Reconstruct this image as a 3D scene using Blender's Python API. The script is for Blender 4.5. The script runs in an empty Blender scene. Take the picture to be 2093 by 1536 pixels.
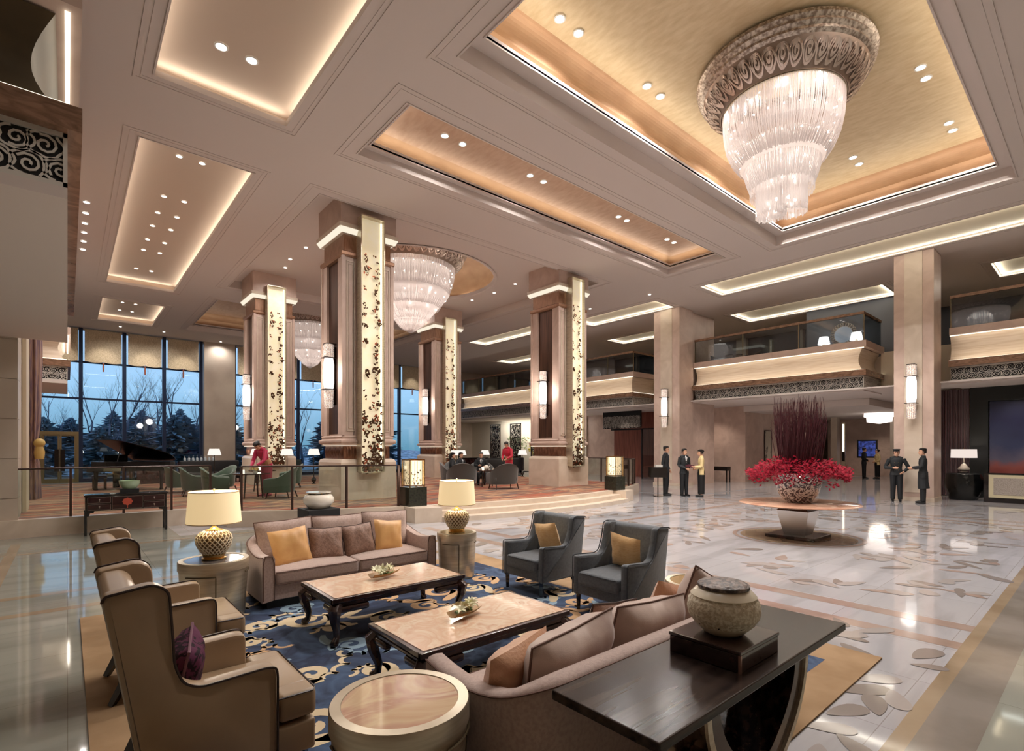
import bpy, math, random
from mathutils import Vector, Matrix, noise
R = math.radians; PI = math.pi
sc = bpy.context.scene
random.seed(7)
# ---------------------------------------------------------------- camera, world, exposure
cam = bpy.data.cameras.new('camera'); cam_o = bpy.data.objects.new('camera', cam); sc.collection.objects.link(cam_o)
cam.sensor_width = 36.0; cam.lens = 36.0 * 1059 / 2093; cam.shift_y = (917 - 768) / 2093.0
cam.clip_end = 400; cam.clip_start = 0.05
cam_o.location = (0, 0, 1.8); cam_o.rotation_euler = (R(90), 0, -R(40.626))
sc.camera = cam_o
sc.view_settings.view_transform = 'Standard'; sc.view_settings.look = 'None'
sc.view_settings.gamma = 1.0; sc.view_settings.use_curve_mapping = False
sc.view_settings.exposure = -0.08
sc.cycles.use_adaptive_sampling = True; sc.cycles.adaptive_threshold = .025; sc.cycles.adaptive_min_samples = 12
sc.cycles.max_bounces = 6; sc.cycles.diffuse_bounces = 4; sc.cycles.glossy_bounces = 3
sc.cycles.transparent_max_bounces = 10; sc.cycles.transmission_bounces = 4
sc.cycles.sample_clamp_indirect = 4.0; sc.cycles.caustics_reflective = False; sc.cycles.caustics_refractive = False
W = bpy.data.worlds.new('dusk'); sc.world = W; W.use_nodes = True
nt = W.node_tree; nt.nodes.clear()
wo = nt.nodes.new('ShaderNodeOutputWorld'); bg = nt.nodes.new('ShaderNodeBackground')
tc = nt.nodes.new('ShaderNodeTexCoord'); sp = nt.nodes.new('ShaderNodeSeparateXYZ'); rp = nt.nodes.new('ShaderNodeValToRGB')
nt.links.new(tc.outputs['Generated'], sp.inputs[0]); nt.links.new(sp.outputs['Z'], rp.inputs[0])
nt.links.new(rp.outputs[0], bg.inputs[0]); nt.links.new(bg.outputs[0], wo.inputs[0])
cr = rp.color_ramp; cr.elements[0].position = 0.0; cr.elements[0].color = (.10, .20, .27, 1)
cr.elements[1].position = .30; cr.elements[1].color = (.40, .44, .66, 1)
e = cr.elements.new(.10); e.color = (.28, .40, .54, 1)
bg.inputs[1].default_value = 2.1

C = sc.collection
def lamp(kind, loc, power, color=(1, .82, .62), size=.3, rot=(0, 0, 0), size_y=None, spot=None, name='lamp_light', parent=None):
    l = bpy.data.lights.new(name, kind); l.energy = power; l.color = color
    if kind == 'AREA':
        l.shape = 'RECTANGLE' if size_y else 'SQUARE'; l.size = size
        if size_y: l.size_y = size_y
    elif kind == 'SPOT':
        l.shadow_soft_size = size; l.spot_size = R(spot or 90); l.spot_blend = .8
    else: l.shadow_soft_size = size
    o = bpy.data.objects.new(name, l); o.location = loc; o.rotation_euler = rot; C.objects.link(o)
    if parent: o.parent = parent
    return o
WARM = (1.0, .88, .74)
def aim(o, v, xd):
    z = -Vector(v).normalized(); x = Vector(xd).normalized(); y = z.cross(x)
    o.rotation_euler = Matrix(((x.x, y.x, z.x), (x.y, y.y, z.y), (x.z, y.z, z.z))).to_euler()
# ---------------------------------------------------------------- materials
def S(r, g, b):   # 0-255 sRGB -> linear
    f = lambda c: (c / 255 / 12.92) if c <= 10 else ((c / 255 + .055) / 1.055) ** 2.4
    return (f(r), f(g), f(b))
MATS = {}
def mat(name, col, rough=.5, metal=0, emit=None, es=0, col2=None, scale=8, stretch=(1, 1, 1), bump=0, bscale=60, coat=0, spec=.5,
        ramp=(.4, .65), detail=4, distort=0, trans=None, sheen=0, coord='Object', alpha=None, wave=None, rot=(0, 0, 0), anis=0, bstretch=None):
    if name in MATS: return MATS[name]
    m = bpy.data.materials.new(name); m.use_nodes = True; N = m.node_tree; b = N.nodes['Principled BSDF']
    L = N.links.new
    b.inputs['Base Color'].default_value = (*col, 1); b.inputs['Roughness'].default_value = rough; b.inputs['Metallic'].default_value = metal
    b.inputs['Specular IOR Level'].default_value = spec; b.inputs['Coat Weight'].default_value = coat; b.inputs['Coat Roughness'].default_value = .04
    if sheen: b.inputs['Sheen Weight'].default_value = sheen
    if anis: b.inputs['Anisotropic'].default_value = anis
    if emit: b.inputs['Emission Color'].default_value = (*emit, 1); b.inputs['Emission Strength'].default_value = es
    if trans: b.inputs['Transmission Weight'].default_value = trans
    if alpha is not None: b.inputs['Alpha'].default_value = alpha
    def coords(st):
        t = N.nodes.new('ShaderNodeTexCoord'); mp = N.nodes.new('ShaderNodeMapping'); mp.inputs['Scale'].default_value = st
        mp.inputs['Rotation'].default_value = rot
        L(t.outputs[coord], mp.inputs[0]); return mp.outputs[0]
    if col2:
        v = coords(stretch)
        if wave:
            n = N.nodes.new('ShaderNodeTexWave'); n.inputs['Scale'].default_value = scale; n.inputs['Distortion'].default_value = distort or 6
            n.inputs['Detail'].default_value = 3; n.inputs['Detail Scale'].default_value = 1.5; n.bands_direction = wave
            out = n.outputs['Fac']
        else:
            n = N.nodes.new('ShaderNodeTexNoise'); n.inputs['Scale'].default_value = scale; n.inputs['Detail'].default_value = detail
            n.inputs['Distortion'].default_value = distort; out = n.outputs['Fac']
        L(v, n.inputs['Vector']); r = N.nodes.new('ShaderNodeValToRGB'); L(out, r.inputs[0])
        cols = [col] + (list(col2) if isinstance(col2[0], (tuple, list)) else [col2])
        r.color_ramp.elements[0].position = ramp[0]; r.color_ramp.elements[0].color = (*cols[0], 1)
        r.color_ramp.elements[1].position = ramp[1]; r.color_ramp.elements[1].color = (*cols[-1], 1)
        for i, c in enumerate(cols[1:-1]):
            e = r.color_ramp.elements.new(ramp[0] + (ramp[1] - ramp[0]) * (i + 1) / (len(cols) - 1)); e.color = (*c, 1)
        L(r.outputs[0], b.inputs['Base Color'])
        if emit and name.startswith('glow'): L(r.outputs[0], b.inputs['Emission Color'])
    if bump:
        v = coords(bstretch or stretch); n = N.nodes.new('ShaderNodeTexNoise'); n.inputs['Scale'].default_value = bscale; n.inputs['Detail'].default_value = 3
        L(v, n.inputs['Vector']); bp = N.nodes.new('ShaderNodeBump'); bp.inputs['Strength'].default_value = bump; bp.inputs['Distance'].default_value = .01
        L(n.outputs['Fac'], bp.inputs['Height']); L(bp.outputs[0], b.inputs['Normal'])
    MATS[name] = m; return m
def emis(name, col, s):
    if name in MATS: return MATS[name]
    m = bpy.data.materials.new(name); m.use_nodes = True; N = m.node_tree; N.nodes.clear()
    o = N.nodes.new('ShaderNodeOutputMaterial'); e = N.nodes.new('ShaderNodeEmission'); e.inputs[0].default_value = (*col, 1); e.inputs[1].default_value = s
    N.links.new(e.outputs[0], o.inputs[0]); MATS[name] = m; return m
def glassm(name, tint, gl=.10, rough=.02):
    m = bpy.data.materials.new(name); m.use_nodes = True; N = m.node_tree; N.nodes.clear()
    o = N.nodes.new('ShaderNodeOutputMaterial'); t = N.nodes.new('ShaderNodeBsdfTransparent'); t.inputs[0].default_value = (*tint, 1)
    g = N.nodes.new('ShaderNodeBsdfGlossy'); g.inputs['Roughness'].default_value = rough; mx = N.nodes.new('ShaderNodeMixShader')
    lw = N.nodes.new('ShaderNodeLayerWeight'); lw.inputs[0].default_value = .25; mp = N.nodes.new('ShaderNodeMapRange')
    mp.inputs['To Min'].default_value = gl; mp.inputs['To Max'].default_value = .7
    N.links.new(lw.outputs['Fresnel'], mp.inputs[0]); N.links.new(mp.outputs[0], mx.inputs[0])
    N.links.new(t.outputs[0], mx.inputs[1]); N.links.new(g.outputs[0], mx.inputs[2]); N.links.new(mx.outputs[0], o.inputs[0])
    MATS[name] = m; return m
def crystal(name, col, es, tr=.35):
    m = bpy.data.materials.new(name); m.use_nodes = True; N = m.node_tree; N.nodes.clear()
    o = N.nodes.new('ShaderNodeOutputMaterial'); d = N.nodes.new('ShaderNodeBsdfDiffuse'); d.inputs[0].default_value = (*col, 1)
    t = N.nodes.new('ShaderNodeBsdfTranslucent'); t.inputs[0].default_value = (*col, 1); g = N.nodes.new('ShaderNodeBsdfGlossy'); g.inputs['Roughness'].default_value = .15
    a = N.nodes.new('ShaderNodeMixShader'); a.inputs[0].default_value = .5; b = N.nodes.new('ShaderNodeMixShader'); b.inputs[0].default_value = .25
    c = N.nodes.new('ShaderNodeMixShader'); c.inputs[0].default_value = tr; tp = N.nodes.new('ShaderNodeBsdfTransparent')
    L = N.links.new; L(d.outputs[0], a.inputs[1]); L(t.outputs[0], a.inputs[2]); L(a.outputs[0], b.inputs[1]); L(g.outputs[0], b.inputs[2])
    L(b.outputs[0], c.inputs[1]); L(tp.outputs[0], c.inputs[2])
    if es:
        e = N.nodes.new('ShaderNodeEmission'); e.inputs[0].default_value = (*col, 1); e.inputs[1].default_value = es
        ad = N.nodes.new('ShaderNodeAddShader'); L(c.outputs[0], ad.inputs[0]); L(e.outputs[0], ad.inputs[1]); L(ad.outputs[0], o.inputs[0])
    else: L(c.outputs[0], o.inputs[0])
    MATS[name] = m; return m

paint = mat('ceiling_paint', S(220, 209, 203), .8)
paint2 = mat('ceiling_panel_paint', S(208, 188, 170), .8)
stone = mat('beige_marble', S(222, 206, 188), .3, col2=S(204, 186, 166), scale=1.4, detail=6, ramp=(.35, .7), distort=1.2)
stone2 = mat('pink_marble', S(214, 190, 176), .42, col2=S(192, 166, 152), scale=1.2, detail=6, ramp=(.3, .7), distort=1.5)
wallm = mat('beige_stone_wall', S(200, 186, 170), .4, col2=S(186, 170, 154), scale=.8, detail=5)
brownm = mat('brown_marble', S(150, 116, 94), .2, col2=S(112, 84, 66), scale=3, detail=6, stretch=(1, 1, 3), distort=2)
gold = mat('gold_leaf', S(218, 198, 164), .5, .25, col2=S(202, 178, 140), scale=3.5, stretch=(3, 1, 3), ramp=(.3, .7), bump=.15, bscale=40)
copperleaf = mat('copper_leaf', S(206, 174, 150), .5, .25, col2=S(190, 154, 128), scale=3, stretch=(3, 1, 3), ramp=(.3, .7), bump=.12, bscale=40)
goldcove = mat('gold_cove', S(196, 158, 124), .5, .2, col2=S(174, 136, 104), scale=1.2, stretch=(1, 1, 2), ramp=(.3, .7))
fabriccove = mat('champagne_panel', S(220, 202, 182), .45, .2, col2=S(206, 184, 160), scale=4, stretch=(.3, .3, 6))
bronze = mat('bronze_panel', S(92, 62, 48), .32, .5, col2=S(66, 44, 34), scale=2, stretch=(6, 6, .4))
copperb = mat('copper_band', S(140, 98, 76), .35, .6, col2=S(104, 70, 54), scale=4, stretch=(8, 8, 1))
champ = mat('champagne_metal', S(216, 206, 186), .34, .8, col2=S(196, 184, 162), scale=3, stretch=(1, 1, 12), anis=.6)
darkmetal = mat('dark_metal', S(52, 44, 40), .35, .8)
silver = mat('silver_leaf', S(206, 194, 182), .35, .7, col2=S(140, 124, 112), scale=14, ramp=(.4, .6), bump=.6, bscale=20)
white = mat('white_paint', S(226, 222, 216), .5)
pianob = mat('piano_black', S(16, 15, 17), .3, spec=.3)
black = mat('black_lacquer', S(20, 17, 18), .12, coat=.6)
blackm = mat('black_matte', S(16, 16, 18), .6)
ebony = mat('ebony_veneer', S(64, 52, 46), .2, col2=S(30, 22, 22), scale=1.2, stretch=(.7, 14, 14), ramp=(.35, .65), spec=.25)
ebonyv = mat('ebony_veneer_upright', S(66, 46, 38), .2, col2=S(20, 14, 14), scale=1.2, stretch=(18, 18, .3), ramp=(.4, .6), coat=.5)
darkwood = mat('dark_wood', S(62, 36, 32), .22, col2=S(36, 20, 19), scale=3, stretch=(2, 2, 2), coat=.5)
boxwood = mat('box_wood', S(56, 38, 36), .14, col2=S(40, 26, 26), scale=2, stretch=(2, 12, 12), coat=.7)
onyx = mat('onyx_top', S(232, 208, 182), .12, col2=(S(222, 184, 156), S(234, 212, 186), S(208, 162, 134)), scale=3.2, detail=7, ramp=(.3, .72), distort=2.5, coat=.15)
onyx2 = mat('onyx_swirl', S(206, 172, 140), .08, col2=(S(216, 188, 154), S(194, 152, 130), S(228, 206, 176)), scale=1.6, detail=3, ramp=(.3, .75), distort=4, coat=.7)
leather = mat('tan_leather', S(158, 134, 106), .36, col2=S(148, 124, 98), scale=3, bump=.05, bscale=300, spec=.6)
leatherd = mat('leather_piping', S(48, 34, 30), .4)
taupe = mat('taupe_chenille', S(186, 162, 152), .85, col2=S(170, 146, 136), scale=50, bump=.25, bscale=260, sheen=.5)
taupep = mat('taupe_piping', S(112, 84, 74), .8)
taupec = mat('taupe_cushion', S(204, 180, 166), .6, col2=S(176, 148, 136), scale=4, bump=.1, bscale=200, sheen=.4)
greyf = mat('slate_fabric', S(98, 104, 110), .9, col2=S(86, 92, 98), scale=40, bump=.25, bscale=300, sheen=.35)
goldf = mat('gold_silk', S(222, 172, 108), .42, col2=S(204, 150, 88), scale=5, bump=.12, bscale=160, sheen=.3)
goldf2 = mat('gold_ribbed_silk', S(246, 208, 150), .5, col2=S(236, 190, 128), scale=22, stretch=(1, 1, 4), bump=.2, bscale=70, sheen=.3)
peach = mat('peach_silk', S(214, 166, 130), .45, col2=S(196, 146, 112), scale=10, bump=.3, bscale=60, sheen=.3)
bronzef = mat('bronze_silk', S(150, 116, 98), .5, col2=S(124, 92, 76), scale=30, bump=.4, bscale=90, sheen=.3)
purplef = mat('purple_damask', S(84, 40, 64), .8, spec=.15, col2=S(34, 20, 28), scale=9, ramp=(.49, .53), distort=3)
blueglow = mat('blue_grey_edge', S(150, 150, 156), .4)
shade = mat('lamp_shade_linen', S(244, 232, 200), .8, emit=S(255, 222, 166), es=.62)
shadetop = mat('lamp_shade_trim', S(196, 170, 130), .6)
ceramic = mat('cream_ceramic', S(236, 222, 196), .25, coat=.4)
ceramicd = mat('ceramic_gap', S(140, 112, 82), .5)
brass = mat('brass', S(202, 164, 104), .25, 1.0)
celadon = mat('celadon', S(172, 196, 166), .12, coat=.6)
whitec = mat('white_ceramic', S(226, 218, 204), .15, coat=.6)
crackle = mat('carved_cream', S(228, 218, 196), .5, col2=S(200, 184, 156), scale=60, ramp=(.42, .56), bump=.8, bscale=55)
creamp = mat('cream_glaze', S(220, 208, 184), .3, coat=.3)
lidm = mat('carved_lid', S(132, 114, 104), .5, col2=S(62, 50, 46), scale=30, ramp=(.42, .55), bump=1.0, bscale=35)
ledw = emis('led_warm', (1, .80, .52), 9.0)
ledw2 = emis('led_cream', (1, .90, .72), 1.9)
bulbm = emis('bulb_white', (1, .9, .8), 14.0)
dlm = emis('downlight_lens', (1, .95, .88), 12.0)
lampm = emis('lantern_glass_glow', (1, .84, .60), 2.6)
sconcem = mat('glow_sconce_crystal', S(255, 240, 225), .2, emit=(1, .90, .82), es=.85, col2=S(170, 150, 138), scale=26, stretch=(2, 2, 1), ramp=(.35, .6))
backlit = mat('glow_backlit_alabaster', S(250, 238, 208), .6, emit=S(255, 226, 170), es=.62, col2=S(238, 220, 180), scale=2.2, ramp=(.3, .7))
backlit.node_tree.nodes['Principled BSDF'].inputs['Emission Strength'].default_value = .42
leafm = mat('dark_bronze_leaf', S(92, 66, 46), .35, .7)
leafr = mat('copper_leaf_red', S(176, 96, 66), .4, .6)
glass = glassm('window_glass', (.84, .94, .98), .02)
railglass = glassm('railing_glass', (.86, .93, .91), .04)
balcglass = glassm('balcony_glass', (.70, .75, .78), .05)
mirror = mat('mirror_steel', S(224, 220, 216), .28, .85)
mullion = mat('blue_black_mullion', S(34, 48, 78), .4, .4)
cr_out = crystal('crystal_strands', (.93, .86, .84), .03, .30)
cr_in = crystal('crystal_strands_inner', (.93, .86, .83), .08, .25)
green = mat('green_velvet', S(62, 86, 68), .8, sheen=.5)
dgrey = mat('charcoal_velvet', S(74, 74, 72), .8, sheen=.4)
skin = mat('skin', S(214, 166, 138), .5); hairm = mat('black_hair', S(22, 17, 16), .45)
suit = mat('black_suit', S(30, 34, 38), .7); suit2 = mat('black_trousers', S(24, 26, 30), .7); shirt = mat('white_shirt', S(214, 216, 220), .7)
creamj = mat('cream_jacket', S(228, 204, 150), .6); magenta = mat('magenta_silk', S(190, 24, 78), .45, sheen=.3); redsilk = mat('crimson_silk', S(206, 30, 60), .45, sheen=.3)
obi = mat('tan_sash', S(196, 150, 112), .6); rosew = mat('rose_skirt', S(170, 62, 82), .6)
reds = mat('red_petals', S(168, 14, 46), .7, col2=S(110, 6, 28), scale=14, spec=.2); twig = mat('burgundy_twig', S(76, 26, 34), .6)
burg = mat('burgundy_curtain', S(92, 34, 40), .7, sheen=.4)
blackstone = mat('black_stone', S(22, 24, 24), .25, col2=S(70, 70, 66), scale=4, ramp=(.62, .75), bump=.8, bscale=5)
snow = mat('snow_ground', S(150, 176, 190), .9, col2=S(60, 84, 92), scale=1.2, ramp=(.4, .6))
bark = mat('bark', S(84, 100, 116), .9); conif = mat('conifer', S(98, 132, 146), .9, col2=S(70, 102, 118), scale=2)  # bluish dusk haze put into the bark and conifer colours
darkwall = mat('upstairs_wall', S(88, 90, 98), .6); darkwood2 = mat('upstairs_wood', S(84, 62, 56), .5)
woodp = mat('reddish_wood_panel', S(146, 84, 66), .4, col2=S(120, 66, 50), scale=2, stretch=(5, 5, .5))
shadefab = mat('woven_blind', S(216, 200, 172), .8, col2=S(182, 164, 136), scale=16, stretch=(3, 3, 1), ramp=(.35, .65), bump=.3, bscale=80)
carpet = mat('lounge_carpet', S(120, 58, 44), .95, col2=(S(176, 96, 66), S(92, 70, 66), S(196, 150, 112), S(80, 62, 66), S(128, 126, 124)), scale=.9, stretch=(.55, 3.2, 1), ramp=(.32, .70), detail=5, distort=.8, coord='Object')
# ---------------------------------------------------------------- mesh helpers
class MB:
    def __init__(s): s.v = []; s.f = []; s.m = []; s.sm = []; s.mi = 0; s.smooth = True
    def add(s, vs, fs, smooth=None):
        o = len(s.v); s.v += [tuple(v) for v in vs]
        for f in fs: s.f.append([i + o for i in f]); s.m.append(s.mi); s.sm.append(s.smooth if smooth is None else smooth)
        return s
    def box(s, x0, x1, y0, y1, z0, z1):
        s.add([(x0, y0, z0), (x1, y0, z0), (x1, y1, z0), (x0, y1, z0), (x0, y0, z1), (x1, y0, z1), (x1, y1, z1), (x0, y1, z1)],
              [(0, 3, 2, 1), (4, 5, 6, 7), (0, 1, 5, 4), (1, 2, 6, 5), (2, 3, 7, 6), (3, 0, 4, 7)], False); return s
    def quad(s, a, b, c, d): return s.add([a, b, c, d], [(0, 1, 2, 3)], False)
    def prism(s, poly, z0, z1, f=lambda p, z: (p[0], p[1], z), smooth=False):
        n = len(poly); vs = [f(p, z0) for p in poly] + [f(p, z1) for p in poly]
        s.add(vs, [tuple(range(n))[::-1], tuple(range(n, 2 * n))] + [(i, (i + 1) % n, n + (i + 1) % n, n + i) for i in range(n)], smooth); return s
    def loft(s, rings, cap=True, closed=True, smooth=True):
        n = len(rings[0]); vs = [p for r in rings for p in r]; fs = []
        for k in range(len(rings) - 1):
            for i in range(n if closed else n - 1):
                j = (i + 1) % n; fs.append((k * n + i, k * n + j, (k + 1) * n + j, (k + 1) * n + i))
        if cap: fs += [tuple(range(n))[::-1], tuple(range((len(rings) - 1) * n, len(rings) * n))]
        s.add(vs, fs, smooth); return s
    def lathe(s, prof, n=32, c=(0, 0, 0), sx=1, sy=1, cap=False, smooth=True):
        return s.loft([[(c[0] + r * sx * math.cos(2 * PI * i / n), c[1] + r * sy * math.sin(2 * PI * i / n), c[2] + z) for i in range(n)] for r, z in prof], cap, True, smooth)
    def tube(s, pts, r, n=8, cap=True, smooth=True, sq=None):
        pts = [Vector(p) for p in pts]; rs = r if isinstance(r, (list, tuple)) else [r] * len(pts); rings = []; up = None
        for i, p in enumerate(pts):
            d = (pts[min(i + 1, len(pts) - 1)] - pts[max(i - 1, 0)])
            if d.length < 1e-9: d = Vector((0, 0, 1))
            d.normalize()
            if up is None: up = Vector((0, 0, 1)) if abs(d.z) < .9 else Vector((1, 0, 0))
            a = up - d * up.dot(d)
            if a.length < 1e-6: a = d.orthogonal()
            a.normalize(); up = a; b = d.cross(a)
            k = sq or (1, 1)
            rings.append([tuple(p + a * math.cos(2 * PI * j / n) * rs[i] * k[0] + b * math.sin(2 * PI * j / n) * rs[i] * k[1]) for j in range(n)])
        return s.loft(rings, cap, True, smooth)
    def rbox(s, c, size, r=.03, seg=3, rz=0, bulge=0, M=None):
        h = [x / 2 for x in size]; r = min(r, min(h) * .999)
        def ax(k):
            a = [-h[k] + r * (1 - math.cos(PI / 2 * i / seg)) for i in range(seg + 1)]
            mid = [-h[k] + r + (2 * h[k] - 2 * r) * t for t in (.25, .5, .75)] if bulge else []
            return a + mid + [-x for x in a[::-1]]
        A = [ax(k) for k in range(3)]; cs, sn = math.cos(rz), math.sin(rz)
        def P(p):
            q = [max(-h[k] + r, min(h[k] - r, p[k])) for k in range(3)]; d = Vector([p[k] - q[k] for k in range(3)])
            if d.length > 1e-9: d = d.normalized() * r
            x, y, z = q[0] + d.x, q[1] + d.y, q[2] + d.z
            if bulge:
                z += bulge * math.copysign(1, z) * max(0, (1 - (x / h[0]) ** 2)) * max(0, (1 - (y / h[1]) ** 2)) * (abs(z) / h[2])
            v = Vector((x * cs - y * sn, x * sn + y * cs, z))
            if M: v = M @ v
            return (v.x + c[0], v.y + c[1], v.z + c[2])
        for k in range(3):
            u, w = [i for i in range(3) if i != k]
            for sg in (-1, 1):
                vs = []; nu, nw = len(A[u]), len(A[w])
                for a in A[u]:
                    for b in A[w]:
                        p = [0, 0, 0]; p[k] = sg * h[k]; p[u] = a; p[w] = b; vs.append(P(p))
                fs = [(i * nw + j, (i + 1) * nw + j, (i + 1) * nw + j + 1, i * nw + j + 1) for i in range(nu - 1) for j in range(nw - 1)]
                if (sg > 0) == (k == 1): fs = [f[::-1] for f in fs]
                s.add(vs, fs, True)
        return s
    def pillow(s, w, h, t, M=None, n=12, pinch=.06):
        M = M or Matrix()
        for sg in (-1, 1):
            vs = []
            for i in range(n + 1):
                for j in range(n + 1):
                    u = -1 + 2 * i / n; v = -1 + 2 * j / n
                    pr = max(0, (1 - u ** 4) * (1 - v ** 4)) ** .55
                    k = 1 - pinch * (1 - abs(u * v)) * (1 if max(abs(u), abs(v)) > .5 else max(abs(u), abs(v)) * 2)
                    wr = .006 * math.sin(9 * u * v + 5 * u) * pr
                    vs.append(tuple(M @ Vector((u * w / 2 * k, sg * (t / 2 * pr + wr), v * h / 2 * k))))
            fs = [(i * (n + 1) + j, (i + 1) * (n + 1) + j, (i + 1) * (n + 1) + j + 1, i * (n + 1) + j + 1) for i in range(n) for j in range(n)]
            if sg > 0: fs = [f[::-1] for f in fs]
            s.add(vs, fs, True)
        return s
    def sphere(s, c, r, nu=12, nv=8, sq=(1, 1, 1)):
        return s.loft([[(c[0] + r * sq[0] * math.sin(PI * k / nv) * math.cos(2 * PI * i / nu), c[1] + r * sq[1] * math.sin(PI * k / nv) * math.sin(2 * PI * i / nu), c[2] + r * sq[2] * math.cos(PI * k / nv)) for i in range(nu)] for k in range(nv + 1)], False)
    def build(s, name, mats, parent=None, loc=None, rz=0, merge=True):
        me = bpy.data.meshes.new(name); me.from_pydata(s.v, [], s.f)
        for m in (mats if isinstance(mats, (list, tuple)) else [mats]): me.materials.append(m)
        me.polygons.foreach_set('material_index', s.m); me.polygons.foreach_set('use_smooth', s.sm); me.update()
        o = bpy.data.objects.new(name, me); C.objects.link(o)
        if parent: o.parent = parent
        if loc: o.location = loc
        o.rotation_euler.z = rz
        if merge:
            import bmesh
            b = bmesh.new(); b.from_mesh(me); bmesh.ops.remove_doubles(b, verts=b.verts, dist=1e-5); bmesh.ops.recalc_face_normals(b, faces=b.faces)
            for e in b.edges:
                if len(e.link_faces) == 2 and e.calc_face_angle(0) > .75: e.smooth = False
            b.to_mesh(me); b.free()
        return o
def autosmooth(o, ang=35):
    me = o.data
    import bmesh
    b = bmesh.new(); b.from_mesh(me)
    for e in b.edges:
        if len(e.link_faces) == 2 and e.calc_face_angle(0) > R(ang): e.smooth = False
    for f in b.faces: f.smooth = True
    b.to_mesh(me); b.free(); return o
def bevel(o, w=.01, seg=2):
    m = o.modifiers.new('edge', 'BEVEL'); m.width = w; m.segments = seg; m.limit_method = 'ANGLE'; return o
def tag(o, label=None, cat=None, group=None, kind=None):
    if label: o['label'] = label
    if cat: o['category'] = cat
    if group: o['group'] = group
    if kind: o['kind'] = kind
    return o
def thing(name, label, cat, loc=(0, 0, 0), rz=0, group=None):
    o = bpy.data.objects.new(name, None); C.objects.link(o); o.empty_display_size = .1
    o.location = loc; o.rotation_euler.z = rz; return tag(o, label, cat, group)
KIDS = {}
def kids(o): return [c for c in C.objects if c.parent == o]
def dup(o, loc=None, rz=None, label=None, group=None, parent=None):
    c = o.copy(); C.objects.link(c)
    if parent is not None: c.parent = parent
    if loc is not None: c.location = loc
    if rz is not None: c.rotation_euler.z = rz
    if label: c['label'] = label
    if group: c['group'] = group
    for k in kids(o):
        if k.name.startswith('lamp_light') and k.type == 'LIGHT': pass
        dup(k, parent=c)
    return c
def struct(mb, name, m, merge=True):
    o = mb.build(name, m, merge=merge); o['kind'] = 'structure'; return o
TR = [0]
def trim(mb, m, merge=True):
    TR[0] += 1; return struct(mb, 'trim_%d' % TR[0], m, merge)
# cloud scroll ribbons ---------------------------------------------------------
def ribbon(mb, pts, w, z, up=(0, 0, 1), th=0, P=None):
    """flat ribbon along 2D polyline pts, width(s) w, mapped to 3D by P(x,y,z)"""
    P = P or (lambda x, y, z: (x, y, z)); n = len(pts); L = []; Rr = []
    for i in range(n):
        a = pts[max(i - 1, 0)]; b = pts[min(i + 1, n - 1)]; dx, dy = b[0] - a[0], b[1] - a[1]; l = math.hypot(dx, dy) or 1
        nx, ny = -dy / l, dx / l; ww = (w[i] if isinstance(w, list) else w) / 2
        L.append((pts[i][0] + nx * ww, pts[i][1] + ny * ww)); Rr.append((pts[i][0] - nx * ww, pts[i][1] - ny * ww))
    vs = [P(*p, z + th) for p in L] + [P(*p, z + th) for p in Rr]
    fs = [(i, i + 1, n + i + 1, n + i) for i in range(n - 1)]
    if th:
        vs += [P(*p, z) for p in L] + [P(*p, z) for p in Rr]
        fs += [(i, 2 * n + i, 2 * n + i + 1, i + 1) for i in range(n - 1)] + [(n + i, n + i + 1, 3 * n + i + 1, 3 * n + i) for i in range(n - 1)]
    mb.add(vs, fs, False)
def spiral(cx, cy, r, turns=1.3, a0=0, sgn=1, n=22, shrink=.85):
    return [(cx + r * (1 - shrink * t / n) * math.cos(a0 + sgn * 2 * PI * turns * t / n), cy + r * (1 - shrink * t / n) * math.sin(a0 + sgn * 2 * PI * turns * t / n)) for t in range(n + 1)]
def cloud(cx, cy, r, a, rnd):
    """auspicious-cloud scroll: spiral head + scalloped outline + trailing tail"""
    out = []; sg = rnd.choice((-1, 1)); out.append(spiral(cx, cy, r, 1.35, a, sg))
    p0 = out[0][0]; t = a + sg * -PI / 2
    sc_ = []; k = 0; x, y = p0
    nb = rnd.randint(2, 4)
    for b in range(nb):
        rr = r * rnd.uniform(.35, .6); da = t + sg * .25
        cxx, cyy = x + math.cos(da) * rr, y + math.sin(da) * rr
        s0 = math.atan2(y - cyy, x - cxx)
        for q in range(8):
            an = s0 + sg * PI * q / 7 * .95; sc_.append((cxx + rr * math.cos(an), cyy + rr * math.sin(an)))
        x, y = sc_[-1]; t = da + sg * rnd.uniform(.2, .7)
    out.append(sc_)
    t2 = a + PI; x, y = cx + r * math.cos(a), cy + r * math.sin(a); tl = []
    L_ = r * rnd.uniform(1.6, 3)
    for q in range(12):
        f = q / 11; tl.append((x + L_ * f * math.cos(t2 + sg * PI / 2) + .25 * r * math.sin(f * 6) * math.cos(t2), y + L_ * f * math.sin(t2 + sg * PI / 2) + .25 * r * math.sin(f * 6) * math.sin(t2)))
    out.append(tl); return out
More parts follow.
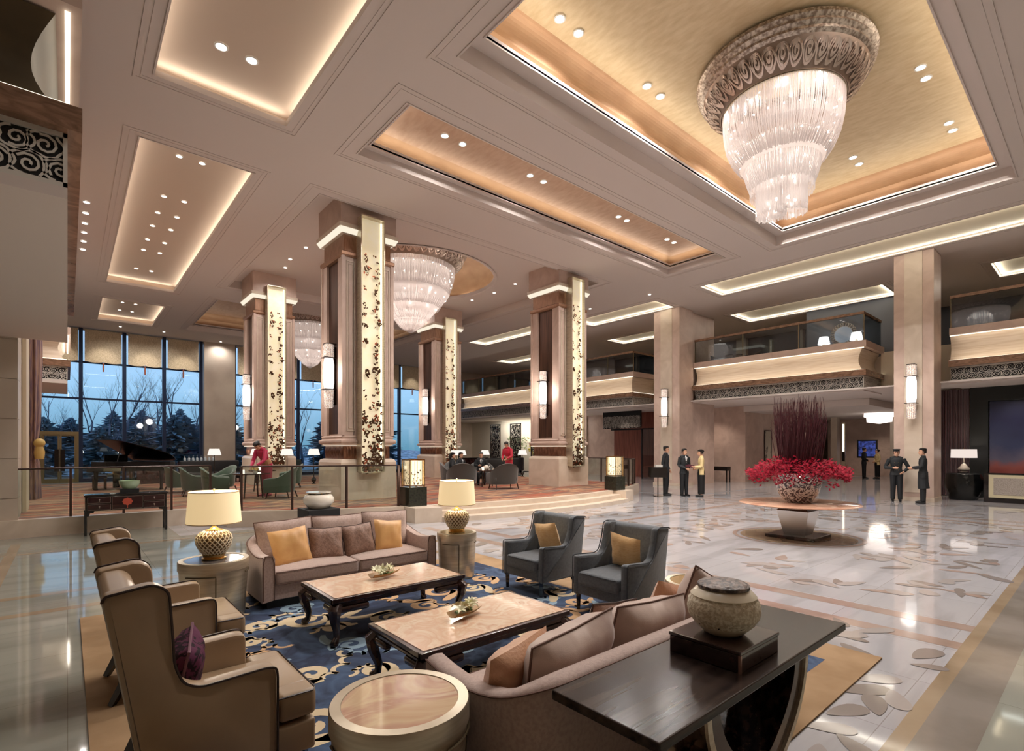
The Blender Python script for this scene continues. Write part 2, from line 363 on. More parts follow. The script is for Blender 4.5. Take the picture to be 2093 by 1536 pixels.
def fret(mb, w, h, P, seed=1, cell=.28, rw=.028, th=.015):
    """cloud lattice filling w x h; P maps (x, y, depth) to 3D"""
    rnd = random.Random(seed); nx = max(1, round(w / cell)); ny = max(1, round(h / cell)); cx, cy = w / nx, h / ny
    def clip(pl):
        seg = []
        for p in pl:
            if 0 <= p[0] <= w and 0 <= p[1] <= h: seg.append(p)
            else:
                if len(seg) > 1: yield seg
                seg = []
        if len(seg) > 1: yield seg
    for i in range(nx):
        for j in range(ny):
            x = (i + .5 + rnd.uniform(-.12, .12) + (.25 if j % 2 else -.25)) * cx; y = (j + .5) * cy; r = min(cx, cy) * rnd.uniform(.36, .46)
            for pl in ([*spiral(x, y, r, 1.5, rnd.uniform(0, 6), rnd.choice((-1, 1)), 14)],):
                for sgm in clip(pl): ribbon(mb, sgm, rw, 0, P=P, th=th)
            pl = [(x + r * 1.28 * (1 + .13 * abs(math.sin(2.5 * a))) * math.cos(a), y + r * 1.28 * (1 + .13 * abs(math.sin(2.5 * a))) * math.sin(a) * .9) for a in [2 * PI * q / 20 for q in range(21)]]
            for sgm in clip(pl): ribbon(mb, sgm, rw, 0, P=P, th=th)
# ================================================================ SETTING
ZC = 8.5; PF = .36
# marble floor with node-made veining
fm = bpy.data.materials.new('polished_marble_floor'); fm.use_nodes = True; N = fm.node_tree; b = N.nodes['Principled BSDF']; L = N.links.new
b.inputs['Roughness'].default_value = .055; b.inputs['Specular IOR Level'].default_value = .55
tcn = N.nodes.new('ShaderNodeTexCoord'); mp = N.nodes.new('ShaderNodeMapping'); mp.inputs['Rotation'].default_value = (0, 0, R(28)); mp.inputs['Scale'].default_value = (.45, 2.6, 1)
n1 = N.nodes.new('ShaderNodeTexNoise'); n1.inputs['Scale'].default_value = 1.1; n1.inputs['Detail'].default_value = 7; n1.inputs['Distortion'].default_value = .7
L(tcn.outputs['Object'], mp.inputs[0]); L(mp.outputs[0], n1.inputs['Vector'])
r1 = N.nodes.new('ShaderNodeValToRGB'); L(n1.outputs['Fac'], r1.inputs[0])
r1.color_ramp.elements[0].position = .30; r1.color_ramp.elements[0].color = (*S(168, 166, 168), 1)
r1.color_ramp.elements[1].position = .66; r1.color_ramp.elements[1].color = (*S(190, 188, 191), 1)
e = r1.color_ramp.elements.new(.42); e.color = (*S(176, 174, 177), 1); e = r1.color_ramp.elements.new(.5); e.color = (*S(185, 183, 187), 1)
n2 = N.nodes.new('ShaderNodeTexBrick'); n2.inputs['Scale'].default_value = 1; n2.inputs['Brick Width'].default_value = 1.0; n2.inputs['Row Height'].default_value = 1.0; n2.offset = 0
n2.inputs['Mortar Size'].default_value = .003; n2.inputs['Color1'].default_value = (1, 1, 1, 1); n2.inputs['Color2'].default_value = (.90, .90, .89, 1); n2.inputs['Mortar'].default_value = (.66, .62, .58, 1)
L(tcn.outputs['Object'], n2.inputs['Vector']); mx = N.nodes.new('ShaderNodeMix'); mx.data_type = 'RGBA'; mx.blend_type = 'MULTIPLY'; mx.inputs[0].default_value = 1
L(r1.outputs[0], mx.inputs[6]); L(n2.outputs['Color'], mx.inputs[7]); L(mx.outputs[2], b.inputs['Base Color'])
tanm = mat('tan_marble_inlay', S(168, 150, 126), .08, col2=S(146, 126, 102), scale=1.6, detail=6, ramp=(.3, .7))
pinkm = mat('rose_marble_inlay', S(176, 156, 146), .08, col2=S(156, 134, 122), scale=1.6, detail=6)
greym = mat('grey_brown_marble_inlay', S(144, 136, 128), .08, col2=S(126, 118, 108), scale=1.6, detail=6)
petalm = mat('petal_marble_brown', S(142, 132, 126), .08); petal2 = mat('petal_marble_pale', S(170, 162, 158), .08)
mb = MB(); mb.box(-6, 42, -6, 28.5, -.2, 0); fl = struct(mb, 'floor', fm)
# inlay
mb = MB(); mb.smooth = False
BZ = [0]
def band(x0, x1, y0, y1, mi, z=None):
    BZ[0] += 1; z = .0010 + .00008 * BZ[0]
    mb.mi = mi; mb.quad((x0, y0, z), (x1, y0, z), (x1, y1, z), (x0, y1, z))
band(6.72, 6.95, .92, 10.2, 1); band(6.05, 6.27, .92, 10.2, 1); band(2.6, 20.5, .82, .92, 0); band(2.6, 20.5, .54, .82, 2)
band(16.6, 16.85, .92, 9.9, 1); band(17.4, 17.65, .92, 9.9, 1); band(6.95, 20, 7.9, 8.1, 1); band(-4, 5.6, 8.5, 8.66, 0); band(-4, 5.6, 7.6, 7.76, 0); band(-.80, -.66, 8, 13.4, 0)
band(-4, 5.6, 12.0, 12.12, 0)
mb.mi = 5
for q in ((-6, 1.75, -5.8, 14.2), (1.75, 3.1, 7.2, 12.5), (1.75, 20.5, -5.8, .56)): mb.quad((q[0], q[2], .0008), (q[1], q[2], .0008), (q[1], q[3], .0008), (q[0], q[3], .0008))  # outer floor areas overlaid with the same marble, darkened for weaker light
for r0, r1_, mi in ((0, 1.05, 0), (1.12, 1.2, 1)):
    mb.mi = mi; n = 64; vs = [(11.3 + r * math.cos(2 * PI * i / n), 4.25 + r * math.sin(2 * PI * i / n), .0045) for r in (r0, r1_) for i in range(n)]
    mb.add(vs, [(i, (i + 1) % n, n + (i + 1) % n, n + i) for i in range(n)], False)
rnd = random.Random(5); pl = []
def petal(x, y, l, w, a, mi):
    mb.mi = mi; n = 18; ring = []
    for i in range(n):
        t = 2 * PI * i / n; px = l * math.cos(t); py = w * math.sin(t) * (1 - .45 * math.cos(t))
        ring.append((x + px * math.cos(a) - py * math.sin(a), y + px * math.sin(a) + py * math.cos(a), .0022 + .0003 * mi + .00001 * (len(mb.f) % 60)))
    mb.add(ring, [tuple(range(n))], False)
def field(x0, x1, y0, y1, n, rm):
    k = 0; c = 0
    while k < n and c < n * 30:
        c += 1; x, y = rnd.uniform(x0 + rm, x1 - rm), rnd.uniform(y0 + rm, y1 - rm)
        if math.hypot(x - 11.3, y - 4.25) < 1.7 or (x < 5.3 and y > 1.3 and x > 10) : continue
        a = rnd.uniform(0, 6.3)
        for q in range(rnd.randint(1, 3)):
            petal(x + rnd.uniform(-.3, .3), y + rnd.uniform(-.3, .3), rnd.uniform(.12, .30), rnd.uniform(.05, .10), a + q * rnd.uniform(.6, 1.4), rnd.choice((3, 3, 4, 4, 1)))
        k += 1
field(7.0, 16.6, 1.0, 7.8, 150, .25); [petal(x, y, l, l * .42, a, mi) for x, y, l, a, mi in ((4.94, 1.43, .20, 2.6, 3), (4.78, 1.22, .19, 2.4, 4), (4.5, 1.22, .2, 2.5, 3), (4.5, 1.02, .17, .4, 4), (4.3, 1.1, .17, 3.5, 3), (3.72, 1.2, .16, 2.2, 4), (4.05, 1.2, .17, 2.7, 3), (5.69, 1.08, .2, 2.9, 3), (5.38, 1.0, .13, 2.0, 3), (3.3, 1.12, .18, .3, 4), (5.3, 1.5, .2, .9, 3), (5.7, 1.7, .2, 2.4, 4), (5.1, 1.75, .16, 1.4, 3), (3.6, 1.02, .15, 1.0, 3))]; field(5.3, 6.05, 1.3, 8.8, 26, .2); field(6.95, 16.5, 8.1, 10.2, 30, .3); field(17.7, 22, 1, 10, 34, .3)
fm2 = fm.copy(); fm2.name = 'dimmed_floor_marble'  # copy of the floor marble; the dimmer light out there goes into its colour
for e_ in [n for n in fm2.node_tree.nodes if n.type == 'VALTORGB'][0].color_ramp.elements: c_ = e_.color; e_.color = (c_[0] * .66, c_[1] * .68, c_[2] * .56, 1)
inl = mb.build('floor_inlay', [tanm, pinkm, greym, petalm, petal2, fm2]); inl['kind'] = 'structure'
# lounge platform
RC, YC = 14.1, 24.85
def arc(r, x0, x1, n=26): return [(x0 + (x1 - x0) * i / n, YC - math.sqrt(r * r - (x0 + (x1 - x0) * i / n - 10.6) ** 2)) for i in range(n + 1)]
front = [(-1.6, 14.25), (2.75, 14.25), (2.75, arc(RC, 2.75, 3)[0][1])] + arc(RC, 2.9, 17.8) + [(17.8, 27.6), (-1.6, 27.6)]
mb = MB(); mb.prism(front, 0, PF - .012); st = struct(mb, 'floor_platform', stone); st['kind'] = 'structure'
inn = [(-1.3, 14.5), (2.95, 14.5), (2.95, 13.15)] + [(x, y + .22) for x, y in arc(RC, 3.3, 17.5)] + [(17.6, 27.55), (-1.3, 27.55)]
mb = MB(); mb.prism(inn, PF - .02, PF + .004); cp = struct(mb, 'floor_carpet', carpet)
mb = MB(); mb.prism([(x, y) for x, y in front[:-2]] + [(17.8, 13.5), (2.9, 13.5), (2.9, 14.6), (-1.6, 14.6)], PF - .012, PF); struct(mb, 'floor_platform_rim', stone)
for k, (dr_, z) in enumerate(((.30, .24), (.60, .12))):
    a = arc(RC + dr_, 6.95, 14.25); bk = arc(RC - .02, 6.95, 14.25)
    mb = MB(); mb.prism(a + bk[::-1], 0, z); struct(mb, 'floor_step', stone)
mb = MB()
for x0, x1 in ((6.3, 6.95), (14.25, 14.9)):
    a = arc(RC + .5, x0, x1, 5); mb.prism(a + arc(RC - .02, x0, x1, 5)[::-1], 0, PF)
trim(mb, stone)
mb = MB(); mb.box(-6, 42, 28.5, 46, -.3, -.08); struct(mb, 'floor', mat('far_carpet', S(120, 110, 100), .9))
mb = MB(); mb.box(17.8, 42, 10.5, 28.5, .0, .012); struct(mb, 'floor', fm)
# ceiling main slab with coffer openings
OPEN = {'gold': (5.07, 17.75, 1.6, 7.3), 'copper': (5.0, 17.5, 8.95, 11.2), 'p1': (1.18, 3.44, .8, 11.2), 'p2': (1.18, 3.44, 13.65, 26.3), 'p3': (1.18, 3.5, 29.2, 34.3),
        'lounge': (5.05, 16.3, 13.64, 23.9), 'c1': (19.85, 21.7, -2, 11.2), 'c2': (25.2, 27.4, 6.2, 12.6), 'c3': (25.3, 27.6, -1, 2.95), 'c4': (20.2, 21.8, 13.6, 18.6),
        'c5': (19.2, 20.6, 20.8, 26.6), 'c6': (25.3, 27.0, 15.2, 20.5), 'c7': (25.0, 26.6, 24.5, 31), 'c8': (5.05, 16.3, 26.3, 34.0)}
def slab_with_holes(mb, X0, X1, Y0, Y1, z0, z1, holes):
    xs = sorted({X0, X1, *[h[0] for h in holes], *[h[1] for h in holes]}); ys = sorted({Y0, Y1, *[h[2] for h in holes], *[h[3] for h in holes]})
    def solid(x, y): return X0 < x < X1 and Y0 < y < Y1 and not any(h[0] < x < h[1] and h[2] < y < h[3] for h in holes)
    for i in range(len(xs) - 1):
        for j in range(len(ys) - 1):
            x, y = (xs[i] + xs[i + 1]) / 2, (ys[j] + ys[j + 1]) / 2
            if not solid(x, y): continue
            x0, x1, y0, y1 = xs[i], xs[i + 1], ys[j], ys[j + 1]
            mb.quad((x0, y0, z0), (x1, y0, z0), (x1, y1, z0), (x0, y1, z0)); mb.quad((x0, y0, z1), (x1, y0, z1), (x1, y1, z1), (x0, y1, z1))
            if i == 0 or not solid((xs[i - 1] + x0) / 2, y): mb.quad((x0, y0, z0), (x0, y1, z0), (x0, y1, z1), (x0, y0, z1))
            if i == len(xs) - 2 or not solid((x1 + xs[i + 2]) / 2, y): mb.quad((x1, y0, z0), (x1, y1, z0), (x1, y1, z1), (x1, y0, z1))
            if j == 0 or not solid(x, (ys[j - 1] + y0) / 2): mb.quad((x0, y0, z0), (x1, y0, z0), (x1, y0, z1), (x0, y0, z1))
            if j == len(ys) - 2 or not solid(x, (y1 + ys[j + 2]) / 2): mb.quad((x0, y1, z0), (x1, y1, z0), (x1, y1, z1), (x0, y1, z1))
mb = MB(); slab_with_holes(mb, -6, 42, -6, 38.2, ZC, ZC + .09, list(OPEN.values())); struct(mb, 'ceiling', paint)
# closing slab over everything
mb = MB(); mb.box(-6, 42, -6, 38.2, 10.6, 10.8); struct(mb, 'ceiling', paint)
def rect_ring(mb, x0, x1, y0, y1, w, z0, z1):
    mb.box(x0, x1, y0, y0 + w, z0, z1); mb.box(x0, x1, y1 - w, y1, z0, z1); mb.box(x0, x0 + w, y0 + w, y1 - w, z0, z1); mb.box(x1 - w, x1, y0 + w, y1 - w, z0, z1)
# thin mouldings around the coffers
for k, o in OPEN.items():
    g = .40 if k in ('gold', 'copper', 'lounge') else .30
    mb = MB(); x0, x1, y0, y1 = o
    rect_ring(mb, x0 - g, x1 + g, y0 - g, y1 + g, .05, ZC - .014, ZC + .001); rect_ring(mb, x0 - g + .11, x1 + g - .11, y0 - g + .11, y1 + g - .11, .025, ZC - .008, ZC + .001)
    rect_ring(mb, x0 - .03, x1 + .03, y0 - .03, y1 + .03, .03, ZC - .02, ZC + .001); trim(mb, paint)
# lit flat coffers: panel above, LED troughs behind the lip
def cove_light(x0, x1, y0, y1, z, p, off=.16, parent=None, col=(1, .87, .70), tilt=62):
    w, l = x1 - x0, y1 - y0
    for (cx, cy, len_, rz) in (((x0 + x1) / 2, y0 - off, w, 0), ((x0 + x1) / 2, y1 + off, w, PI), (x0 - off, (y0 + y1) / 2, l, -PI / 2), (x1 + off, (y0 + y1) / 2, l, PI / 2)):
        o = lamp('AREA', (cx, cy, z), p * len_, col, len_, (0, 0, 0), .06, name='cove_light')
        o.rotation_euler = (Matrix.Rotation(rz, 4, 'Z') @ Matrix.Rotation(R(90 + tilt), 4, 'X')).to_euler()
def flat_coffer(o, depth=.26, p=7, m=paint2, tilt=50, col=(1, .87, .70)):
    x0, x1, y0, y1 = o; mb = MB(); g = .34; z = ZC + .09
    mb.box(x0 - g, x1 + g, y0 - g, y1 + g, z + depth, z + depth + .04); rect_ring(mb, x0 - g, x1 + g, y0 - g, y1 + g, .03, z, z + depth); trim(mb, m)
    cove_light(x0, x1, y0, y1, z + .06, p, parent=None, tilt=tilt, col=col)
for k, p in (('p1', 2.4), ('p2', 2.4), ('p3', 2.4), ('c1', 3.4), ('c2', 3.4), ('c3', 3.4), ('c4', 3), ('c5', 3), ('c6', 3), ('c7', 3)):
    if k[0] == 'c':
        x0, x1, y0, y1 = OPEN[k]; mb = MB(); mb.box(x0 - .02, x1 + .02, y0 - .02, y1 + .02, ZC + .075, ZC + .12); trim(mb, mat('cove_panel_cream', S(226, 214, 188), .8))
        mb = MB(); rect_ring(mb, x0 + .005, x1 - .005, y0 + .005, y1 - .005, .045, ZC + .003, ZC + .014); trim(mb, emis('perimeter_led', (1, .90, .72), 1.7))
        cove_light(x0 + .07, x1 - .07, y0 + .07, y1 - .07, ZC + .03, p * 1.5, off=0, tilt=20, col=(1, .93, .80)); continue
    flat_coffer(OPEN[k], p=p, col=(1, .93, .80), tilt=55 if k[0] == 'p' else 40, depth=.22 if k[0] == 'p' else .09)
def deep_coffer(o, lip, top, wall_m, panel_m, p, inset=.32, col=(1, .84, .60)):
    x0, x1, y0, y1 = o; z1 = ZC + .09
    mb = MB(); rect_ring(mb, x0 - .04, x1 + .04, y0 - .04, y1 + .04, .04, z1, lip)                # riser
    rect_ring(mb, x0 - .04, x1 + .04, y0 - .04, y1 + .04, inset + .04, lip, lip + .04)                              # ledge
    rect_ring(mb, x0 + inset - .03, x1 - inset + .03, y0 + inset - .03, y1 - inset + .03, .03, lip - .03, lip + .10); trim(mb, paint)
    # curved cove wall behind the ledge: profile (outward offset from opening edge, z)
    a0, a1, b0, b1 = x0 + inset, x1 - inset, y0 + inset, y1 - inset; H = top - lip
    prof = [(.26, lip + .04)] + [(.26 + .10 * math.sin(PI * t / 10) , lip + .04 + (H - .04) * .55 * t / 10) for t in range(1, 11)]
    prof += [(.26 - .34 * (1 - math.cos(PI / 2 * t / 10)), lip + .04 + (H - .04) * (.55 + .45 * math.sin(PI / 2 * t / 10))) for t in range(1, 11)]
    mb = MB(); mb.loft([[(a0 - d, b0 - d, z), (a1 + d, b0 - d, z), (a1 + d, b1 + d, z), (a0 - d, b1 + d, z)] for d, z in prof], False, True, False)
    w = trim(mb, wall_m)
    d = prof[-1][0]; mb = MB(); mb.box(a0 - d - .1, a1 + d + .1, b0 - d - .1, b1 + d + .1, top, top + .05); trim(mb, panel_m)
    cove_light(a0, a1, b0, b1, lip + .10, p, off=.10, tilt=58, col=col)
deep_coffer(OPEN['gold'], 8.80, 9.6, goldcove, gold, 4.2, col=(1, .92, .76))
deep_coffer(OPEN['copper'], 8.68, 9.02, goldcove, copperleaf, 2.2, inset=.2, col=(1, .92, .76))
deep_coffer(OPEN['c8'], 8.75, 9.5, goldcove, copperleaf, 1.2, inset=.3, col=(1, .92, .76))
# lounge recess: flat ceiling with a circular gold dome
CX, CY = 10.65, 18.7
ZL = 8.8
mb = MB(); x0, x1, y0, y1 = OPEN['lounge']; rect_ring(mb, x0 - .04, x1 + .04, y0 - .04, y1 + .04, .04, ZC + .09, ZL)
n = 64; R1 = 3.35
sq = []
for i in range(n):
    a = 2 * PI * i / n; dx, dy = math.cos(a), math.sin(a); t = min(abs(((x1 if dx > 0 else x0) - CX) / dx) if abs(dx) > 1e-6 else 99, abs(((y1 if dy > 0 else y0) - CY) / dy) if abs(dy) > 1e-6 else 99)
    sq.append((CX + dx * t * 1.0, CY + dy * t, ZL))
ring = [(CX + R1 * math.cos(2 * PI * i / n), CY + R1 * math.sin(2 * PI * i / n), ZL) for i in range(n)]
mb.loft([ring, sq], False, True, False)
for cxx, cyy in ((x0, y0), (x1, y0), (x1, y1), (x0, y1)):   # corners
    near = sorted(range(n), key=lambda i: (sq[i][0] - cxx) ** 2 + (sq[i][1] - cyy) ** 2)[:2]
    mb.add([sq[near[0]], sq[near[1]], (cxx, cyy, ZL)], [(0, 1, 2)], False)
mb.lathe([(R1 + .12, ZL - .03), (R1 + .06, ZL - .05), (R1, ZL - .03), (R1, ZL + .12)], 64, (CX, CY, 0))
trim(mb, paint)
mb = MB(); mb.lathe([(R1 + .14, ZL + .05), (R1 + .22, ZL + .4), (R1 + .1, ZL + .8), (R1 - .3, ZL + 1.1), (R1 - .7, ZL + 1.2), (.01, ZL + 1.25)], 64, (CX, CY, 0)); trim(mb, goldcove)
for i in range(12):
    a = 2 * PI * i / 12
    o = lamp('AREA', (CX + (R1 + .04) * math.cos(a), CY + (R1 + .04) * math.sin(a), ZL + .14), 5, (1, .92, .78), 1.75, size_y=.05, name='cove_light')
    o.rotation_euler = (Matrix.Rotation(a + PI / 2, 4, 'Z') @ Matrix.Rotation(R(90 + 62), 4, 'X')).to_euler()
# recessed downlights ---------------------------------------------------------
ORD = 'first second third fourth fifth sixth seventh eighth ninth tenth'.split()
def downlights(spots, z, label, group, power=0, r=.055):
    base = None
    lab = label if callable(label) else (lambda i: label)
    for i, (x, y) in enumerate(spots):
        if base is None:
            base = thing('downlight', lab(0), 'ceiling light', (x, y, z), 0, group)
            mb = MB(); mb.lathe([(r * 1.35, 0), (r * 1.35, -.012), (r * 1.05, -.014), (r, .004)], 16); mb.build('trim_ring', white, base)
            mb = MB(); mb.lathe([(0, -.004), (r * .97, -.004), (r * .97, .003)], 16); mb.build('lens', dlm, base)
        else: dup(base, (x, y, z), label=lab(i))
        if power: lamp('SPOT', (x, y, z - .03), power, (1, .94, .89), .05, (0, 0, 0), spot=155, name='downlight_beam')
pairs = lambda L: [q for x, y in L for q in ((x - .17, y), (x + .17, y))]
downlights([(x, y) for y in (6.56, 2.6) for x in (6.77, 7.27, 9.45, 9.95, 13.23, 13.7, 16.0, 16.45)] + [(15.95, 4.58), (16.45, 4.58), (6.77, 4.58), (7.27, 4.58)], 9.59, lambda i: ('%s downlight of the %s pair along the %s side of the gold coffer' % (('near', 'far')[i % 2], ORD[(i % 8) // 2], ('lounge', 'entrance')[i // 8])) if i < 16 else '%s downlight of the middle pair at the %s end of the gold coffer' % (('near', 'far')[i % 2], 'balcony' if i < 18 else 'side-wall'), 'downlights in the gold coffer', 285, .08)
downlights([(x, 10.07) for x in (6.6, 7.1, 9.27, 9.76, 13.0, 13.42, 15.68, 16.1)], 9.01, lambda i: '%s downlight of the %s pair from the near end of the copper coffer' % (('near', 'far')[i % 2], ORD[i // 2]), 'downlights in the copper coffer', 330, .075)
downlights([(x, y) for x in (2.03, 2.52) for y in (10.14, 6.0, 2.5)], 8.80, lambda i: '%s downlight of the %s pair in the wide near lit coffer' % (('outer', 'inner')[i // 3], ('visible', 'overhead', 'rearmost')[i % 3]), 'downlights in the near lit coffer', 75, .085)
downlights([(x, y) for y in (14.6, 17.2, 18.5, 19.7, 21.1, 22.3, 24.8) for x in (2.03, 2.51)], 8.80, lambda i: '%s downlight in the %s row from the near end of the long lit coffer' % (('wall-side', 'column-side')[i % 2], ORD[i // 2]), 'downlights in the long lit coffer', 110, .06)
downlights([(x, y) for y in (31.0, 32.8) for x in (2.0, 2.51)], 8.80, lambda i: '%s downlight in the %s row of the small lit coffer by the window' % (('wall-side', 'column-side')[i % 2], ('nearer', 'farther')[i // 2]), 'downlights in the small lit coffer', 110, .06)
downlights([(.39, y) for y in (18.2, 19.05, 19.94, 20.8, 21.7, 22.6)], 8.49, lambda i: '%s downlight from the near end of the row beside the dark ledge' % ORD[i], 'downlights in a row by the side wall', 60, .07)
downlights([(6.29, 18.34), (6.24, 19.85), (6.39, 20.9), (14.48, 19.77), (14.55, 18.19), (14.45, 16.63), (13.4, 22.9), (8.6, 22.9), (12.0, 22.9)], ZL - .01, 'small round downlight in the plaster around the round gold dome', 'downlights around the dome', 150, .06)
downlights([(2.2, 35.6), (4.2, 35.6), (7.3, 36.6), (10.5, 35.6), (19.2, 13.2), (19, 16.4), (18.2, 19.5)], 8.49, 'small round downlight in the plain plaster border of the ceiling', 'downlights in plain plaster', 170, .06)
# ---------------------------------------------------------------- walls
mb = MB(); mb.box(-1.35, -1.15, 14.4, 37.6, -.1, 8.5); struct(mb, 'wall_left', wallm)
mb = MB()
for k in range(6): mb.box(-4.5 if k == 0 else -4.5, -.76, 14.38, 15.2, 0 + k * .8 * 1.775 / 1.775, .8 * (k + 1) - .012)
struct(mb, 'wall_left_pier', wallm)
mb = MB(); mb.box(-4.5, -.77, 14.4, 15.19, 0, 8.5); mb.box(-1.1, -.78, 15.2, 16.6, 0, 8.5); struct(mb, 'wall_left_return', wallm)
mb = MB(); mb.box(-.77, -.70, 15.9, 17.1, PF, 8.5); trim(mb, mat('pale_pilaster', S(206, 190, 164), .5))
mb = MB(); mb.box(-6, -5.8, -6, 14.4, 0, 10.6); struct(mb, 'wall_far_left', wallm)
mb = MB(); mb.box(-6, 42, -6, -5.8, 0, 10.6); struct(mb, 'wall_rear', wallm)
mb = MB(); mb.box(41.8, 42, -6, 38, 0, 10.6); struct(mb, 'wall_right_outer', wallm)
mb = MB(); mb.box(-6, -5.8, 14.4, 38, 0, 10.6); mb.box(-6, -1.35, 37.4, 37.6, 0, 10.6); struct(mb, 'wall_left_outer', wallm)
# window wall at Y = 37.5: pier, wall over, panes and mullions
YW = 37.5
mb = MB(); mb.box(6.5, 8.25, YW - .35, YW + .3, -.1, ZC); mb.box(14.3, 16.0, YW - .35, YW + .3, -.1, ZC); mb.box(24.5, 42, YW - .1, YW + .3, -.1, ZC); mb.box(-6, 42, YW - .05, YW + .3, 8.42, 10.6); struct(mb, 'wall_window', wallm)
bays = [(-1.15, 6.5, [-1.15, .56, 2.5, 4.43, 6.36]), (8.25, 14.3, [8.25, 10.25, 12.3, 14.25]), (16.0, 24.5, [16.05, 18.1, 20.2, 22.3, 24.4])]
wi = 0
for x0, x1, ms in bays:
    for i in range(len(ms) - 1):
        wi += 1; a, c_ = ms[i], ms[i + 1]
        mb = MB()
        mb.box(a - .09, a + .09, YW - .16, YW + .1, -.1, ZC)
        if i == len(ms) - 2: mb.box(c_ - .09, c_ + .09, YW - .16, YW + .1, -.1, ZC)
        for z in (6.62, 4.58): mb.box(a + .09, c_ - .09, YW - .08, YW + .06, z - .05, z + .05)
        mb.box(a + .09, c_ - .09, YW - .1, YW + .08, -.1, .12)
        o = struct(mb, 'window_%d' % wi, mullion)
        mb = MB(); zb = 2.72 if wi == 1 else .12; mb.box(a + .09, c_ - .09, YW, YW + .015, zb, 8.42); p = mb.build('pane', glass, o)
# terrace door with gold frame
mb = MB(); x0, x1 = -1.12, .47
mb.box(x0, x1, YW - .2, YW + .02, 2.55, 2.72); mb.box(x0, x0 + .1, YW - .2, YW + .02, -.08, 2.55); mb.box(x1 - .1, x1, YW - .2, YW + .02, -.08, 2.55)
d = struct(mb, 'door_1', mat('gold_door_frame', S(150, 132, 96), .35, .6))
for s, (a, c_) in enumerate(((x0 + .1, -.33), (-.32, x1 - .1))):
    mb = MB(); mb.box(a, a + .08, YW - .15, YW - .09, -.08, 2.55); mb.box(c_ - .08, c_, YW - .15, YW - .09, -.08, 2.55); mb.box(a + .08, c_ - .08, YW - .15, YW - .09, 2.47, 2.55); mb.box(a + .08, c_ - .08, YW - .15, YW - .09, -.08, .14)
    lf = mb.build('door_leaf', MATS['gold_door_frame'], d); mb = MB(); mb.box(a + .08, c_ - .08, YW - .13, YW - .12, .14, 2.47); mb.build('pane', glass, lf)
    hx = c_ - .12 if s == 0 else a + .12
    mb = MB(); mb.box(hx - .09, hx + .09, YW - .24, YW - .2, .55, 1.75); mb.box(hx - .02, hx + .02, YW - .2, YW - .15, .7, .74); mb.box(hx - .02, hx + .02, YW - .2, YW - .15, 1.56, 1.6); mb.build('handle', darkmetal, lf)
# woven blinds with tassels
def blind(x0, x1, lab, grp='woven blinds above the garden windows'):
    t = thing('roller_blind', lab, 'blind', ((x0 + x1) / 2, YW - .28, 8.42), 0, grp); w = (x1 - x0) / 2
    mb = MB(); mb.box(-w, w, -.01, .01, -1.72, 0); mb.build('blind_fabric', shadefab, t)
    mb = MB()
    n = 14
    mb.prism([(-w, 0)] + [(-w + 2 * w * i / n, -.05 - .06 * abs(math.sin(PI * i / n * 2)) ) for i in range(n + 1)] + [(w, 0)], -.014, .014, lambda p, z: (p[0], z, -1.71 + p[1])); mb.build('valance_hem', shadefab, t)
    mb = MB(); mb.lathe([(0, -1.78), (.05, -1.82), (.05, -1.88), (.03, -1.92), (.045, -1.98), (.035, -2.3), (0, -2.3)], 10); mb.build('tassel', mat('tassel', S(150, 84, 64), .7), t)
for i, (a, b_) in enumerate(((-1.05, .44), (.72, 2.36), (2.66, 4.28), (4.58, 6.2), (8.4, 10.1), (10.4, 12.15), (12.45, 14.1), (16.2, 17.95), (18.25, 20.05), (20.35, 22.15), (22.45, 24.2))):
    blind(a, b_, ['tan woven blind above the double glass door', 'tan woven blind with tassel just beside the double door', 'tan woven blind hanging over the raised piano lid', 'tan woven blind next to the plain stone pier', 'woven blind just behind the rear leaf-lit column',
                  'woven blind glimpsed beside the big front column, over blue dusk glass', 'woven blind hidden deep behind the front column', 'woven blind far behind the round chandelier', 'woven blind between the front column and the rear column near the dome', 'woven blind beside the deep blue window corner', 'last woven blind on the long window wall'][i])
for i, x in enumerate((7.4, 15.1)):
    lamp('SPOT', (x, YW - .75, 8.4), 240, WARM, .05, (R(-8), 0, 0), spot=50, name='pier_downlight')
for x in (-.3, 1.5, 3.5, 5.4, 9.2, 11.3, 17, 19.2, 21.2): lamp('SPOT', (x, YW - 1.6, 8.4), 150, WARM, .05, (R(28), 0, 0), spot=60, name='blind_downlight')
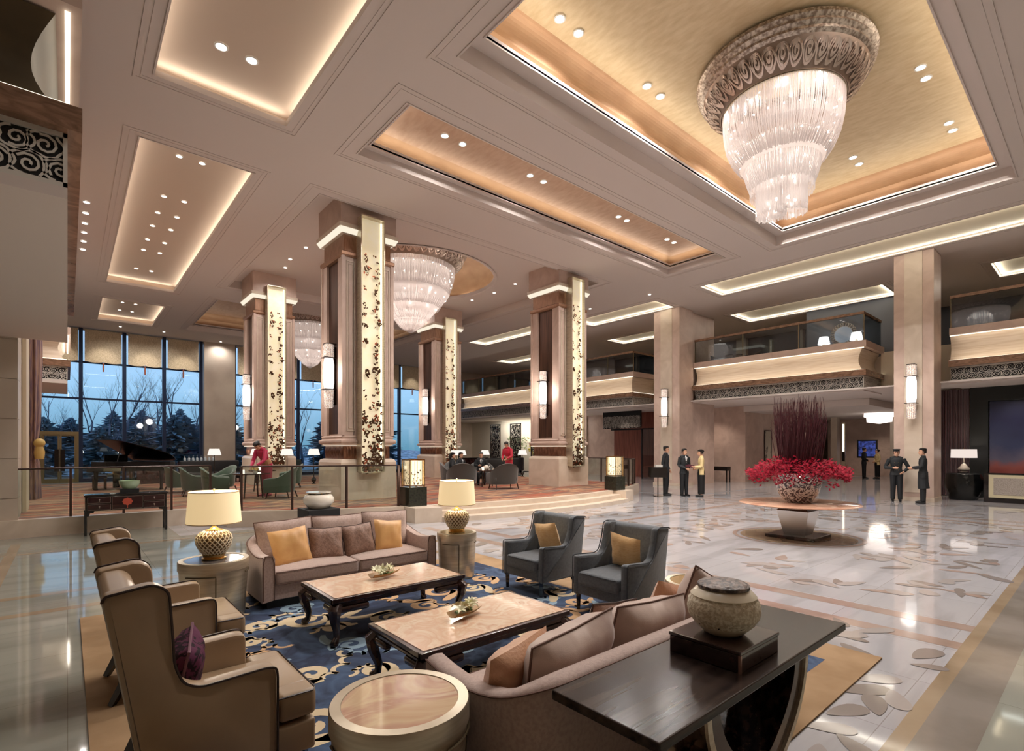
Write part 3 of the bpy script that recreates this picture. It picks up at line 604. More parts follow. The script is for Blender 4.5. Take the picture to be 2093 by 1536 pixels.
# ---------------------------------------------------------------- outdoors
mb = MB(); g = 24
vs = [(-60 + 150 * i / g, 38.2 + 100 * (j / g) ** 1.5, -.35 + (.9 * noise.noise(Vector((i * .5, j * .4, 0))) + 1.2 * (j / g)) * min(1, j / 4)) for i in range(g + 1) for j in range(g + 1)]
mb.add(vs, [(i * (g + 1) + j, (i + 1) * (g + 1) + j, (i + 1) * (g + 1) + j + 1, i * (g + 1) + j + 1) for i in range(g) for j in range(g)], True); o = struct(mb, 'ground', snow); 
def bare_tree(x, y, h, seed, lab):
    rnd = random.Random(seed); t = thing('bare_tree', lab, 'tree', (x, y, -.2), 0, 'bare winter trees outside the windows'); mb = MB(); tw = MB()
    def br(p, d, l, r, lev):
        pts = [p]; q = Vector(p); dd = Vector(d)
        for k in range(4):
            dd = (dd + Vector((rnd.uniform(-.12, .12), rnd.uniform(-.12, .12), rnd.uniform(0, .10)))).normalized(); q = q + dd * l / 4; pts.append(tuple(q))
        (mb if lev < 2 else tw).tube(pts, [r, r * .85, r * .7, r * .58, r * .42], 5 if lev < 2 else 3)
        if lev < (5 if h > 9 else 4):
            for k in range(rnd.randint(3, 4) if lev < 3 else 3):
                f = rnd.randint(1, 4); a = rnd.uniform(0, 2 * PI); o_ = Vector((math.cos(a), math.sin(a), rnd.uniform(.5, 1.1)))
                br(pts[f], (dd * .7 + o_ * .6).normalized(), l * rnd.uniform(.5, .72), r * .5 * (1.1 - .1 * f), lev + 1)
    br((0, 0, 0), (rnd.uniform(-.06, .06), 0, 1), h * .45, h * .016, 0)
    mb.build('trunk', bark, t, merge=False); tw.build('twigs', bark, t, merge=False)
def conifer(x, y, h, seed, lab, w=.28):
    rnd = random.Random(seed); t = thing('conifer', lab, 'tree', (x, y, -.3), 0, 'dark evergreens outside the windows'); mb = MB(); mb.tube([(0, 0, 0), (0, 0, h * .95)], [h * .02, .02], 6); mb.build('trunk', bark, t)
    mb = MB()
    for k in range(int(h * 90)):
        f = rnd.random() ** .8; z = h * (.06 + .94 * f); rr = h * w * (.35 + .65 * math.sin(PI * min(1, f * .9 + .12))) * (.8 + .5 * noise.noise(Vector((f * 4, seed, 0)))) * max(0, 1 - f ** 3) ** .5 + .05; a = rnd.uniform(0, 2 * PI); l = rr * rnd.uniform(.35, 1.15); dz = rnd.uniform(-.3, .15) * l
        ca, sa = math.cos(a), math.sin(a); wd = .10 * l + .03
        mb.add([(0, 0, z), (ca * l * .6 - sa * wd, sa * l * .6 + ca * wd, z + dz * .4 - .03), (ca * l, sa * l, z + dz), (ca * l * .6 + sa * wd, sa * l * .6 - ca * wd, z + dz * .4 + .02), (ca * l * .6, sa * l * .6, z + dz * .4 - .15)], [(0, 1, 2, 3), (0, 1, 4), (1, 2, 4), (2, 3, 4), (3, 0, 4)], False)
    mb.build('foliage', conif, t, merge=False)
for i, (x, y, h) in enumerate(((3.1, 47, 9.2), (5.2, 45, 8.2), (6.6, 50, 10), (-2.2, 48, 8), (1.2, 54, 9), (11.8, 47, 10), (16.5, 49, 9.5), (8.8, 53, 9.5), (22, 50, 10), (2.4, 50, 8.6), (4.4, 52, 9.4), (-.6, 52, 8.4), (6.2, 47, 8.8), (10.4, 50, 9.2))):
    bare_tree(x, y, h, 20 + i, ['tall bare tree behind the second window pane from the door', 'wide bare tree with forked limbs beside the stone pier', 'tallest bare tree seen over the piano', 'bare tree above the double door', 'thin bare tree standing furthest back left of the piano', 'bare tree in the window behind the rear lit column', 'bare tree seen past the front column', 'bare tree hidden partly by the stone pier', 'bare tree in the window beneath the dome', 'slim bare tree just past the door frame', 'slim bare tree above the piano lid', 'slim bare tree above the door leaf', 'bare tree with fine twigs touching the stone pier', 'bare tree in the pane next to the rear column'][i])
places = ['beside the double door', 'just in front of the stone pier', 'behind the double glass door', 'behind the piano lid', 'behind the rear lit column', 'just past the rear lit column', 'seen past the front column', 'beneath the round dome', 'at the last window', 'behind the stone pier', 'beyond the first glass pane', 'behind the second pier', 'far behind the door', 'between the door and piano', 'above the piano tail', 'deep behind the piano']
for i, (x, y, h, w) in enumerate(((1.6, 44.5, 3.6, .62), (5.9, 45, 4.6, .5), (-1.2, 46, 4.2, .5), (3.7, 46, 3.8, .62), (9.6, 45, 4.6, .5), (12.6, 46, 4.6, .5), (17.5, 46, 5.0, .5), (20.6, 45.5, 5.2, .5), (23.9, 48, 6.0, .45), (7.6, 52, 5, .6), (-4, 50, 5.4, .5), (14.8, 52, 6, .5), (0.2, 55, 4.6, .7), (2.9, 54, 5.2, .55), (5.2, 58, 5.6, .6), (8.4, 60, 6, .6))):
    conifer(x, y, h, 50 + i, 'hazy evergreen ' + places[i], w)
for i in range(26):
    rnd = random.Random(300 + i); x, y = -6 + 1.35 * i + rnd.uniform(-.4, .4), 62 + rnd.uniform(-3, 6)
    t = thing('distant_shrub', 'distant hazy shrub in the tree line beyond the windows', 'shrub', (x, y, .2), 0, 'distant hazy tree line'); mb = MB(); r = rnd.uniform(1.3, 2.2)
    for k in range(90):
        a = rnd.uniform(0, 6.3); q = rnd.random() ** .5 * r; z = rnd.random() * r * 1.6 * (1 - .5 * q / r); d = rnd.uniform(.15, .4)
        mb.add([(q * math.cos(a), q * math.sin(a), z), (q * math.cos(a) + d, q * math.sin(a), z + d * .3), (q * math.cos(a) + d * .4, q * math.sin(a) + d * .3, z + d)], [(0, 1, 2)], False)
    mb.build('foliage', mat('far_foliage', S(104, 134, 148), .9, col2=S(84, 116, 130), scale=2), t, merge=False)  # distance haze put into the foliage colour as pale blue
# ================================================================ COLUMNS
def leafshape(mb, x, y, s, a, P, depth=0):
    n = 10; pts = []
    for i in range(n):
        t = 2 * PI * i / n; r = s * (1 + .35 * math.cos(t) ** 3); px, py = r * math.cos(t), .55 * s * math.sin(t) * (1 + .25 * math.cos(3 * t))
        pts.append(P(x + px * math.cos(a) - py * math.sin(a), y + px * math.sin(a) + py * math.cos(a), depth))
    mb.add(pts, [tuple(range(n))], False)
def make_column(lab, seed=0):
    t = thing('column', lab, 'column', (0, 0, PF), 0, 'leaf-lit marble columns of the lounge'); h = .83; B = -PF
    def sqring(w, z): return [(-w, -w, z + B), (w, -w, z + B), (w, w, z + B), (-w, w, z + B)]
    mb = MB(); mb.loft([sqring(h, PF), sqring(h, 1.40), sqring(h - .03, 1.47), sqring(h - .1, 1.50)], True, True, False); mb.build('plinth', stone, t)
    mb = MB(); mb.loft([sqring(h - .14, 1.5), sqring(h - .14, 1.92)], True, True, False); bd = mb.build('copper_band', copperb, t)
    mb = MB()
    for sgn in (0, 1, 2, 3):
        M = Matrix.Rotation(sgn * PI / 2, 4, 'Z')
        for k in range(-7, 8):
            x = k * .085
            if abs(x) > .62: continue
            pts = [(x - .035, -h + .14, 1.52 + B), (x + .035, -h + .14, 1.52 + B), (x + .035, -h + .14, 1.88 + B), (x - .035, -h + .14, 1.88 + B), (x, -h + .10, 1.7 + B)]
            mb.add([tuple(M @ Vector(p)) for p in pts], [(0, 1, 4), (1, 2, 4), (2, 3, 4), (3, 0, 4)], False)
    mb.build('ribbing', copperb, bd)
    mb = MB(); w = h - .06; rect_ring(mb, -w, w, -w, w, .02, 1.868 + B, 1.878 + B); mb.build('band_light', ledw2, t)
    mb = MB(); mb.loft([sqring(h - .13, 1.88), sqring(h - .02, 1.93), sqring(h, 1.97), sqring(h, 2.02), sqring(h - .07, 2.07), sqring(h - .05, 2.12), sqring(h - .08, 2.16)], True, True, False); mb.build('base_moulding', stone2, t)
    # shaft: four corner pilasters, recessed faces
    s = h - .08; z0, z1 = 2.16 + B, 7.17 + B
    mb = MB(); mb.box(-s + .08, s - .08, -s + .08, s - .08, z0, z1)
    for a in (-1, 1):
        for c in (-1, 1):
            xx = sorted((a * s, a * (s - .34))); yy = sorted((c * s, c * (s - .34))); mb.box(xx[0], xx[1], yy[0], yy[1], z0, z1)
            xx = sorted((a * (s + .03), a * (s - .06))); yy = sorted((c * (s + .03), c * (s - .06))); mb.box(xx[0], xx[1], yy[0], yy[1], z0, z1)
    mb.build('shaft', stone2, t)
    mb = MB()   # raised panel frames on -Y face either side of the leaf box, and on corner pilasters
    for f in (0, 2):
        M = Matrix.Rotation(f * PI / 2, 4, 'Z')
        for xa, xb in ((-s + .10, -.40), (.40, s - .10)):
            for (a, b_, c, d) in ((xa, xb, z0 + .12, z0 + .15), (xa, xb, z1 - .18, z1 - .15), (xa, xa + .03, z0 + .12, z1 - .15), (xb - .03, xb, z0 + .12, z1 - .15), (xa + .06, xb - .06, z0 + .2, z0 + .215), (xa + .06, xb - .06, z1 - .25, z1 - .235), (xa + .06, xa + .075, z0 + .2, z1 - .235), (xb - .075, xb - .06, z0 + .2, z1 - .235)):
                vs = [tuple(M @ Vector(p)) for p in ((a, -s - .018, c), (b_, -s - .018, c), (b_, -s - .018, d), (a, -s - .018, d), (a, -s + .01, c), (b_, -s + .01, c), (b_, -s + .01, d), (a, -s + .01, d))]
                mb.add(vs, [(0, 1, 2, 3), (0, 4, 5, 1), (1, 5, 6, 2), (2, 6, 7, 3), (3, 7, 4, 0)], False)
    # fill panels between pilaster and leaf box
    mb.build('panel_moulding', stone, t)
    mb = MB()
    for f in (0, 2):
        M = Matrix.Rotation(f * PI / 2, 4, 'Z'); vs = [tuple(M @ Vector(p)) for p in ((-s + .3, -s, z0), (s - .3, -s, z0), (s - .3, -s, z1), (-s + .3, -s, z1))]; mb.add(vs, [(0, 1, 2, 3)], False)
    mb.build('face_panel', stone2, t)
    for f in (3, 1):   # bronze recess on the side faces
        M = Matrix.Rotation(f * PI / 2, 4, 'Z'); q = s - .07
        vs = [tuple(M @ Vector(p)) for p in ((-s + .34, -q, z0 + .05), (s - .34, -q, z0 + .05), (s - .34, -q, z1 - .06), (-s + .34, -q, z1 - .06))]; mb = MB(); mb.add(vs, [(0, 1, 2, 3)], False); mb.build('bronze_recess', bronze, t)
    mb = MB(); mb.loft([sqring(s + .02, 7.12), sqring(s + .05, 7.17), sqring(s + .05, 7.25), sqring(s - .04, 7.3), sqring(s - .04, 7.74)], True, True, False); mb.build('copper_capital', mat('copper_capital', S(166, 128, 104), .35, .5, col2=S(140, 104, 82), scale=5, stretch=(8, 8, 1)), t)
    mb = MB(); mb.loft([sqring(s - .04, 7.74), sqring(s + .03, 7.76), sqring(s + .05, 7.84), sqring(s + .12, 7.90), sqring(s + .14, 8.0), sqring(s + .05, 8.0)], True, True, False); mb.build('cornice', stone, t)
    mb = MB(); w = s + .07
    for f in range(4):
        M = Matrix.Rotation(f * PI / 2, 4, 'Z'); vs = [tuple(M @ Vector(p)) for p in ((-w, -s - .045, 7.755 + B), (w, -s - .045, 7.755 + B), (w + .05, -s - .135, 7.885 + B), (-w - .05, -s - .135, 7.885 + B))]; mb.add(vs, [(0, 1, 2, 3)], False)
    mb.build('cornice_light', emis('cornice_glow', (1, .90, .72), 1.05), t)
    mb = MB(); mb.loft([sqring(h, 8.0), sqring(h, ZL)], True, True, False); mb.build('capital_block', stone2, t)
    # leaf light box on the -Y face
    zb, zt = 1.14 + B, 8.26 + B; hw = .33; yb = -s - .10
    mb = MB()
    mb.box(-hw - .03, -hw, yb - .22, yb + .09, zb, zt); mb.box(hw, hw + .03, yb - .22, yb + .09, zb, zt); mb.box(-hw, hw, yb - .22, yb + .12, zt, zt + .03); mb.box(-hw, hw, yb - .22, yb + .12, zb - .03, zb)
    mb.build('light_box_frame', champ, t)
    mb = MB(); mb.quad((-hw, yb - .04, zb), (hw, yb - .04, zb), (hw, yb - .04, zt), (-hw, yb - .04, zt)); mb.build('backlit_panel', backlit, t)
    mb = MB(); mb.box(-hw + .004, -hw + .03, yb - .085, yb - .05, zb + .02, zt - .02); mb.box(hw - .03, hw - .004, yb - .085, yb - .05, zb + .02, zt - .02); mb.build('led_strip', ledw2, t)
    rnd = random.Random(seed); l1 = MB(); l2 = MB()
    for k in range(230):
        f = rnd.random() ** 1.9; z = zb + .05 + (zt - zb - 1.0) * f; x = rnd.uniform(-hw + .04, hw - .04)
        if f > .35: x = (hw - .1) * rnd.choice((-1, 1, 1)) * rnd.uniform(.4, 1)
        sz = rnd.uniform(.028, .052) * (1.25 - .35 * f); a = rnd.uniform(0, 6.3)
        for q in range(rnd.choice((1, 2, 3))): leafshape(l2 if rnd.random() < .16 else l1, x + q * sz * 1.0 * math.cos(a + q), z + q * sz * math.sin(a + q), sz, a + q * 2.1, lambda p, y, d: (p, yb - .10 - d, y), rnd.uniform(0, .05))
    l1.build('bronze_leaves', leafm, t, merge=False); l2.build('copper_leaves', leafr, t, merge=False)
    for sx in (-1, 1): pass
    return t
col = make_column('massive marble column nearest the seating area, with leaf-patterned light box and sconce', 3); col.location = (6.51, 14.63, PF)
col4 = dup(col, (14.76, 14.38, PF), label='leaf-lit marble column beside the waitress in crimson and the stair-end lantern')
col2 = dup(col, (6.35, 22.9, PF), label='leaf-lit marble column behind the woman in magenta, standing left of the nearest column')
col3 = dup(col, (14.5, 22.6, PF), label='leaf-lit marble column just below the round chandelier, behind the seated guests')
def make_sconce(loc, lab, rz=-PI / 2, sc_=1.0, power=75):
    t = thing('wall_sconce', lab, 'wall lamp', loc, rz, 'tall crystal wall sconces')
    # local: wall at y=0, projects toward -y; z 0 = bottom
    H = 1.85
    mb = MB(); mb.box(-.07, .07, -.05, 0, .1, H - .1); mb.build('back_plate', darkmetal, t)
    mb = MB(); mb.lathe([(0, 0), (.10, 0), (.11, .12), (.10, .13), (.12, .28), (.13, .42), (.135, .52), (0, .52)], 14, (0, -.17, 0)); mb.build('lower_crystal', sconcem, t)
    mb = MB(); mb.lathe([(0, .53), (.12, .53), (.15, .7), (.15, 1.25), (.12, 1.42), (0, 1.42)], 14, (0, -.17, 0)); mb.build('lamp_shade', emis('sconce_shade', (1, .91, .84), 1.5), t)
    mb = MB(); mb.lathe([(0, 1.44), (.13, 1.44), (.135, 1.6), (.125, 1.62), (.12, 1.82), (0, 1.82)], 14, (0, -.17, 0)); mb.build('upper_crystal', sconcem, t)
    for q_ in ((.17, .34, .515, .535), (.17, .34, 1.42, 1.44), (.12, .29, 1.82, 1.84)): mb = MB(); mb.box(-q_[0], q_[0], -q_[1], 0, q_[2], q_[3]); mb.build('bracket', darkmetal, t)
    mb = MB()
    for z0_, z1_, r in ((.02, .5, .125), (1.45, 1.8, .14)):
        for k in range(14):
            a = 2 * PI * k / 14; x, y = r * math.cos(a), -.17 + r * math.sin(a)
            zz_ = z0_
            while zz_ < z1_:
                mb.sphere((x, y, zz_ + .02), .016, 4, 3); zz_ += .045
    mb.build('crystal_beads', cr_in, t, merge=False); t.scale = (sc_,) * 3
    lamp('POINT', Vector(loc) + Matrix.Rotation(rz, 3, 'Z') @ Vector((0, -.6, 1.0)), power, (1, .88, .78), .25, name='sconce_light'); return t
s1 = make_sconce((6.51 - .68, 14.63, 2.95), 'crystal sconce on the bronze side of the column nearest the seating area')
for (x, y, lab) in ((14.76, 14.38, 'crystal sconce on the bronze side of the column beside the stair-end lantern'), (6.35, 22.9, 'crystal sconce on the column behind the woman in magenta'), (14.5, 22.6, 'crystal sconce on the column below the round chandelier')):
    dup(s1, (x - .68, y, 2.95), label=lab); lamp('POINT', (x - 1.2, y, 4.0), 75, (1, .88, .78), .25, name='sconce_light')
dup(s1, (21.8, 4.5, 2.8), label='crystal sconce on the wall pillar behind the two men in black coats'); lamp('POINT', (21.2, 4.5, 3.9), 6, (1, .88, .78), .2, name='sconce_light')
dup(s1, (21.8, 14.05, 2.8), label='crystal sconce on the wall pillar above the man in black standing sideways'); lamp('POINT', (21.2, 14.05, 3.9), 6, (1, .88, .78), .2, name='sconce_light')
# wall pillars
def pillar(y0, y1, x1, lab):
    t = thing('wall_pillar', lab, 'pillar', (21.9, (y0 + y1) / 2, 0)); w = (y1 - y0) / 2; d = x1 - 21.9
    mb = MB(); mb.box(0, d, -w, w, 0, ZC); mb.build('shaft', stone2, t)
    mb = MB(); mb.box(-.03, 0, -w * .45, w * .45, .3, ZC); mb.build('centre_strip', stone, t)
    mb = MB(); mb.box(-.05, d, -w - .02, w + .02, 0, .14); mb.build('base', stone, t)
pillar(3.95, 5.05, 23.0, 'tall marble wall pillar behind the two men in black, carrying a crystal sconce')
pillar(13.4, 14.8, 23.1, 'tall marble wall pillar behind the three staff, between two balconies')
mb = MB(); mb.box(23.0, 24.4, 4.5, 5.0, 0, ZC); mb.box(23.1, 25.5, 13.6, 14.6, 0, ZC); struct(mb, 'wall_pier_return', stone2)
# ================================================================ BALCONIES
def balcony(name_lab, X, Xw, Y0, Y1, sgn=1, seed=1, rail=True, power=1.7, ov=.22, fmat=None):
    """front plane X (faces -x when sgn=1), wall plane Xw, from Y0 to Y1"""
    t = thing('balcony', name_lab, 'balcony', (X, Y0, 4.1)); Lg = Y1 - Y0; D = abs(Xw - X); O = -4.1
    def bx(mb, a, b_, y0, y1, z0, z1):
        a, b_ = sorted((a * sgn, b_ * sgn)); mb.box(a, b_, y0, y1, z0 + O, z1 + O)
    mb = MB(); bx(mb, 0, D, 0, Lg, 4.02, 4.12); mb.build('soffit', paint, t)
    mb = MB(); bx(mb, .03, D, .03, Lg - .03, 4.12, 4.60); mb.build('fascia_backing', blackm, t)
    mb = MB()
    fret(mb, Lg, .40, lambda x, y, d: (sgn * (.028 - d), x, 4.16 + y + O), seed, .21, .014, .012)
    fret(mb, min(D, 4), .40, lambda x, y, d: (sgn * x, .028 - d, 4.16 + y + O), seed + 5, .14 if sgn > 0 else .2, .013 if sgn > 0 else .019, .012)
    for z in (4.12, 4.56): bx(mb, 0, D, 0, .03, z, z + .04); bx(mb, 0, .03, 0, Lg, z, z + .04)
    bx(mb, 0, .03, 0, .03, 4.12, 4.6)
    mb.build('cloud_fretwork', mat('fret_grey', S(214, 210, 202), .5), t, merge=False)
    mb = MB(); bx(mb, -ov, D, -min(ov, .12), Lg, 4.60, 4.82); mb.build('marble_ledge', brownm, t)
    # concave backlit metal fascia
    prof = [(.08 + .17 * math.sin(PI * k / 10), 4.84 + .84 * k / 10 + O) for k in range(11)]
    mb = MB(); rings = [[(sgn * d, Lg, z), (sgn * d, d, z), (sgn * D, d, z)] for d, z in prof]; mb.loft(rings, False, False, True); mb.build('curved_fascia', fmat or fabriccove, t)
    mb = MB(); bx(mb, -min(ov, .10), D, -min(ov, .10), Lg, 5.70, 5.95); mb.build('top_ledge', stone2, t)
    mb = MB(); bx(mb, .26, D, .26, Lg - .02, 5.42, 5.60); mb.build('floor_slab', wallm, t)
    mb = MB(); bx(mb, -.02, .02, .0, Lg, 5.672, 5.695); bx(mb, -.05, -.02, -.0, Lg, 4.823, 4.85); bx(mb, .02, D, -.05, -.02, 4.823, 4.85); mb.build('led_strip', ledw2, t)
    for (z, ro) in ((5.66, 0), (4.86, 1)):
        o = lamp('AREA', (X - sgn * .03, Y0 + Lg / 2, z), power * Lg * (.6 if ro == 0 else 1), (1, .90, .74), Lg - .3, size_y=.04, name='fascia_light')
        aim(o, (sgn * .8, 0, -1 if ro == 0 else 1.3), (0, 1, 0))
    if rail:
        n = max(2, round(Lg / 2.1)); w = Lg / n
        for k in range(n): mb = MB(); bx(mb, .02, .035, w * k + .01, w * (k + 1) - .01, 5.95, 6.98); mb.build('glass_panel', balcglass, t)
        mb = MB(); bx(mb, .05, D, .02, .035, 5.95, 6.98); mb.build('glass_panel', balcglass, t)
        for k in range(n + 1): mb = MB(); y = min(max(w * k, .02), Lg - .02); bx(mb, .04, .08, y - .02, y + .02, 5.95, 6.98); mb.build('post', mat('gold_post', S(176, 150, 112), .35, .7), t)
        mb = MB(); bx(mb, 0, .09, 0, Lg, 6.98, 7.08); bx(mb, .09, D, 0, .09, 6.98, 7.08); mb.build('handrail', brownm, t)
    return t
balcony('long balcony above the three staff, between the two wall pillars, gold-lit fascia', 23.2, 25.5, 6.3, 13.38, 1, 2)
balcony('balcony at the picture edge over the reception desk and burgundy curtain', 23.2, 25.5, -3, 3.75, 1, 3)
bpy.context.view_layer.update()
balcony('balcony between the stair-end column and the wall pillar with three staff', 23.2, 25.5, 17.0, 22.3, 1, 4)
balcony('far balcony seen between the two columns, above the bright screened doorway', 23.2, 25.5, 24.8, 33, 1, 5)
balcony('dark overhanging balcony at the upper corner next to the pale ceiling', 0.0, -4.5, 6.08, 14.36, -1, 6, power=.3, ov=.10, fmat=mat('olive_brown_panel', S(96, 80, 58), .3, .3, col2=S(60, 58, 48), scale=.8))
balcony('small golden balcony in the distance beside the garden door', 0.0, -1.15, 23.4, 28.0, -1, 7, power=4, ov=.08)
# upstairs: floor slab, walls
mb = MB(); mb.box(25.5, 42, -6, 38, 4.1, 5.6); struct(mb, 'floor_upstairs', wallm)
mb = MB(); mb.box(25.42, 25.5, 3.75, 6.3, 4.1, 5.75); mb.box(25.42, 25.5, 13.4, 17.2, 4.1, 5.75); mb.box(25.42, 25.5, 22, 25, 4.1, 5.75); struct(mb, 'wall_balcony_side', mat('cream_wall', S(240, 228, 206), .6))
mb = MB(); mb.box(22.9, 42, -6, 38, 4.06, 4.11); struct(mb, 'ceiling_lower', paint)
mb = MB(); mb.box(31.5, 31.7, -6, 38, 5.6, ZC); mb.box(27.55, 27.7, 6.0, 9.9, 5.6, ZC); struct(mb, 'wall_upstairs', darkwall)
mb = MB()
for y0, y1, m_ in ((6.3, 6.8, 0), (9.0, 9.6, 0), (11.4, 11.55, 0), (14.6, 15.2, 0), (17.9, 18.2, 0)): mb.box(31.2, 31.5, y0, y1, 5.6, ZC)
struct(mb, 'wall_upstairs_piers', wallm)
mb = MB(); mb.box(31.35, 31.5, 7.6, 9.0, 5.6, 8.2); mb.box(31.35, 31.5, 9.6, 10.4, 5.6, 8.2); mb.box(31.35, 31.5, 18.2, 20.5, 5.6, 8.2); trim(mb, darkwood2)
mb = MB(); mb.box(30.5, 30.6, 24, 36, 5.6, ZC); struct(mb, 'wall_upstairs_far', mat('upstairs_far', S(120, 104, 98), .6))
# round mirror and lamps upstairs
t = thing('round_mirror', 'round pale mirror with carved ring upstairs, between two glowing lamps', 'mirror', (27.535, 8.3, 7.13), PI / 2)
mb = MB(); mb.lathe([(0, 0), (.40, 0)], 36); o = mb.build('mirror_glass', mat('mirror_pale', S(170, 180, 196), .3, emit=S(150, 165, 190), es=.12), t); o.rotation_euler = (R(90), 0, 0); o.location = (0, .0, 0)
mb = MB()
for k in range(26): a = 2 * PI * k / 26; pts = [(.46 * math.cos(a) + .08 * math.cos(q), 0, .46 * math.sin(a) + .08 * math.sin(q)) for q in [2 * PI * j / 8 for j in range(9)]]; mb.tube(pts, .018, 4, False)
mb.build('carved_ring', silver, t)
mb = MB(); mb.box(26.85, 27.4, 6.9, 9.6, 5.6, 6.43); o = mb.build('sideboard', black); tag(o, 'black sideboard under the round mirror upstairs', 'sideboard')
def table_lamp(loc, lab, sr=.24, sh=.28, h=.62, base_m=ceramic, kind=0, glow=None, group=None, power=8, sq=False):
    t = thing('table_lamp', lab, 'lamp', loc, 0, group)
    if kind == 0: prof = [(0, 0), (.09, 0), (.09, .02), (.05, .04), (.03, .07), (.09, .13), (.10, .2), (.05, .28), (.02, .31), (.012, h - sh + .03), (0, h - sh + .03)]
    else: prof = [(0, 0), (.10, 0), (.10, .03), (.06, .05), (.17, .09), (.16, .14), (.10, .20), (.07, .27), (.03, .3), (.012, h - sh + .03), (0, h - sh + .03)]
    mb = MB(); mb.lathe(prof, 16); mb.build('lamp_base', base_m, t)
    mb = MB(); mb.lathe([(sr, h - sh), (sr * (.97 if sq else .72), h)], 24); mb.build('lamp_shade', glow or emis('small_shade_glow', (1, .86, .72), 1.5), t)
    mb = MB(); mb.tube([(0, 0, h - sh + .03), (0, 0, h + .03)], .006, 5); mb.build('finial', brass, t)
    if power: lamp('POINT', (loc[0], loc[1], loc[2] + h - .1), power, WARM, .08, name='lamp_glow')
    return t
up = emis('upstairs_shade_glow', (1, .93, .86), 3.2)
tl = table_lamp((27.1, 8.98, 6.43), 'glowing table lamp upstairs on the sideboard, the one nearer the staff pillar', .26, .34, .62, glow=up, group=None)
tl2 = dup(tl, (27.1, 7.65, 6.43), label='glowing table lamp upstairs on the sideboard, the one nearer the pillar with coated men')
for (y, lab) in ((29.4, 'far upstairs lamp behind the glass, in the twin pair by the dark frame'), (28.95, 'far upstairs lamp, second of the twin pair'), (26.6, 'single far upstairs lamp beside the column edge')):
    dup(tl, (27.6, y, 6.4), label=lab)
mb = MB(); mb.box(27.3, 27.9, 26.1, 29.9, 5.6, 6.4); tag(mb.build('sideboard', darkwood), 'dark upstairs cabinet carrying the far lamps', 'sideboard')
def tub_chair(name, lab, m, loc, rz, w=.72, grp=None, hb=.82, leg=darkwood):
    t = thing(name, lab, 'armchair', loc, rz, grp)   # faces +x locally
    mb = MB(); rings = []
    n = 20
    outer = []
    for i in range(n + 1):
        a = PI * .5 + PI * i / n
        hh = .60 + (hb - .60) * max(0, math.sin(PI * i / n)) ** 1.6
        cx, cy = .02 + .34 * math.cos(a) * 1.0, w / 2 * math.sin(a) * 1.0
        outer.append((cx, cy, hh))
    front = [(.34, w / 2, .585), (.2, w / 2, .6)]; 
    path = [(.36, w / 2, .56), (.2, w / 2, .59)] + outer[0:] + [(.2, -w / 2, .59), (.36, -w / 2, .56)]
    for (x, y, hh) in path:
        l = math.hypot(x, y) or 1; nx, ny = (0, math.copysign(1, y)) if x > .03 else ((x - .02) / (math.hypot(x - .02, y) or 1), y / (math.hypot(x - .02, y) or 1))
        lean = .07 * max(0, hh - .5) / .3 if x <= .03 else 0
        ring = []
        for dx, z in ((0, .18), (.035, .3), (.03 + lean * .5, hh - .06), (.02 + lean, hh - .012), (-.02 + lean, hh), (-.055 + lean, hh - .015), (-.075 + lean * .5, hh - .08), (-.08, .3), (-.06, .2)):
            ring.append((x + nx * dx, y + ny * dx, z))
        rings.append(ring)
    mb.loft(rings, True, True, True); mb.build('backrest', m, t)
    mb = MB(); mb.rbox((.06, 0, .36), (.62, w - .14, .16), .05, 3, bulge=.02); mb.build('seat', m, t)
    for sx, sy in ((.28, 1), (.28, -1), (-.26, 1), (-.26, -1)):
        mb = MB(); mb.tube([(sx, sy * (w / 2 - .1), .2), (sx + (.05 if sx > 0 else -.07), sy * (w / 2 - .07), 0)], [.024, .014], 6); mb.build('leg', leg, t)
    return t
uc = tub_chair('upstairs_armchair', 'grey tub chair behind the balcony glass, left of the dark upstairs table', mat('upstairs_velvet', S(74, 72, 70), .8), (24.6, 12.85, 5.6), R(-60), .75)
dup(uc, (24.6, 11.25, 5.6), 2.2, label='grey tub chair behind the balcony glass, right of the dark upstairs table')
t = thing('side_table', 'small dark upstairs table between two tub chairs', 'table', (24.6, 12.1, 5.6)); mb = MB(); mb.lathe([(0, .7), (.4, .7), (.4, .74), (0, .74)], 20); mb.build('table_top', black, t); mb = MB(); mb.lathe([(0, 0), (.2, 0), (.05, .05), (.05, .7)], 12); mb.build('pedestal', black, t)
# lower right walls
mb = MB(); mb.box(27.5, 27.8, 12.9, 24, 0, 4.1); mb.box(27.8, 38, 12.9, 13.1, 0, 4.1); mb.box(40, 40.2, -6, 13, 0, 4.1); mb.box(30, 30.5, 11.0, 11.7, 0, 4.1); struct(mb, 'wall_lower', stone2)
mb = MB(); mb.box(36.5, 37.2, 8.0, 8.6, 0, 4.1); mb.box(36.5, 37.0, 11.35, 11.7, 0, 4.1); mb.box(36, 36.5, 7.0, 7.25, 0, 4.1); mb.box(33.5, 34.1, 12.4, 12.9, 0, 4.1); struct(mb, 'wall_corridor_piers', wallm)
mb = MB(); mb.box(35.7, 36.2, 3, 6.9, 0, 4.1); struct(mb, 'wall_dark_doorway', mat('green_black', S(26, 34, 32), .5))
mb = MB(); mb.box(25.5, 25.8, -6, 4.6, 0, 4.1); mb.box(25.8, 36, 4.4, 4.6, 0, 4.1); struct(mb, 'wall_reception', wallm)
mb = MB(); mb.box(27.3, 42, 7.2, 12.9, 3.75, 4.05); mb2 = mb; struct(mb, 'ceiling_corridor', paint)
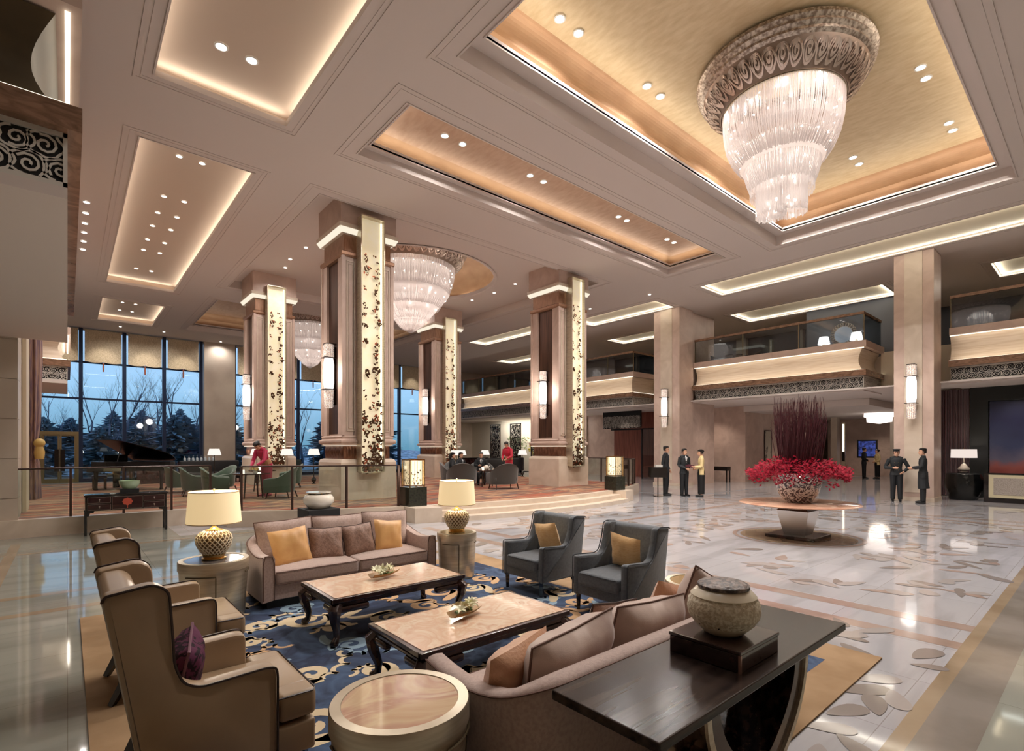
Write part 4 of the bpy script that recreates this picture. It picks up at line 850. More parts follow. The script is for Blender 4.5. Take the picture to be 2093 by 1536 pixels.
for (x, y) in ((29, 8), (31, 10.5), (33.5, 8), (38.3, 10), (25, 8.5), (25, 10.5), (26.3, 14.5), (24.6, 12), (24.3, 19), (24.3, 21.5), (26, 27), (26, 30), (24.5, 2.2), (24.4, -.2)):
    lamp('SPOT', (x, y, 3.7 if 27.3 < x else 4.0), 130, (1, .84, .70), .06, (0, 0, 0), spot=120, name='corridor_downlight')
# gold-lit tall lamps along the corridor
for (x, y, h_, lab) in ((36.4, 9.9, 3.0, 'tall glowing light pole in the corridor by the distant staff'),):
    t = thing('light_pole', lab, 'lamp', (x, y + 1.05, 0)); mb = MB(); mb.box(-.06, .06, -.09, .09, 0, 3.4); mb.build('post', champ, t); mb = MB(); mb.box(-.08, -.06, -.05, .05, 1.6, 3.3); mb.build('light_strip', ledw2, t); mb = MB(); mb.box(-.085, -.06, -.08, .08, 1.0, 1.6); mb.build('sign_panel', black, t)
def picture(lab, x, y, z, w, h, art, rz=-PI / 2, frame=black):
    t = thing('framed_picture', lab, 'picture', (x, y, z), rz)
    mb = MB(); mb.box(-w / 2, w / 2, -.03, 0, -h / 2, -h / 2 + .05); mb.box(-w / 2, w / 2, -.03, 0, h / 2 - .05, h / 2); mb.box(-w / 2, -w / 2 + .05, -.03, 0, -h / 2 + .05, h / 2 - .05); mb.box(w / 2 - .05, w / 2, -.03, 0, -h / 2 + .05, h / 2 - .05); mb.build('frame', frame, t)
    mb = MB(); mb.box(-w / 2 + .05, w / 2 - .05, -.012, 0, -h / 2 + .05, h / 2 - .05); mb.build('painting', art, t); return t
picture('dark floral painting in a black frame behind the woman in the cream jacket', 27.48, 15.2, 1.85, .9, 1.45, mat('floral_art', S(96, 78, 66), .6, col2=(S(198, 188, 170), S(70, 58, 52)), scale=4, ramp=(.42, .62), distort=2))
picture('tall black-framed ink drawing on the wall behind the red flower display', 30.2, 12.88, 1.95, .9, 1.75, mat('ink_art', S(196, 186, 168), .6, col2=S(92, 92, 84), scale=2.5, ramp=(.58, .62)), 0)
picture('black elevator panel on the pillar beside the red flower display', 29.98, 11.35, 1.7, .34, 1.1, mat('panel_art', S(60, 52, 44), .4, col2=S(120, 100, 76), scale=6), -PI / 2)
# burgundy curtain with pleats
mb = MB(); n = 120; pts = [(25.3 + .07 * math.sin(i / n * 2 * PI * 13) + .02 * math.sin(i * .37), 3.53 + 1.0 * i / n) for i in range(n + 1)]
mb.loft([[(x, y, .02) for x, y in pts], [(x, y, 4.0) for x, y in pts]], False, False, True); o = mb.build('curtain', burg); tag(o, 'floor-length pleated burgundy curtain beside the reception wall', 'curtain')
mb = MB(); mb.box(24.9, 25.15, 4.45, 4.55, 0, 4.0); trim(mb, champ); mb = MB(); mb.box(24.88, 24.9, 4.46, 4.54, 2.2, 3.95); trim(mb, ledw2)
t = thing('painted_screen', 'large dark blue painted screen with red hills in a thick black frame', 'screen', (25.3, 1.3, 0), -PI / 2)
mb = MB(); mb.box(-2.2, -1.7, -.12, .1, 0, 4.05); mb.box(1.7, 2.2, -.12, .1, 0, 4.05); mb.box(-1.7, 1.7, -.12, .1, 3.5, 4.05); mb.box(-1.7, 1.7, -.12, .1, 0, .82); mb.build('frame', mat('black_frame', S(22, 26, 26), .35), t)
bl = bpy.data.materials.new('night_painting'); bl.use_nodes = True; N = bl.node_tree; b = N.nodes['Principled BSDF']; tcn = N.nodes.new('ShaderNodeTexCoord'); s_ = N.nodes.new('ShaderNodeSeparateXYZ'); nn = N.nodes.new('ShaderNodeTexNoise'); nn.inputs['Scale'].default_value = 1.6; nn.inputs['Detail'].default_value = 6
ad = N.nodes.new('ShaderNodeMath'); ad.operation = 'MULTIPLY_ADD'; ad.inputs[1].default_value = .9; rr = N.nodes.new('ShaderNodeValToRGB'); N.links.new(tcn.outputs['Object'], s_.inputs[0]); N.links.new(tcn.outputs['Object'], nn.inputs['Vector']); N.links.new(nn.outputs['Fac'], ad.inputs[0]); N.links.new(s_.outputs['Z'], ad.inputs[2])
mr = N.nodes.new('ShaderNodeMapRange'); mr.inputs['From Min'].default_value = 1.1; mr.inputs['From Max'].default_value = 4.2; N.links.new(ad.outputs[0], mr.inputs[0]); N.links.new(mr.outputs[0], rr.inputs[0]); N.links.new(rr.outputs[0], b.inputs['Base Color']); b.inputs['Roughness'].default_value = .35
c_ = rr.color_ramp; c_.elements[0].position = .05; c_.elements[0].color = (*S(132, 62, 58), 1); c_.elements[1].position = 1; c_.elements[1].color = (*S(40, 44, 62), 1)
for p, q in ((.16, (150, 84, 78)), (.24, (96, 92, 112)), (.4, (52, 60, 92)), (.7, (34, 38, 70))): e = c_.elements.new(p); e.color = (*S(*q), 1)
for k in (-1, 0, 1):
    mb = MB(); mb.box(-.55 + k * 1.12 - .0, .55 + k * 1.12, -.04, 0, .83, 3.49); mb.build('painted_panel', bl, t)
# reception desk, carved stone stand, lamp
t = thing('reception_desk', 'black reception desk with a cream-framed textured front panel', 'desk', (23.75, 1.15, 0), -PI / 2)
mb = MB(); mb.box(-1.75, 1.75, -.35, .35, 0, .98); mb.build('desk_body', black, t)
mb = MB(); mb.box(-1.62, 1.62, -.39, -.35, .16, .92); mb.build('front_frame', mat('cream_frame', S(206, 196, 164), .4), t); mb = MB(); mb.box(-1.5, 1.5, -.4, -.39, .26, .82); mb.build('front_panel', mat('quilted_cream', S(176, 166, 156), .5, col2=S(140, 130, 122), scale=40, bump=.5, bscale=60), t)
t = thing('stone_stand', 'rough black carved stone stand under the white-shaded lamp', 'stand', (23.9, 3.5, 0)); mb = MB()
rnd = random.Random(9); mb.loft([[((.36 + .06 * noise.noise(Vector((math.cos(a) * 2, math.sin(a) * 2, z * 2.2)))) * w * math.cos(a) * 1.15, (.42 + .08 * noise.noise(Vector((math.cos(a) * 2, math.sin(a) * 2, z * 3 + 5)))) * w * math.sin(a) * 1.2, z) for a in [2 * PI * i / 28 for i in range(28)]] for z, w in ((0, .75), (.06, .8), (.2, .88), (.4, 1), (.6, 1.02), (.8, .98), (.9, .95), (.93, .8))]); mb.build('carved_block', blackstone, t)
mb = MB(); mb.box(-.12, .12, -.12, .12, .92, .97); mb.build('plinth', black, t)
table_lamp((23.9, 3.48, .97), 'cream lamp with a wide white drum shade beside the burgundy curtain', .36, .30, .80, mat('lamp_ceramic_grey', S(170, 160, 148), .3), 1, emis('reception_shade', (1, .86, .78), .95), None, 20, True)
# lattice screens and lit display beyond the lounge
mb = MB(); mb.box(27.4, 27.6, 24, 38, 0, 4.1); struct(mb, 'wall_display', mat('display_wall', S(214, 206, 190), .6))
for i, y in enumerate((31.6, 29.2, 26.9)):
    t = thing('lattice_screen', ['lattice screen nearest the blue corner in the far doorway', 'middle lattice screen in the far doorway', 'lattice screen beside the stair-end column, half hidden'][i], 'screen', (25.4, y, .36), -PI / 2)
    mb = MB(); 
    for a, b_ in ((-.6, -.54), (.54, .6)): mb.box(a, b_, -.04, .04, -.36, 3.3)
    mb.box(-.6, .6, -.04, .04, 3.24, 3.3); mb.box(-.6, .6, -.04, .04, -.36, -.2); mb.build('frame', darkwood, t)
    mb = MB(); fret(mb, 1.08, 3.4, lambda x, y_, d: (x - .54, d, y_ - .18), 30 + i, .22, .04, .012); mb.build('lattice', darkwood, t, merge=False)
lamp('AREA', (26.3, 29, 3.9), 260, (1, .93, .84), 1.0, (0, R(-20), 0), 8, name='display_light')
for i, (y, c_) in enumerate(((30.4, (150, 160, 130)), (28.1, (196, 176, 70)))):
    t = thing('flower_arrangement', ['pale green branch arrangement behind the lattice screens', 'yellow blossom arrangement behind the lattice screens'][i], 'flowers', (26.6, y, .0)); mb = MB(); mb.lathe([(0, 0), (.25, 0), (.3, .5), (.2, 1.2), (0, 1.2)], 16); mb.build('vase', mat('vase_green', S(90, 120, 90), .3), t)
    mb = MB(); rnd = random.Random(i)
    for k in range(160): a = rnd.uniform(0, 6.3); r = rnd.random() ** .5 * .75; z = 1.3 + rnd.random() * 1.4; mb.sphere((r * math.cos(a), r * math.sin(a), z), rnd.uniform(.04, .08), 5, 4)
    mb.build('blossom', mat('blossom_%d' % i, S(*c_), .6), t, merge=False)
# bar entrance beneath the middle balcony
mb = MB(); mb.box(27.3, 27.5, 17.2, 21.5, 0, 4.05); trim(mb, woodp)
mb = MB(); mb.box(26.6, 26.7, 16.3, 17.6, 0, 4.0); trim(mb, mat('dark_wood_wall', S(96, 66, 56), .5))
mb = MB(); mb.box(25.3, 25.4, 18.0, 20.8, 3.0, 4.05); o = mb.build('lattice_sign', blackm); tag(o, 'black lattice overdoor panel above the reddish wood wall', 'panel')
mb = MB(); fret(mb, 2.8, .72, lambda x, y_, d: (25.3 - d, 18.0 + x, 3.02 + y_), 44, .24, .014, .01); mb.build('lattice', mat('fret_grey', S(214, 210, 202), .5), o, merge=False)
t = thing('glass_partition', 'dark framed glass partition in front of the reddish wood wall', 'partition', (25.6, 17.2, 0)); mb = MB(); mb.box(-.03, .03, 0, .06, 0, 2.95); mb.box(-.03, .03, .9, .96, 0, 2.95); mb.box(-.03, .03, -.6, 3.2, 2.9, 2.98); mb.build('frame', blackm, t); mb = MB(); mb.box(-.006, .006, .06, .9, 0, 2.9); mb.build('pane', balcglass, t)
# ================================================================ CHANDELIERS
def strands(mb, r0, r1, z0, z1, n, seed, w=.012, prof=None, c=(0, 0), scallop=0):
    """ring of hanging bead strands from radius r0 at z0 following prof to z1"""
    rnd = random.Random(seed)
    for i in range(n):
        a = 2 * PI * (i + rnd.uniform(-.2, .2)) / n; zz1 = z1 + rnd.uniform(-.03, .03) + scallop * abs(math.sin(a * 3)); K = 5
        pr = prof or (lambda f: r0 + (r1 - r0) * f); vs = []
        ta = a + PI / 2
        for k in range(K + 1):
            f = k / K; r = pr(f); z = z0 + (zz1 - z0) * f; x, y = c[0] + r * math.cos(a), c[1] + r * math.sin(a); ww = w * (1.25 if k % 2 else .7)
            vs += [(x - ww * math.cos(ta), y - ww * math.sin(ta), z), (x + ww * .5 * math.cos(a), y + ww * .5 * math.sin(a), z), (x + ww * math.cos(ta), y + ww * math.sin(ta), z)]
        mb.add(vs, [(3 * k + j, 3 * k + (j + 1) % 3, 3 * k + 3 + (j + 1) % 3, 3 * k + 3 + j) for k in range(K) for j in range(3)], False)
def bulbs(mb, r, z, n, s=.022, ph=0, c=(0, 0)):
    for i in range(n): a = 2 * PI * (i + ph) / n; mb.sphere((c[0] + r * math.cos(a), c[1] + r * math.sin(a), z), s, 6, 5)
def carved_ring(mb, r0, r1, z0, z1, seed, c=(0, 0), n=40):
    rnd = random.Random(seed)
    def P(u, v, d):   # u along angle (0..n), v 0..1
        a = 2 * PI * u / n; r = r0 + (r1 - r0) * v + .10 * math.sin(PI * v) ; return ((r - d) * math.cos(a), (r - d) * math.sin(a), z0 + (z1 - z0) * v - d)
    for i in range(n):
        for pl in (spiral(i + .5, .5, .34, 1.5, rnd.uniform(0, 6), rnd.choice((-1, 1)), 16), [(i + .5 + .46 * math.cos(2 * PI * q / 14) * (1 + .15 * math.sin(4 * PI * q / 14)), .5 + .42 * math.sin(2 * PI * q / 14)) for q in range(15)]):
            pl = [(p[0], min(1, max(0, p[1]))) for p in pl]; ribbon(mb, pl, .085, .01, P=P, th=.03)
# main chandelier
t = thing('chandelier', 'huge three-tier crystal chandelier with carved silver ring hanging in the gold coffer', 'chandelier', (11.2, 4.5, 9.56 - .85 * 10.25)); t.scale = (.85, .85, .85)
ZT = 10.25
mb = MB(); mb.lathe([(1.0, ZT + .04), (1.35, ZT), (1.92, ZT), (1.95, ZT - .1), (1.88, ZT - .16), (1.92, ZT - .24), (1.84, ZT - .30), (1.86, ZT - .37), (1.78, ZT - .42)], 72); mb.build('outer_ring', silver, t)
mb = MB(); mb.lathe([(1.78, ZT - .42), (1.70, ZT - .55), (1.52, ZT - .74), (1.40, ZT - .84), (1.37, ZT - .88), (1.33, ZT - .84), (1.33, ZT - .4)], 72); mb.build('carved_ring', mat('dark_silver', S(150, 132, 120), .4, .6), t)
mb = MB(); carved_ring(mb, 1.78, 1.42, ZT - .44, ZT - .82, 4); mb.build('scroll_relief', mat('bright_silver', S(214, 196, 184), .3, .8), t, merge=False)
z0 = ZT - .86
mb = MB(); strands(mb, 1.34, 1.0, z0, z0 - 1.36, 330, 1, .0095, lambda f: 1.33 - .03 * f - .36 * f ** 3.2); strands(mb, 1.26, 1.0, z0, z0 - 1.3, 170, 2, .010, lambda f: 1.25 - .36 * f ** 3); tag(mb.build('crystal_strands', cr_out, t, merge=False), kind='stuff')
mb = MB(); mb.lathe([(1.34, z0), (1.35, z0 - .04), (1.31, z0 - .06)], 64); mb.build('upper_hoop', champ, t)
mb = MB(); strands(mb, .86, .8, z0 - .85, z0 - 1.95, 170, 3, .011, lambda f: .80 + .10 * math.sin(PI * f) - .10 * f); strands(mb, .72, .7, z0 - 1.0, z0 - 2.1, 120, 4, .011); tag(mb.build('crystal_strands', cr_in, t, merge=False), kind='stuff')
mb = MB(); mb.lathe([(.93, z0 - 1.34), (.86, z0 - 1.40), (.72, z0 - 1.46), (.0, z0 - 1.5)], 48); mb.build('diffuser', cr_in, t)
mb = MB()
for c, s in (((-.26, .14), 5), ((.26, -.14), 6), ((.08, .3), 7), ((-.1, -.28), 8)): strands(mb, .34, .33, z0 - 1.5, z0 - 2.62 + (.0 if s == 5 else .10), 80, s, .0105, None, c)
tag(mb.build('crystal_strands', cr_in, t, merge=False), kind='stuff')
mb = MB()
bulbs(mb, 1.2, z0 - .15, 26, .02); bulbs(mb, 1.14, z0 - .55, 22, ph=.5); bulbs(mb, 1.02, z0 - 1.05, 16); bulbs(mb, .5, z0 - 1.3, 9, .04); bulbs(mb, .3, z0 - 1.8, 7, .04); bulbs(mb, .3, z0 - 2.3, 7, .04, .5); tag(mb.build('bulbs', bulbm, t), kind='stuff')
for z, p, r in ((z0 - .6, 80, .5), (z0 - 1.25, 50, .3), (z0 - 2.0, 30, .15)): lamp('POINT', (11.2, 4.5, 9.56 - .85 * 10.25 + .85 * z), p, (1, .90, .82), r, name='chandelier_light')
def lounge_chandelier(x, y, sc_, lab, ztop):
    t = thing('chandelier', lab, 'chandelier', (x, y, ztop)); t.scale = (sc_,) * 3
    mb = MB(); mb.lathe([(1.6, 0), (2.3, 0), (2.34, -.08), (2.24, -.14), (2.26, -.2), (2.2, -.24), (2.12, -.48), (1.92, -.68), (1.86, -.74), (1.8, -.7), (1.8, -.3)], 72); mb.build('outer_ring', MATS['dark_silver'], t)
    mb = MB(); carved_ring(mb, 2.2, 1.93, -.25, -.66, 6, n=46); mb.build('scroll_relief', MATS['bright_silver'], t, merge=False)
    mb = MB(); strands(mb, 1.85, 1.6, -.72, -1.75, 300, 1, .013, lambda f: 1.84 - .08 * f - .2 * f ** 2.5); strands(mb, 1.5, 1.2, -1.5, -2.35, 200, 2, .014, lambda f: 1.56 - .38 * f ** 1.5); strands(mb, 1.1, .7, -2.1, -2.85, 150, 3, .014, lambda f: 1.1 - .42 * f ** 1.8); strands(mb, .62, .1, -2.8, -3.35, 90, 5, .013, lambda f: .62 - .58 * f ** 2.2)
    tag(mb.build('crystal_strands', cr_out, t, merge=False), kind='stuff')
    mb = MB(); mb.lathe([(1.62, -1.72), (1.5, -1.9), (1.15, -2.3), (1.0, -2.5), (.66, -2.84), (.52, -3.0), (.30, -3.2), (0, -3.34)], 48); mb.build('glass_bowl', cr_in, t)
    mb = MB(); mb.lathe([(1.62, -.8), (1.6, -1.7)], 48); mb.build('inner_curtain', cr_in, t)
    mb = MB(); bulbs(mb, 1.72, -.9, 28); bulbs(mb, 1.7, -1.35, 24, ph=.5); bulbs(mb, 1.45, -1.95, 14); bulbs(mb, 1.05, -2.4, 9, .035); tag(mb.build('bulbs', bulbm, t), kind='stuff')
    mb = MB(); mb.tube([(0, 0, .0), (0, 0, .06 + (.26 if ztop > 9.6 else .05))], .05, 8); mb.lathe([(0, 0), (1.7, 0)], 32); mb.build('ceiling_mount', MATS['dark_silver'], t)
    return t
lounge_chandelier(10.6, 18.7, .98, 'large round tiered crystal chandelier in the dome behind the nearest column', ZL + 1.0)
for dz, p, r in ((-.9, 100, .6), (-1.7, 80, .4), (-2.4, 35, .2)): lamp('POINT', (10.6, 18.7, ZL + 1.0 + dz), p, (1, .90, .82), r, name='chandelier_light')
lounge_chandelier(10.6, 30.2, .9, 'second round crystal chandelier farther off, between the rear column and nearest column', 9.45)
for dz, p in ((-1.0, 60), (-2.0, 50)): lamp('POINT', (10.6, 30.2, 9.45 + dz), p, (1, .90, .82), .4, name='chandelier_light')
t = thing('chandelier', 'small bright ceiling chandelier in the corridor beyond the flower display', 'chandelier', (34, 8.5, 4.05))
mb = MB(); mb.lathe([(0, 0), (1.05, 0), (.95, -.12), (.7, -.16)], 32); mb.build('canopy', white, t); mb = MB(); mb.lathe([(.7, -.16), (.72, -.5), (.6, -.55), (.58, -.8), (0, -.9)], 32); mb.build('crystal_drum', emis('crystal_glow', (1, .86, .78), 1.8), t)
lamp('POINT', (34, 8.5, 2.9), 35, WARM, .5, name='corridor_chandelier_light')
# ================================================================ RAILING, LANTERNS, POTS
def railing(pts, lab, zb=PF, h=1.02, seg=2):
    t = thing('glass_railing', lab, 'railing', (pts[0][0], pts[0][1], zb)); ox, oy = pts[0]
    q = [(x - ox, y - oy) for x, y in pts]
    for i in range(len(q) - 1):
        (x0, y0), (x1, y1) = q[i], q[i + 1]; d = Vector((x1 - x0, y1 - y0)); l = d.length; d /= l; nx, ny = -d.y * .008, d.x * .008
        a, b_ = (x0 + d.x * .04, y0 + d.y * .04), (x1 - d.x * .04, y1 - d.y * .04)
        mb = MB(); mb.prism([(a[0] + nx, a[1] + ny), (b_[0] + nx, b_[1] + ny), (b_[0] - nx, b_[1] - ny), (a[0] - nx, a[1] - ny)], .06, h - .02); mb.build('glass_panel', railglass, t)
    for x, y in q: mb = MB(); mb.box(x - .022, x + .022, y - .03, y + .03, 0, h); mb.build('post', mat('brown_post', S(66, 46, 38), .4, .3), t)
    mb = MB(); mb.tube([(x, y, h) for x, y in q], .018, 6); mb.build('top_rail', MATS['brown_post'], t)
    return t
def arcp(r, xs): return [(x, YC - math.sqrt(r * r - (x - 10.6) ** 2)) for x in xs]
railing([(-1.1, 14.42), (.05, 14.42), (.95, 14.42), (1.85, 14.42), (2.65, 14.42)], 'glass railing behind the black drawer console')
railing(arcp(RC - .18, [3.05, 4.0, 5.1, 6.25]), 'curved glass railing in front of the nearest column, behind the white pot')
railing(arcp(RC - .18, [14.7, 15.5, 16.3, 17.1, 17.6]) + [(17.65, 14.6), (17.65, 16.5)], 'glass railing beside the stair-end lantern and the three staff')
def lantern(loc, lab):
    t = thing('floor_lantern', lab, 'lamp', loc, 0, 'glowing floor lanterns at the stair ends')
    mb = MB(); mb.box(-.25, .25, -.25, .25, 0, .47); mb.build('stone_base', mat('dark_green_granite', S(44, 46, 36), .2, col2=S(30, 32, 26), scale=20), t)
    mb = MB()
    for x in (-.2, .2):
        for y in (-.2, .2): mb.box(x - .012, x + .012, y - .012, y + .012, .47, 1.16)
    rect_ring(mb, -.21, .21, -.21, .21, .02, 1.14, 1.17); mb.build('brass_frame', brass, t)
    mb = MB(); mb.box(-.155, .155, -.155, .155, .52, 1.13); mb.build('lamp_shade', lampm, t)
    mb = MB(); mb.box(-.215, .215, -.22, -.215, .49, 1.17); mb.box(-.22, -.215, -.215, .215, .49, 1.17); mb.box(-.215, .215, .215, .22, .49, 1.17); mb.box(.215, .22, -.215, .215, .49, 1.17); mb.build('glass_case', glassm('lantern_glass', (.97, .93, .84), .06), t)
    rnd = random.Random(3); mb = MB()
    for k in range(26): x = rnd.uniform(-.15, .15); z = .55 + .35 * rnd.random() ** 1.6; leafshape(mb, x, z, .022, rnd.uniform(0, 6), lambda p, y, d: (p, -.165, y)); leafshape(mb, x, z, .022, rnd.uniform(0, 6), lambda p, y, d: (-.165, p, y))
    for k in range(4): mb.box(-.13 + k * .08, -.125 + k * .08, -.162, -.158, .53, 1.12); mb.box(-.162, -.158, -.13 + k * .08, -.125 + k * .08, .53, 1.12)
    mb.build('leaf_screen', leafm, t, merge=False); return t
ln = lantern((6.62, 11.55, PF), 'glowing glass floor lantern behind the right lamp shade, at the left stair end')
dup(ln, (14.45, 11.35, PF), label='glowing glass floor lantern at the stair end near the three staff')
for p in ((6.62, 11.55, PF + .85), (14.45, 11.35, PF + .85)): lamp('POINT', (p[0] - .3, p[1] - .35, p[2]), 9, WARM, .15, name='lantern_light')
t = thing('pedestal', 'low black cube pedestal behind the far sofa', 'pedestal', (4.15, 11.3, 0)); mb = MB(); mb.box(-.34, .34, -.34, .34, 0, .5); bevel(mb.build('block', blackm, t), .01)
t = thing('ceramic_bowl', 'white ribbed ceramic pot with pierced lid on the low black pedestal', 'pot', (4.15, 11.3, .5)); mb = MB(); mb.lathe([(0, 0), (.2, 0), (.26, .06), (.32, .14), (.32, .22), (.27, .29), (.22, .31), (.22, .29), (0, .29)], 40); mb.build('bowl', whitec, t)
mb = MB(); mb.lathe([(0, .355), (.26, .355), (.26, .335), (0, .33)], 40); mb.build('lid', whitec, t)
mb = MB()
for i in range(8): a = 2 * PI * i / 8; mb.sphere((.17 * math.cos(a), .17 * math.sin(a), .322), .018, 6, 5)
mb.build('lid_beads', brass, t)
# black Chinese console with drawers
t = thing('console_table', 'black lacquered console with four small drawers and a round red medallion', 'console table', (.97, 13.9, 0))
mb = MB(); mb.box(-.72, .72, -.2, .2, .80, .84); mb.box(-.70, .70, -.19, .19, .50, .80)
bevel(mb.build('body', black, t), .006)
for x in (-.69, .69):
    for y in (-.17, .17): mb = MB(); mb.box(x - .022, x + .022, y - .022, y + .022, 0, .5); bevel(mb.build('leg', black, t), .004)
mb = MB()
for s_ in (-1, 1): mb.prism([(s_ * .668, .5), (s_ * .668, .40), (s_ * .64, .40), (s_ * .62, .46), (s_ * .56, .47), (s_ * .55, .5)], -.195, -.17, lambda p, z: (p[0], z, p[1]))
mb.build('apron_bracket', black, t)
line = mat('gilt_line', S(120, 100, 92), .4)
def outline(mb, x0, x1, z0, z1, y, w=.006): mb.box(x0, x1, y - .003, y, z0, z0 + w); mb.box(x0, x1, y - .003, y, z1 - w, z1); mb.box(x0, x0 + w, y - .003, y, z0 + w, z1 - w); mb.box(x1 - w, x1, y - .003, y, z0 + w, z1 - w)
red_lac = mat('dark_red_lacquer', S(46, 16, 18), .15, coat=.6)
for x in (-.47, .47):
    for z in (.52, .665):
        mb = MB(); mb.box(x - .19, x + .19, -.202, -.19, z, z + .12); d = mb.build('drawer', red_lac, t); mb = MB(); outline(mb, x - .19, x + .19, z, z + .12, -.202); mb.build('drawer_line', line, d); mb = MB(); mb.sphere((x, -.212, z + .07), .014, 8, 6); mb.tube([(x, -.212, z + .06), (x, -.21, z + .035)], .006, 5); mb.build('knob', silver, d)
mb = MB(); mb.box(-.26, .26, -.202, -.19, .52, .785); d = mb.build('door', red_lac, t); mb = MB(); outline(mb, -.26, .26, .52, .785, -.202); mb.build('door_line', line, d)
mb = MB(); mb.loft([[(.0 + .085 * (1 + .08 * math.cos(8 * a)) * math.cos(a), -.203 - k * .006, .67 + .075 * (1 + .08 * math.cos(8 * a)) * math.sin(a)) for a in [2 * PI * i / 40 for i in range(40)]] for k in (0, 1)]); mb.box(-.006, .006, -.208, -.203, .53, .6); mb.build('medallion', mat('red_medallion', S(196, 84, 64), .4, .2), d)
mb = MB(); mb.box(.80, 1.12, 13.78, 14.06, .84, .93); o = mb.build('display_base', blackm); o.location = (.06, 0, 0); tag(o, 'small black block on the drawer console, under the green bowl', 'stand')
t = thing('celadon_bowl', 'pale green celadon bowl on the small black block on the console', 'bowl', (1.02, 13.92, .93)); mb = MB(); mb.lathe([(0, 0), (.11, 0), (.15, .04), (.185, .11), (.185, .16), (.195, .175), (.18, .175), (.17, .12), (.1, .05), (0, .03)], 36); mb.build('bowl', celadon, t)
# ================================================================ LOUNGE FURNITURE
gc = tub_chair('tub_armchair', 'green tub armchair at the round table, back turned, behind the left lamp shade', green, (4.72, 15.75, PF), R(140), .74, 'green tub armchairs of the lounge', .88)
gdat = [((3.4, 17.75), -10, 'green tub armchair directly behind the left lamp shade, beside the railing post'), ((2.95, 18.3), -5, 'green tub armchair seen side-on, just to the right of the piano'),
        ((2.75, 19.9), 10, 'green tub armchair next to the piano, partly hidden by another chair'), ((3.9, 19.3), 200, 'green tub armchair facing the one beside the piano'),
        ((6.15, 19.5), 160, 'green tub armchair half hidden by the nearest column'),
        ((10.3, 22.5), 30, 'green chair in the shade between the two central columns'), ((12.0, 24.2), 200, 'green chair at the dim table between the central columns')]
for (x, y), a, lab in gdat: dup(gc, (x, y, PF), R(a), lab)
dg = tub_chair('lounge_armchair', 'charcoal armchair with its back to the stairs, left of the seated guests', dgrey, (10.75, 15.3, PF), R(60), 1.0, 'charcoal armchairs around the tea table', .92)
dup(dg, (11.75, 14.15, PF), R(75), 'charcoal armchair nearest the stairs, back turned, beside the column plinth'); dup(dg, (11.0, 16.4, PF), R(-35), 'charcoal armchair holding the guest nearest the glowing lantern'); dup(dg, (11.72, 16.98, PF), R(-80), 'charcoal armchair holding the middle guest'); dup(dg, (12.72, 16.75, PF), R(-125), 'charcoal armchair holding the guest next to the waitress in crimson')
def round_table(loc, lab, r=.42, h=.72, legs=4):
    t = thing('round_table', lab, 'table', loc); mb = MB(); mb.lathe([(0, h - .035), (r - .02, h - .035), (r, h - .02), (r, h), (0, h)], 28); mb.build('table_top', darkwood, t)
    for k in range(legs): a = 2 * PI * (k + .5) / legs; mb = MB(); mb.tube([(r * .55 * math.cos(a), r * .55 * math.sin(a), h - .035), (r * .7 * math.cos(a), r * .7 * math.sin(a), 0)], [.025, .02], 6); mb.build('leg', darkwood, t)
    return t
round_table((4.05, 16.35, PF), 'dark round table the woman in magenta leans over', .5)
round_table((4.9, 18.4, PF), 'dark round table with a candle near the green chairs', .42)
round_table((11.95, 15.6, PF), 'dark tea table in front of the three seated guests', .5, .62)
round_table((11.2, 23.6, PF), 'dim small table with a candle between the central columns', .45)
def candle(loc, lab):
    t = thing('candle_glass', lab, 'candle', loc, 0, 'lit candle glasses on lounge tables'); mb = MB(); mb.lathe([(0, 0), (.05, 0), (.05, .11), (.0, .11)], 12); mb.build('frosted_cup', emis('candle_glow', (1, .78, .62), 2.4), t); return t
cd = candle((3.8, 16.25, PF + .72), 'lit candle glass on the round table before the woman in magenta')
dup(cd, (4.8, 18.3, PF + .72), label='lit candle glass on the round table behind the green armchairs'); dup(cd, (11.2, 23.5, PF + .72), label='lit candle glass on the dim table between the central columns'); dup(cd, (11.85, 15.5, PF + .62), label='lit candle glass on the tea table before the guests')
t = thing('tea_set', 'white teapot and cups on the tea table before the guests', 'tea set', (12.1, 15.6, PF + .62)); mb = MB(); mb.sphere((0, 0, .09), .1, 12, 8); mb.tube([(.09, 0, .07), (.17, 0, .16)], [.02, .012], 6); mb.build('teapot', whitec, t)
for k, (x, y) in enumerate(((-.2, .15), (.15, -.22), (-.05, -.25), (-.32, -.1))): mb = MB(); mb.lathe([(0, 0), (.03, 0), (.045, .06), (.04, .06), (.02, .01)], 10, (x, y, 0)); mb.build('cup', whitec, t)
t = thing('table_flowers', 'small flower and glass setting on the round table before the woman in magenta', 'flowers', (4.15, 16.3, PF + .72)); mb = MB(); mb.lathe([(0, 0), (.05, 0), (.06, .06), (0, .06)], 10); mb.build('bowl', whitec, t); mb = MB(); rnd = random.Random(2)
for k in range(14): mb.sphere((rnd.uniform(-.09, .09), rnd.uniform(-.09, .09), .08 + rnd.uniform(0, .08)), .025, 6, 4)
mb.build('blossom', mat('small_blossom', S(226, 190, 120), .6), t)
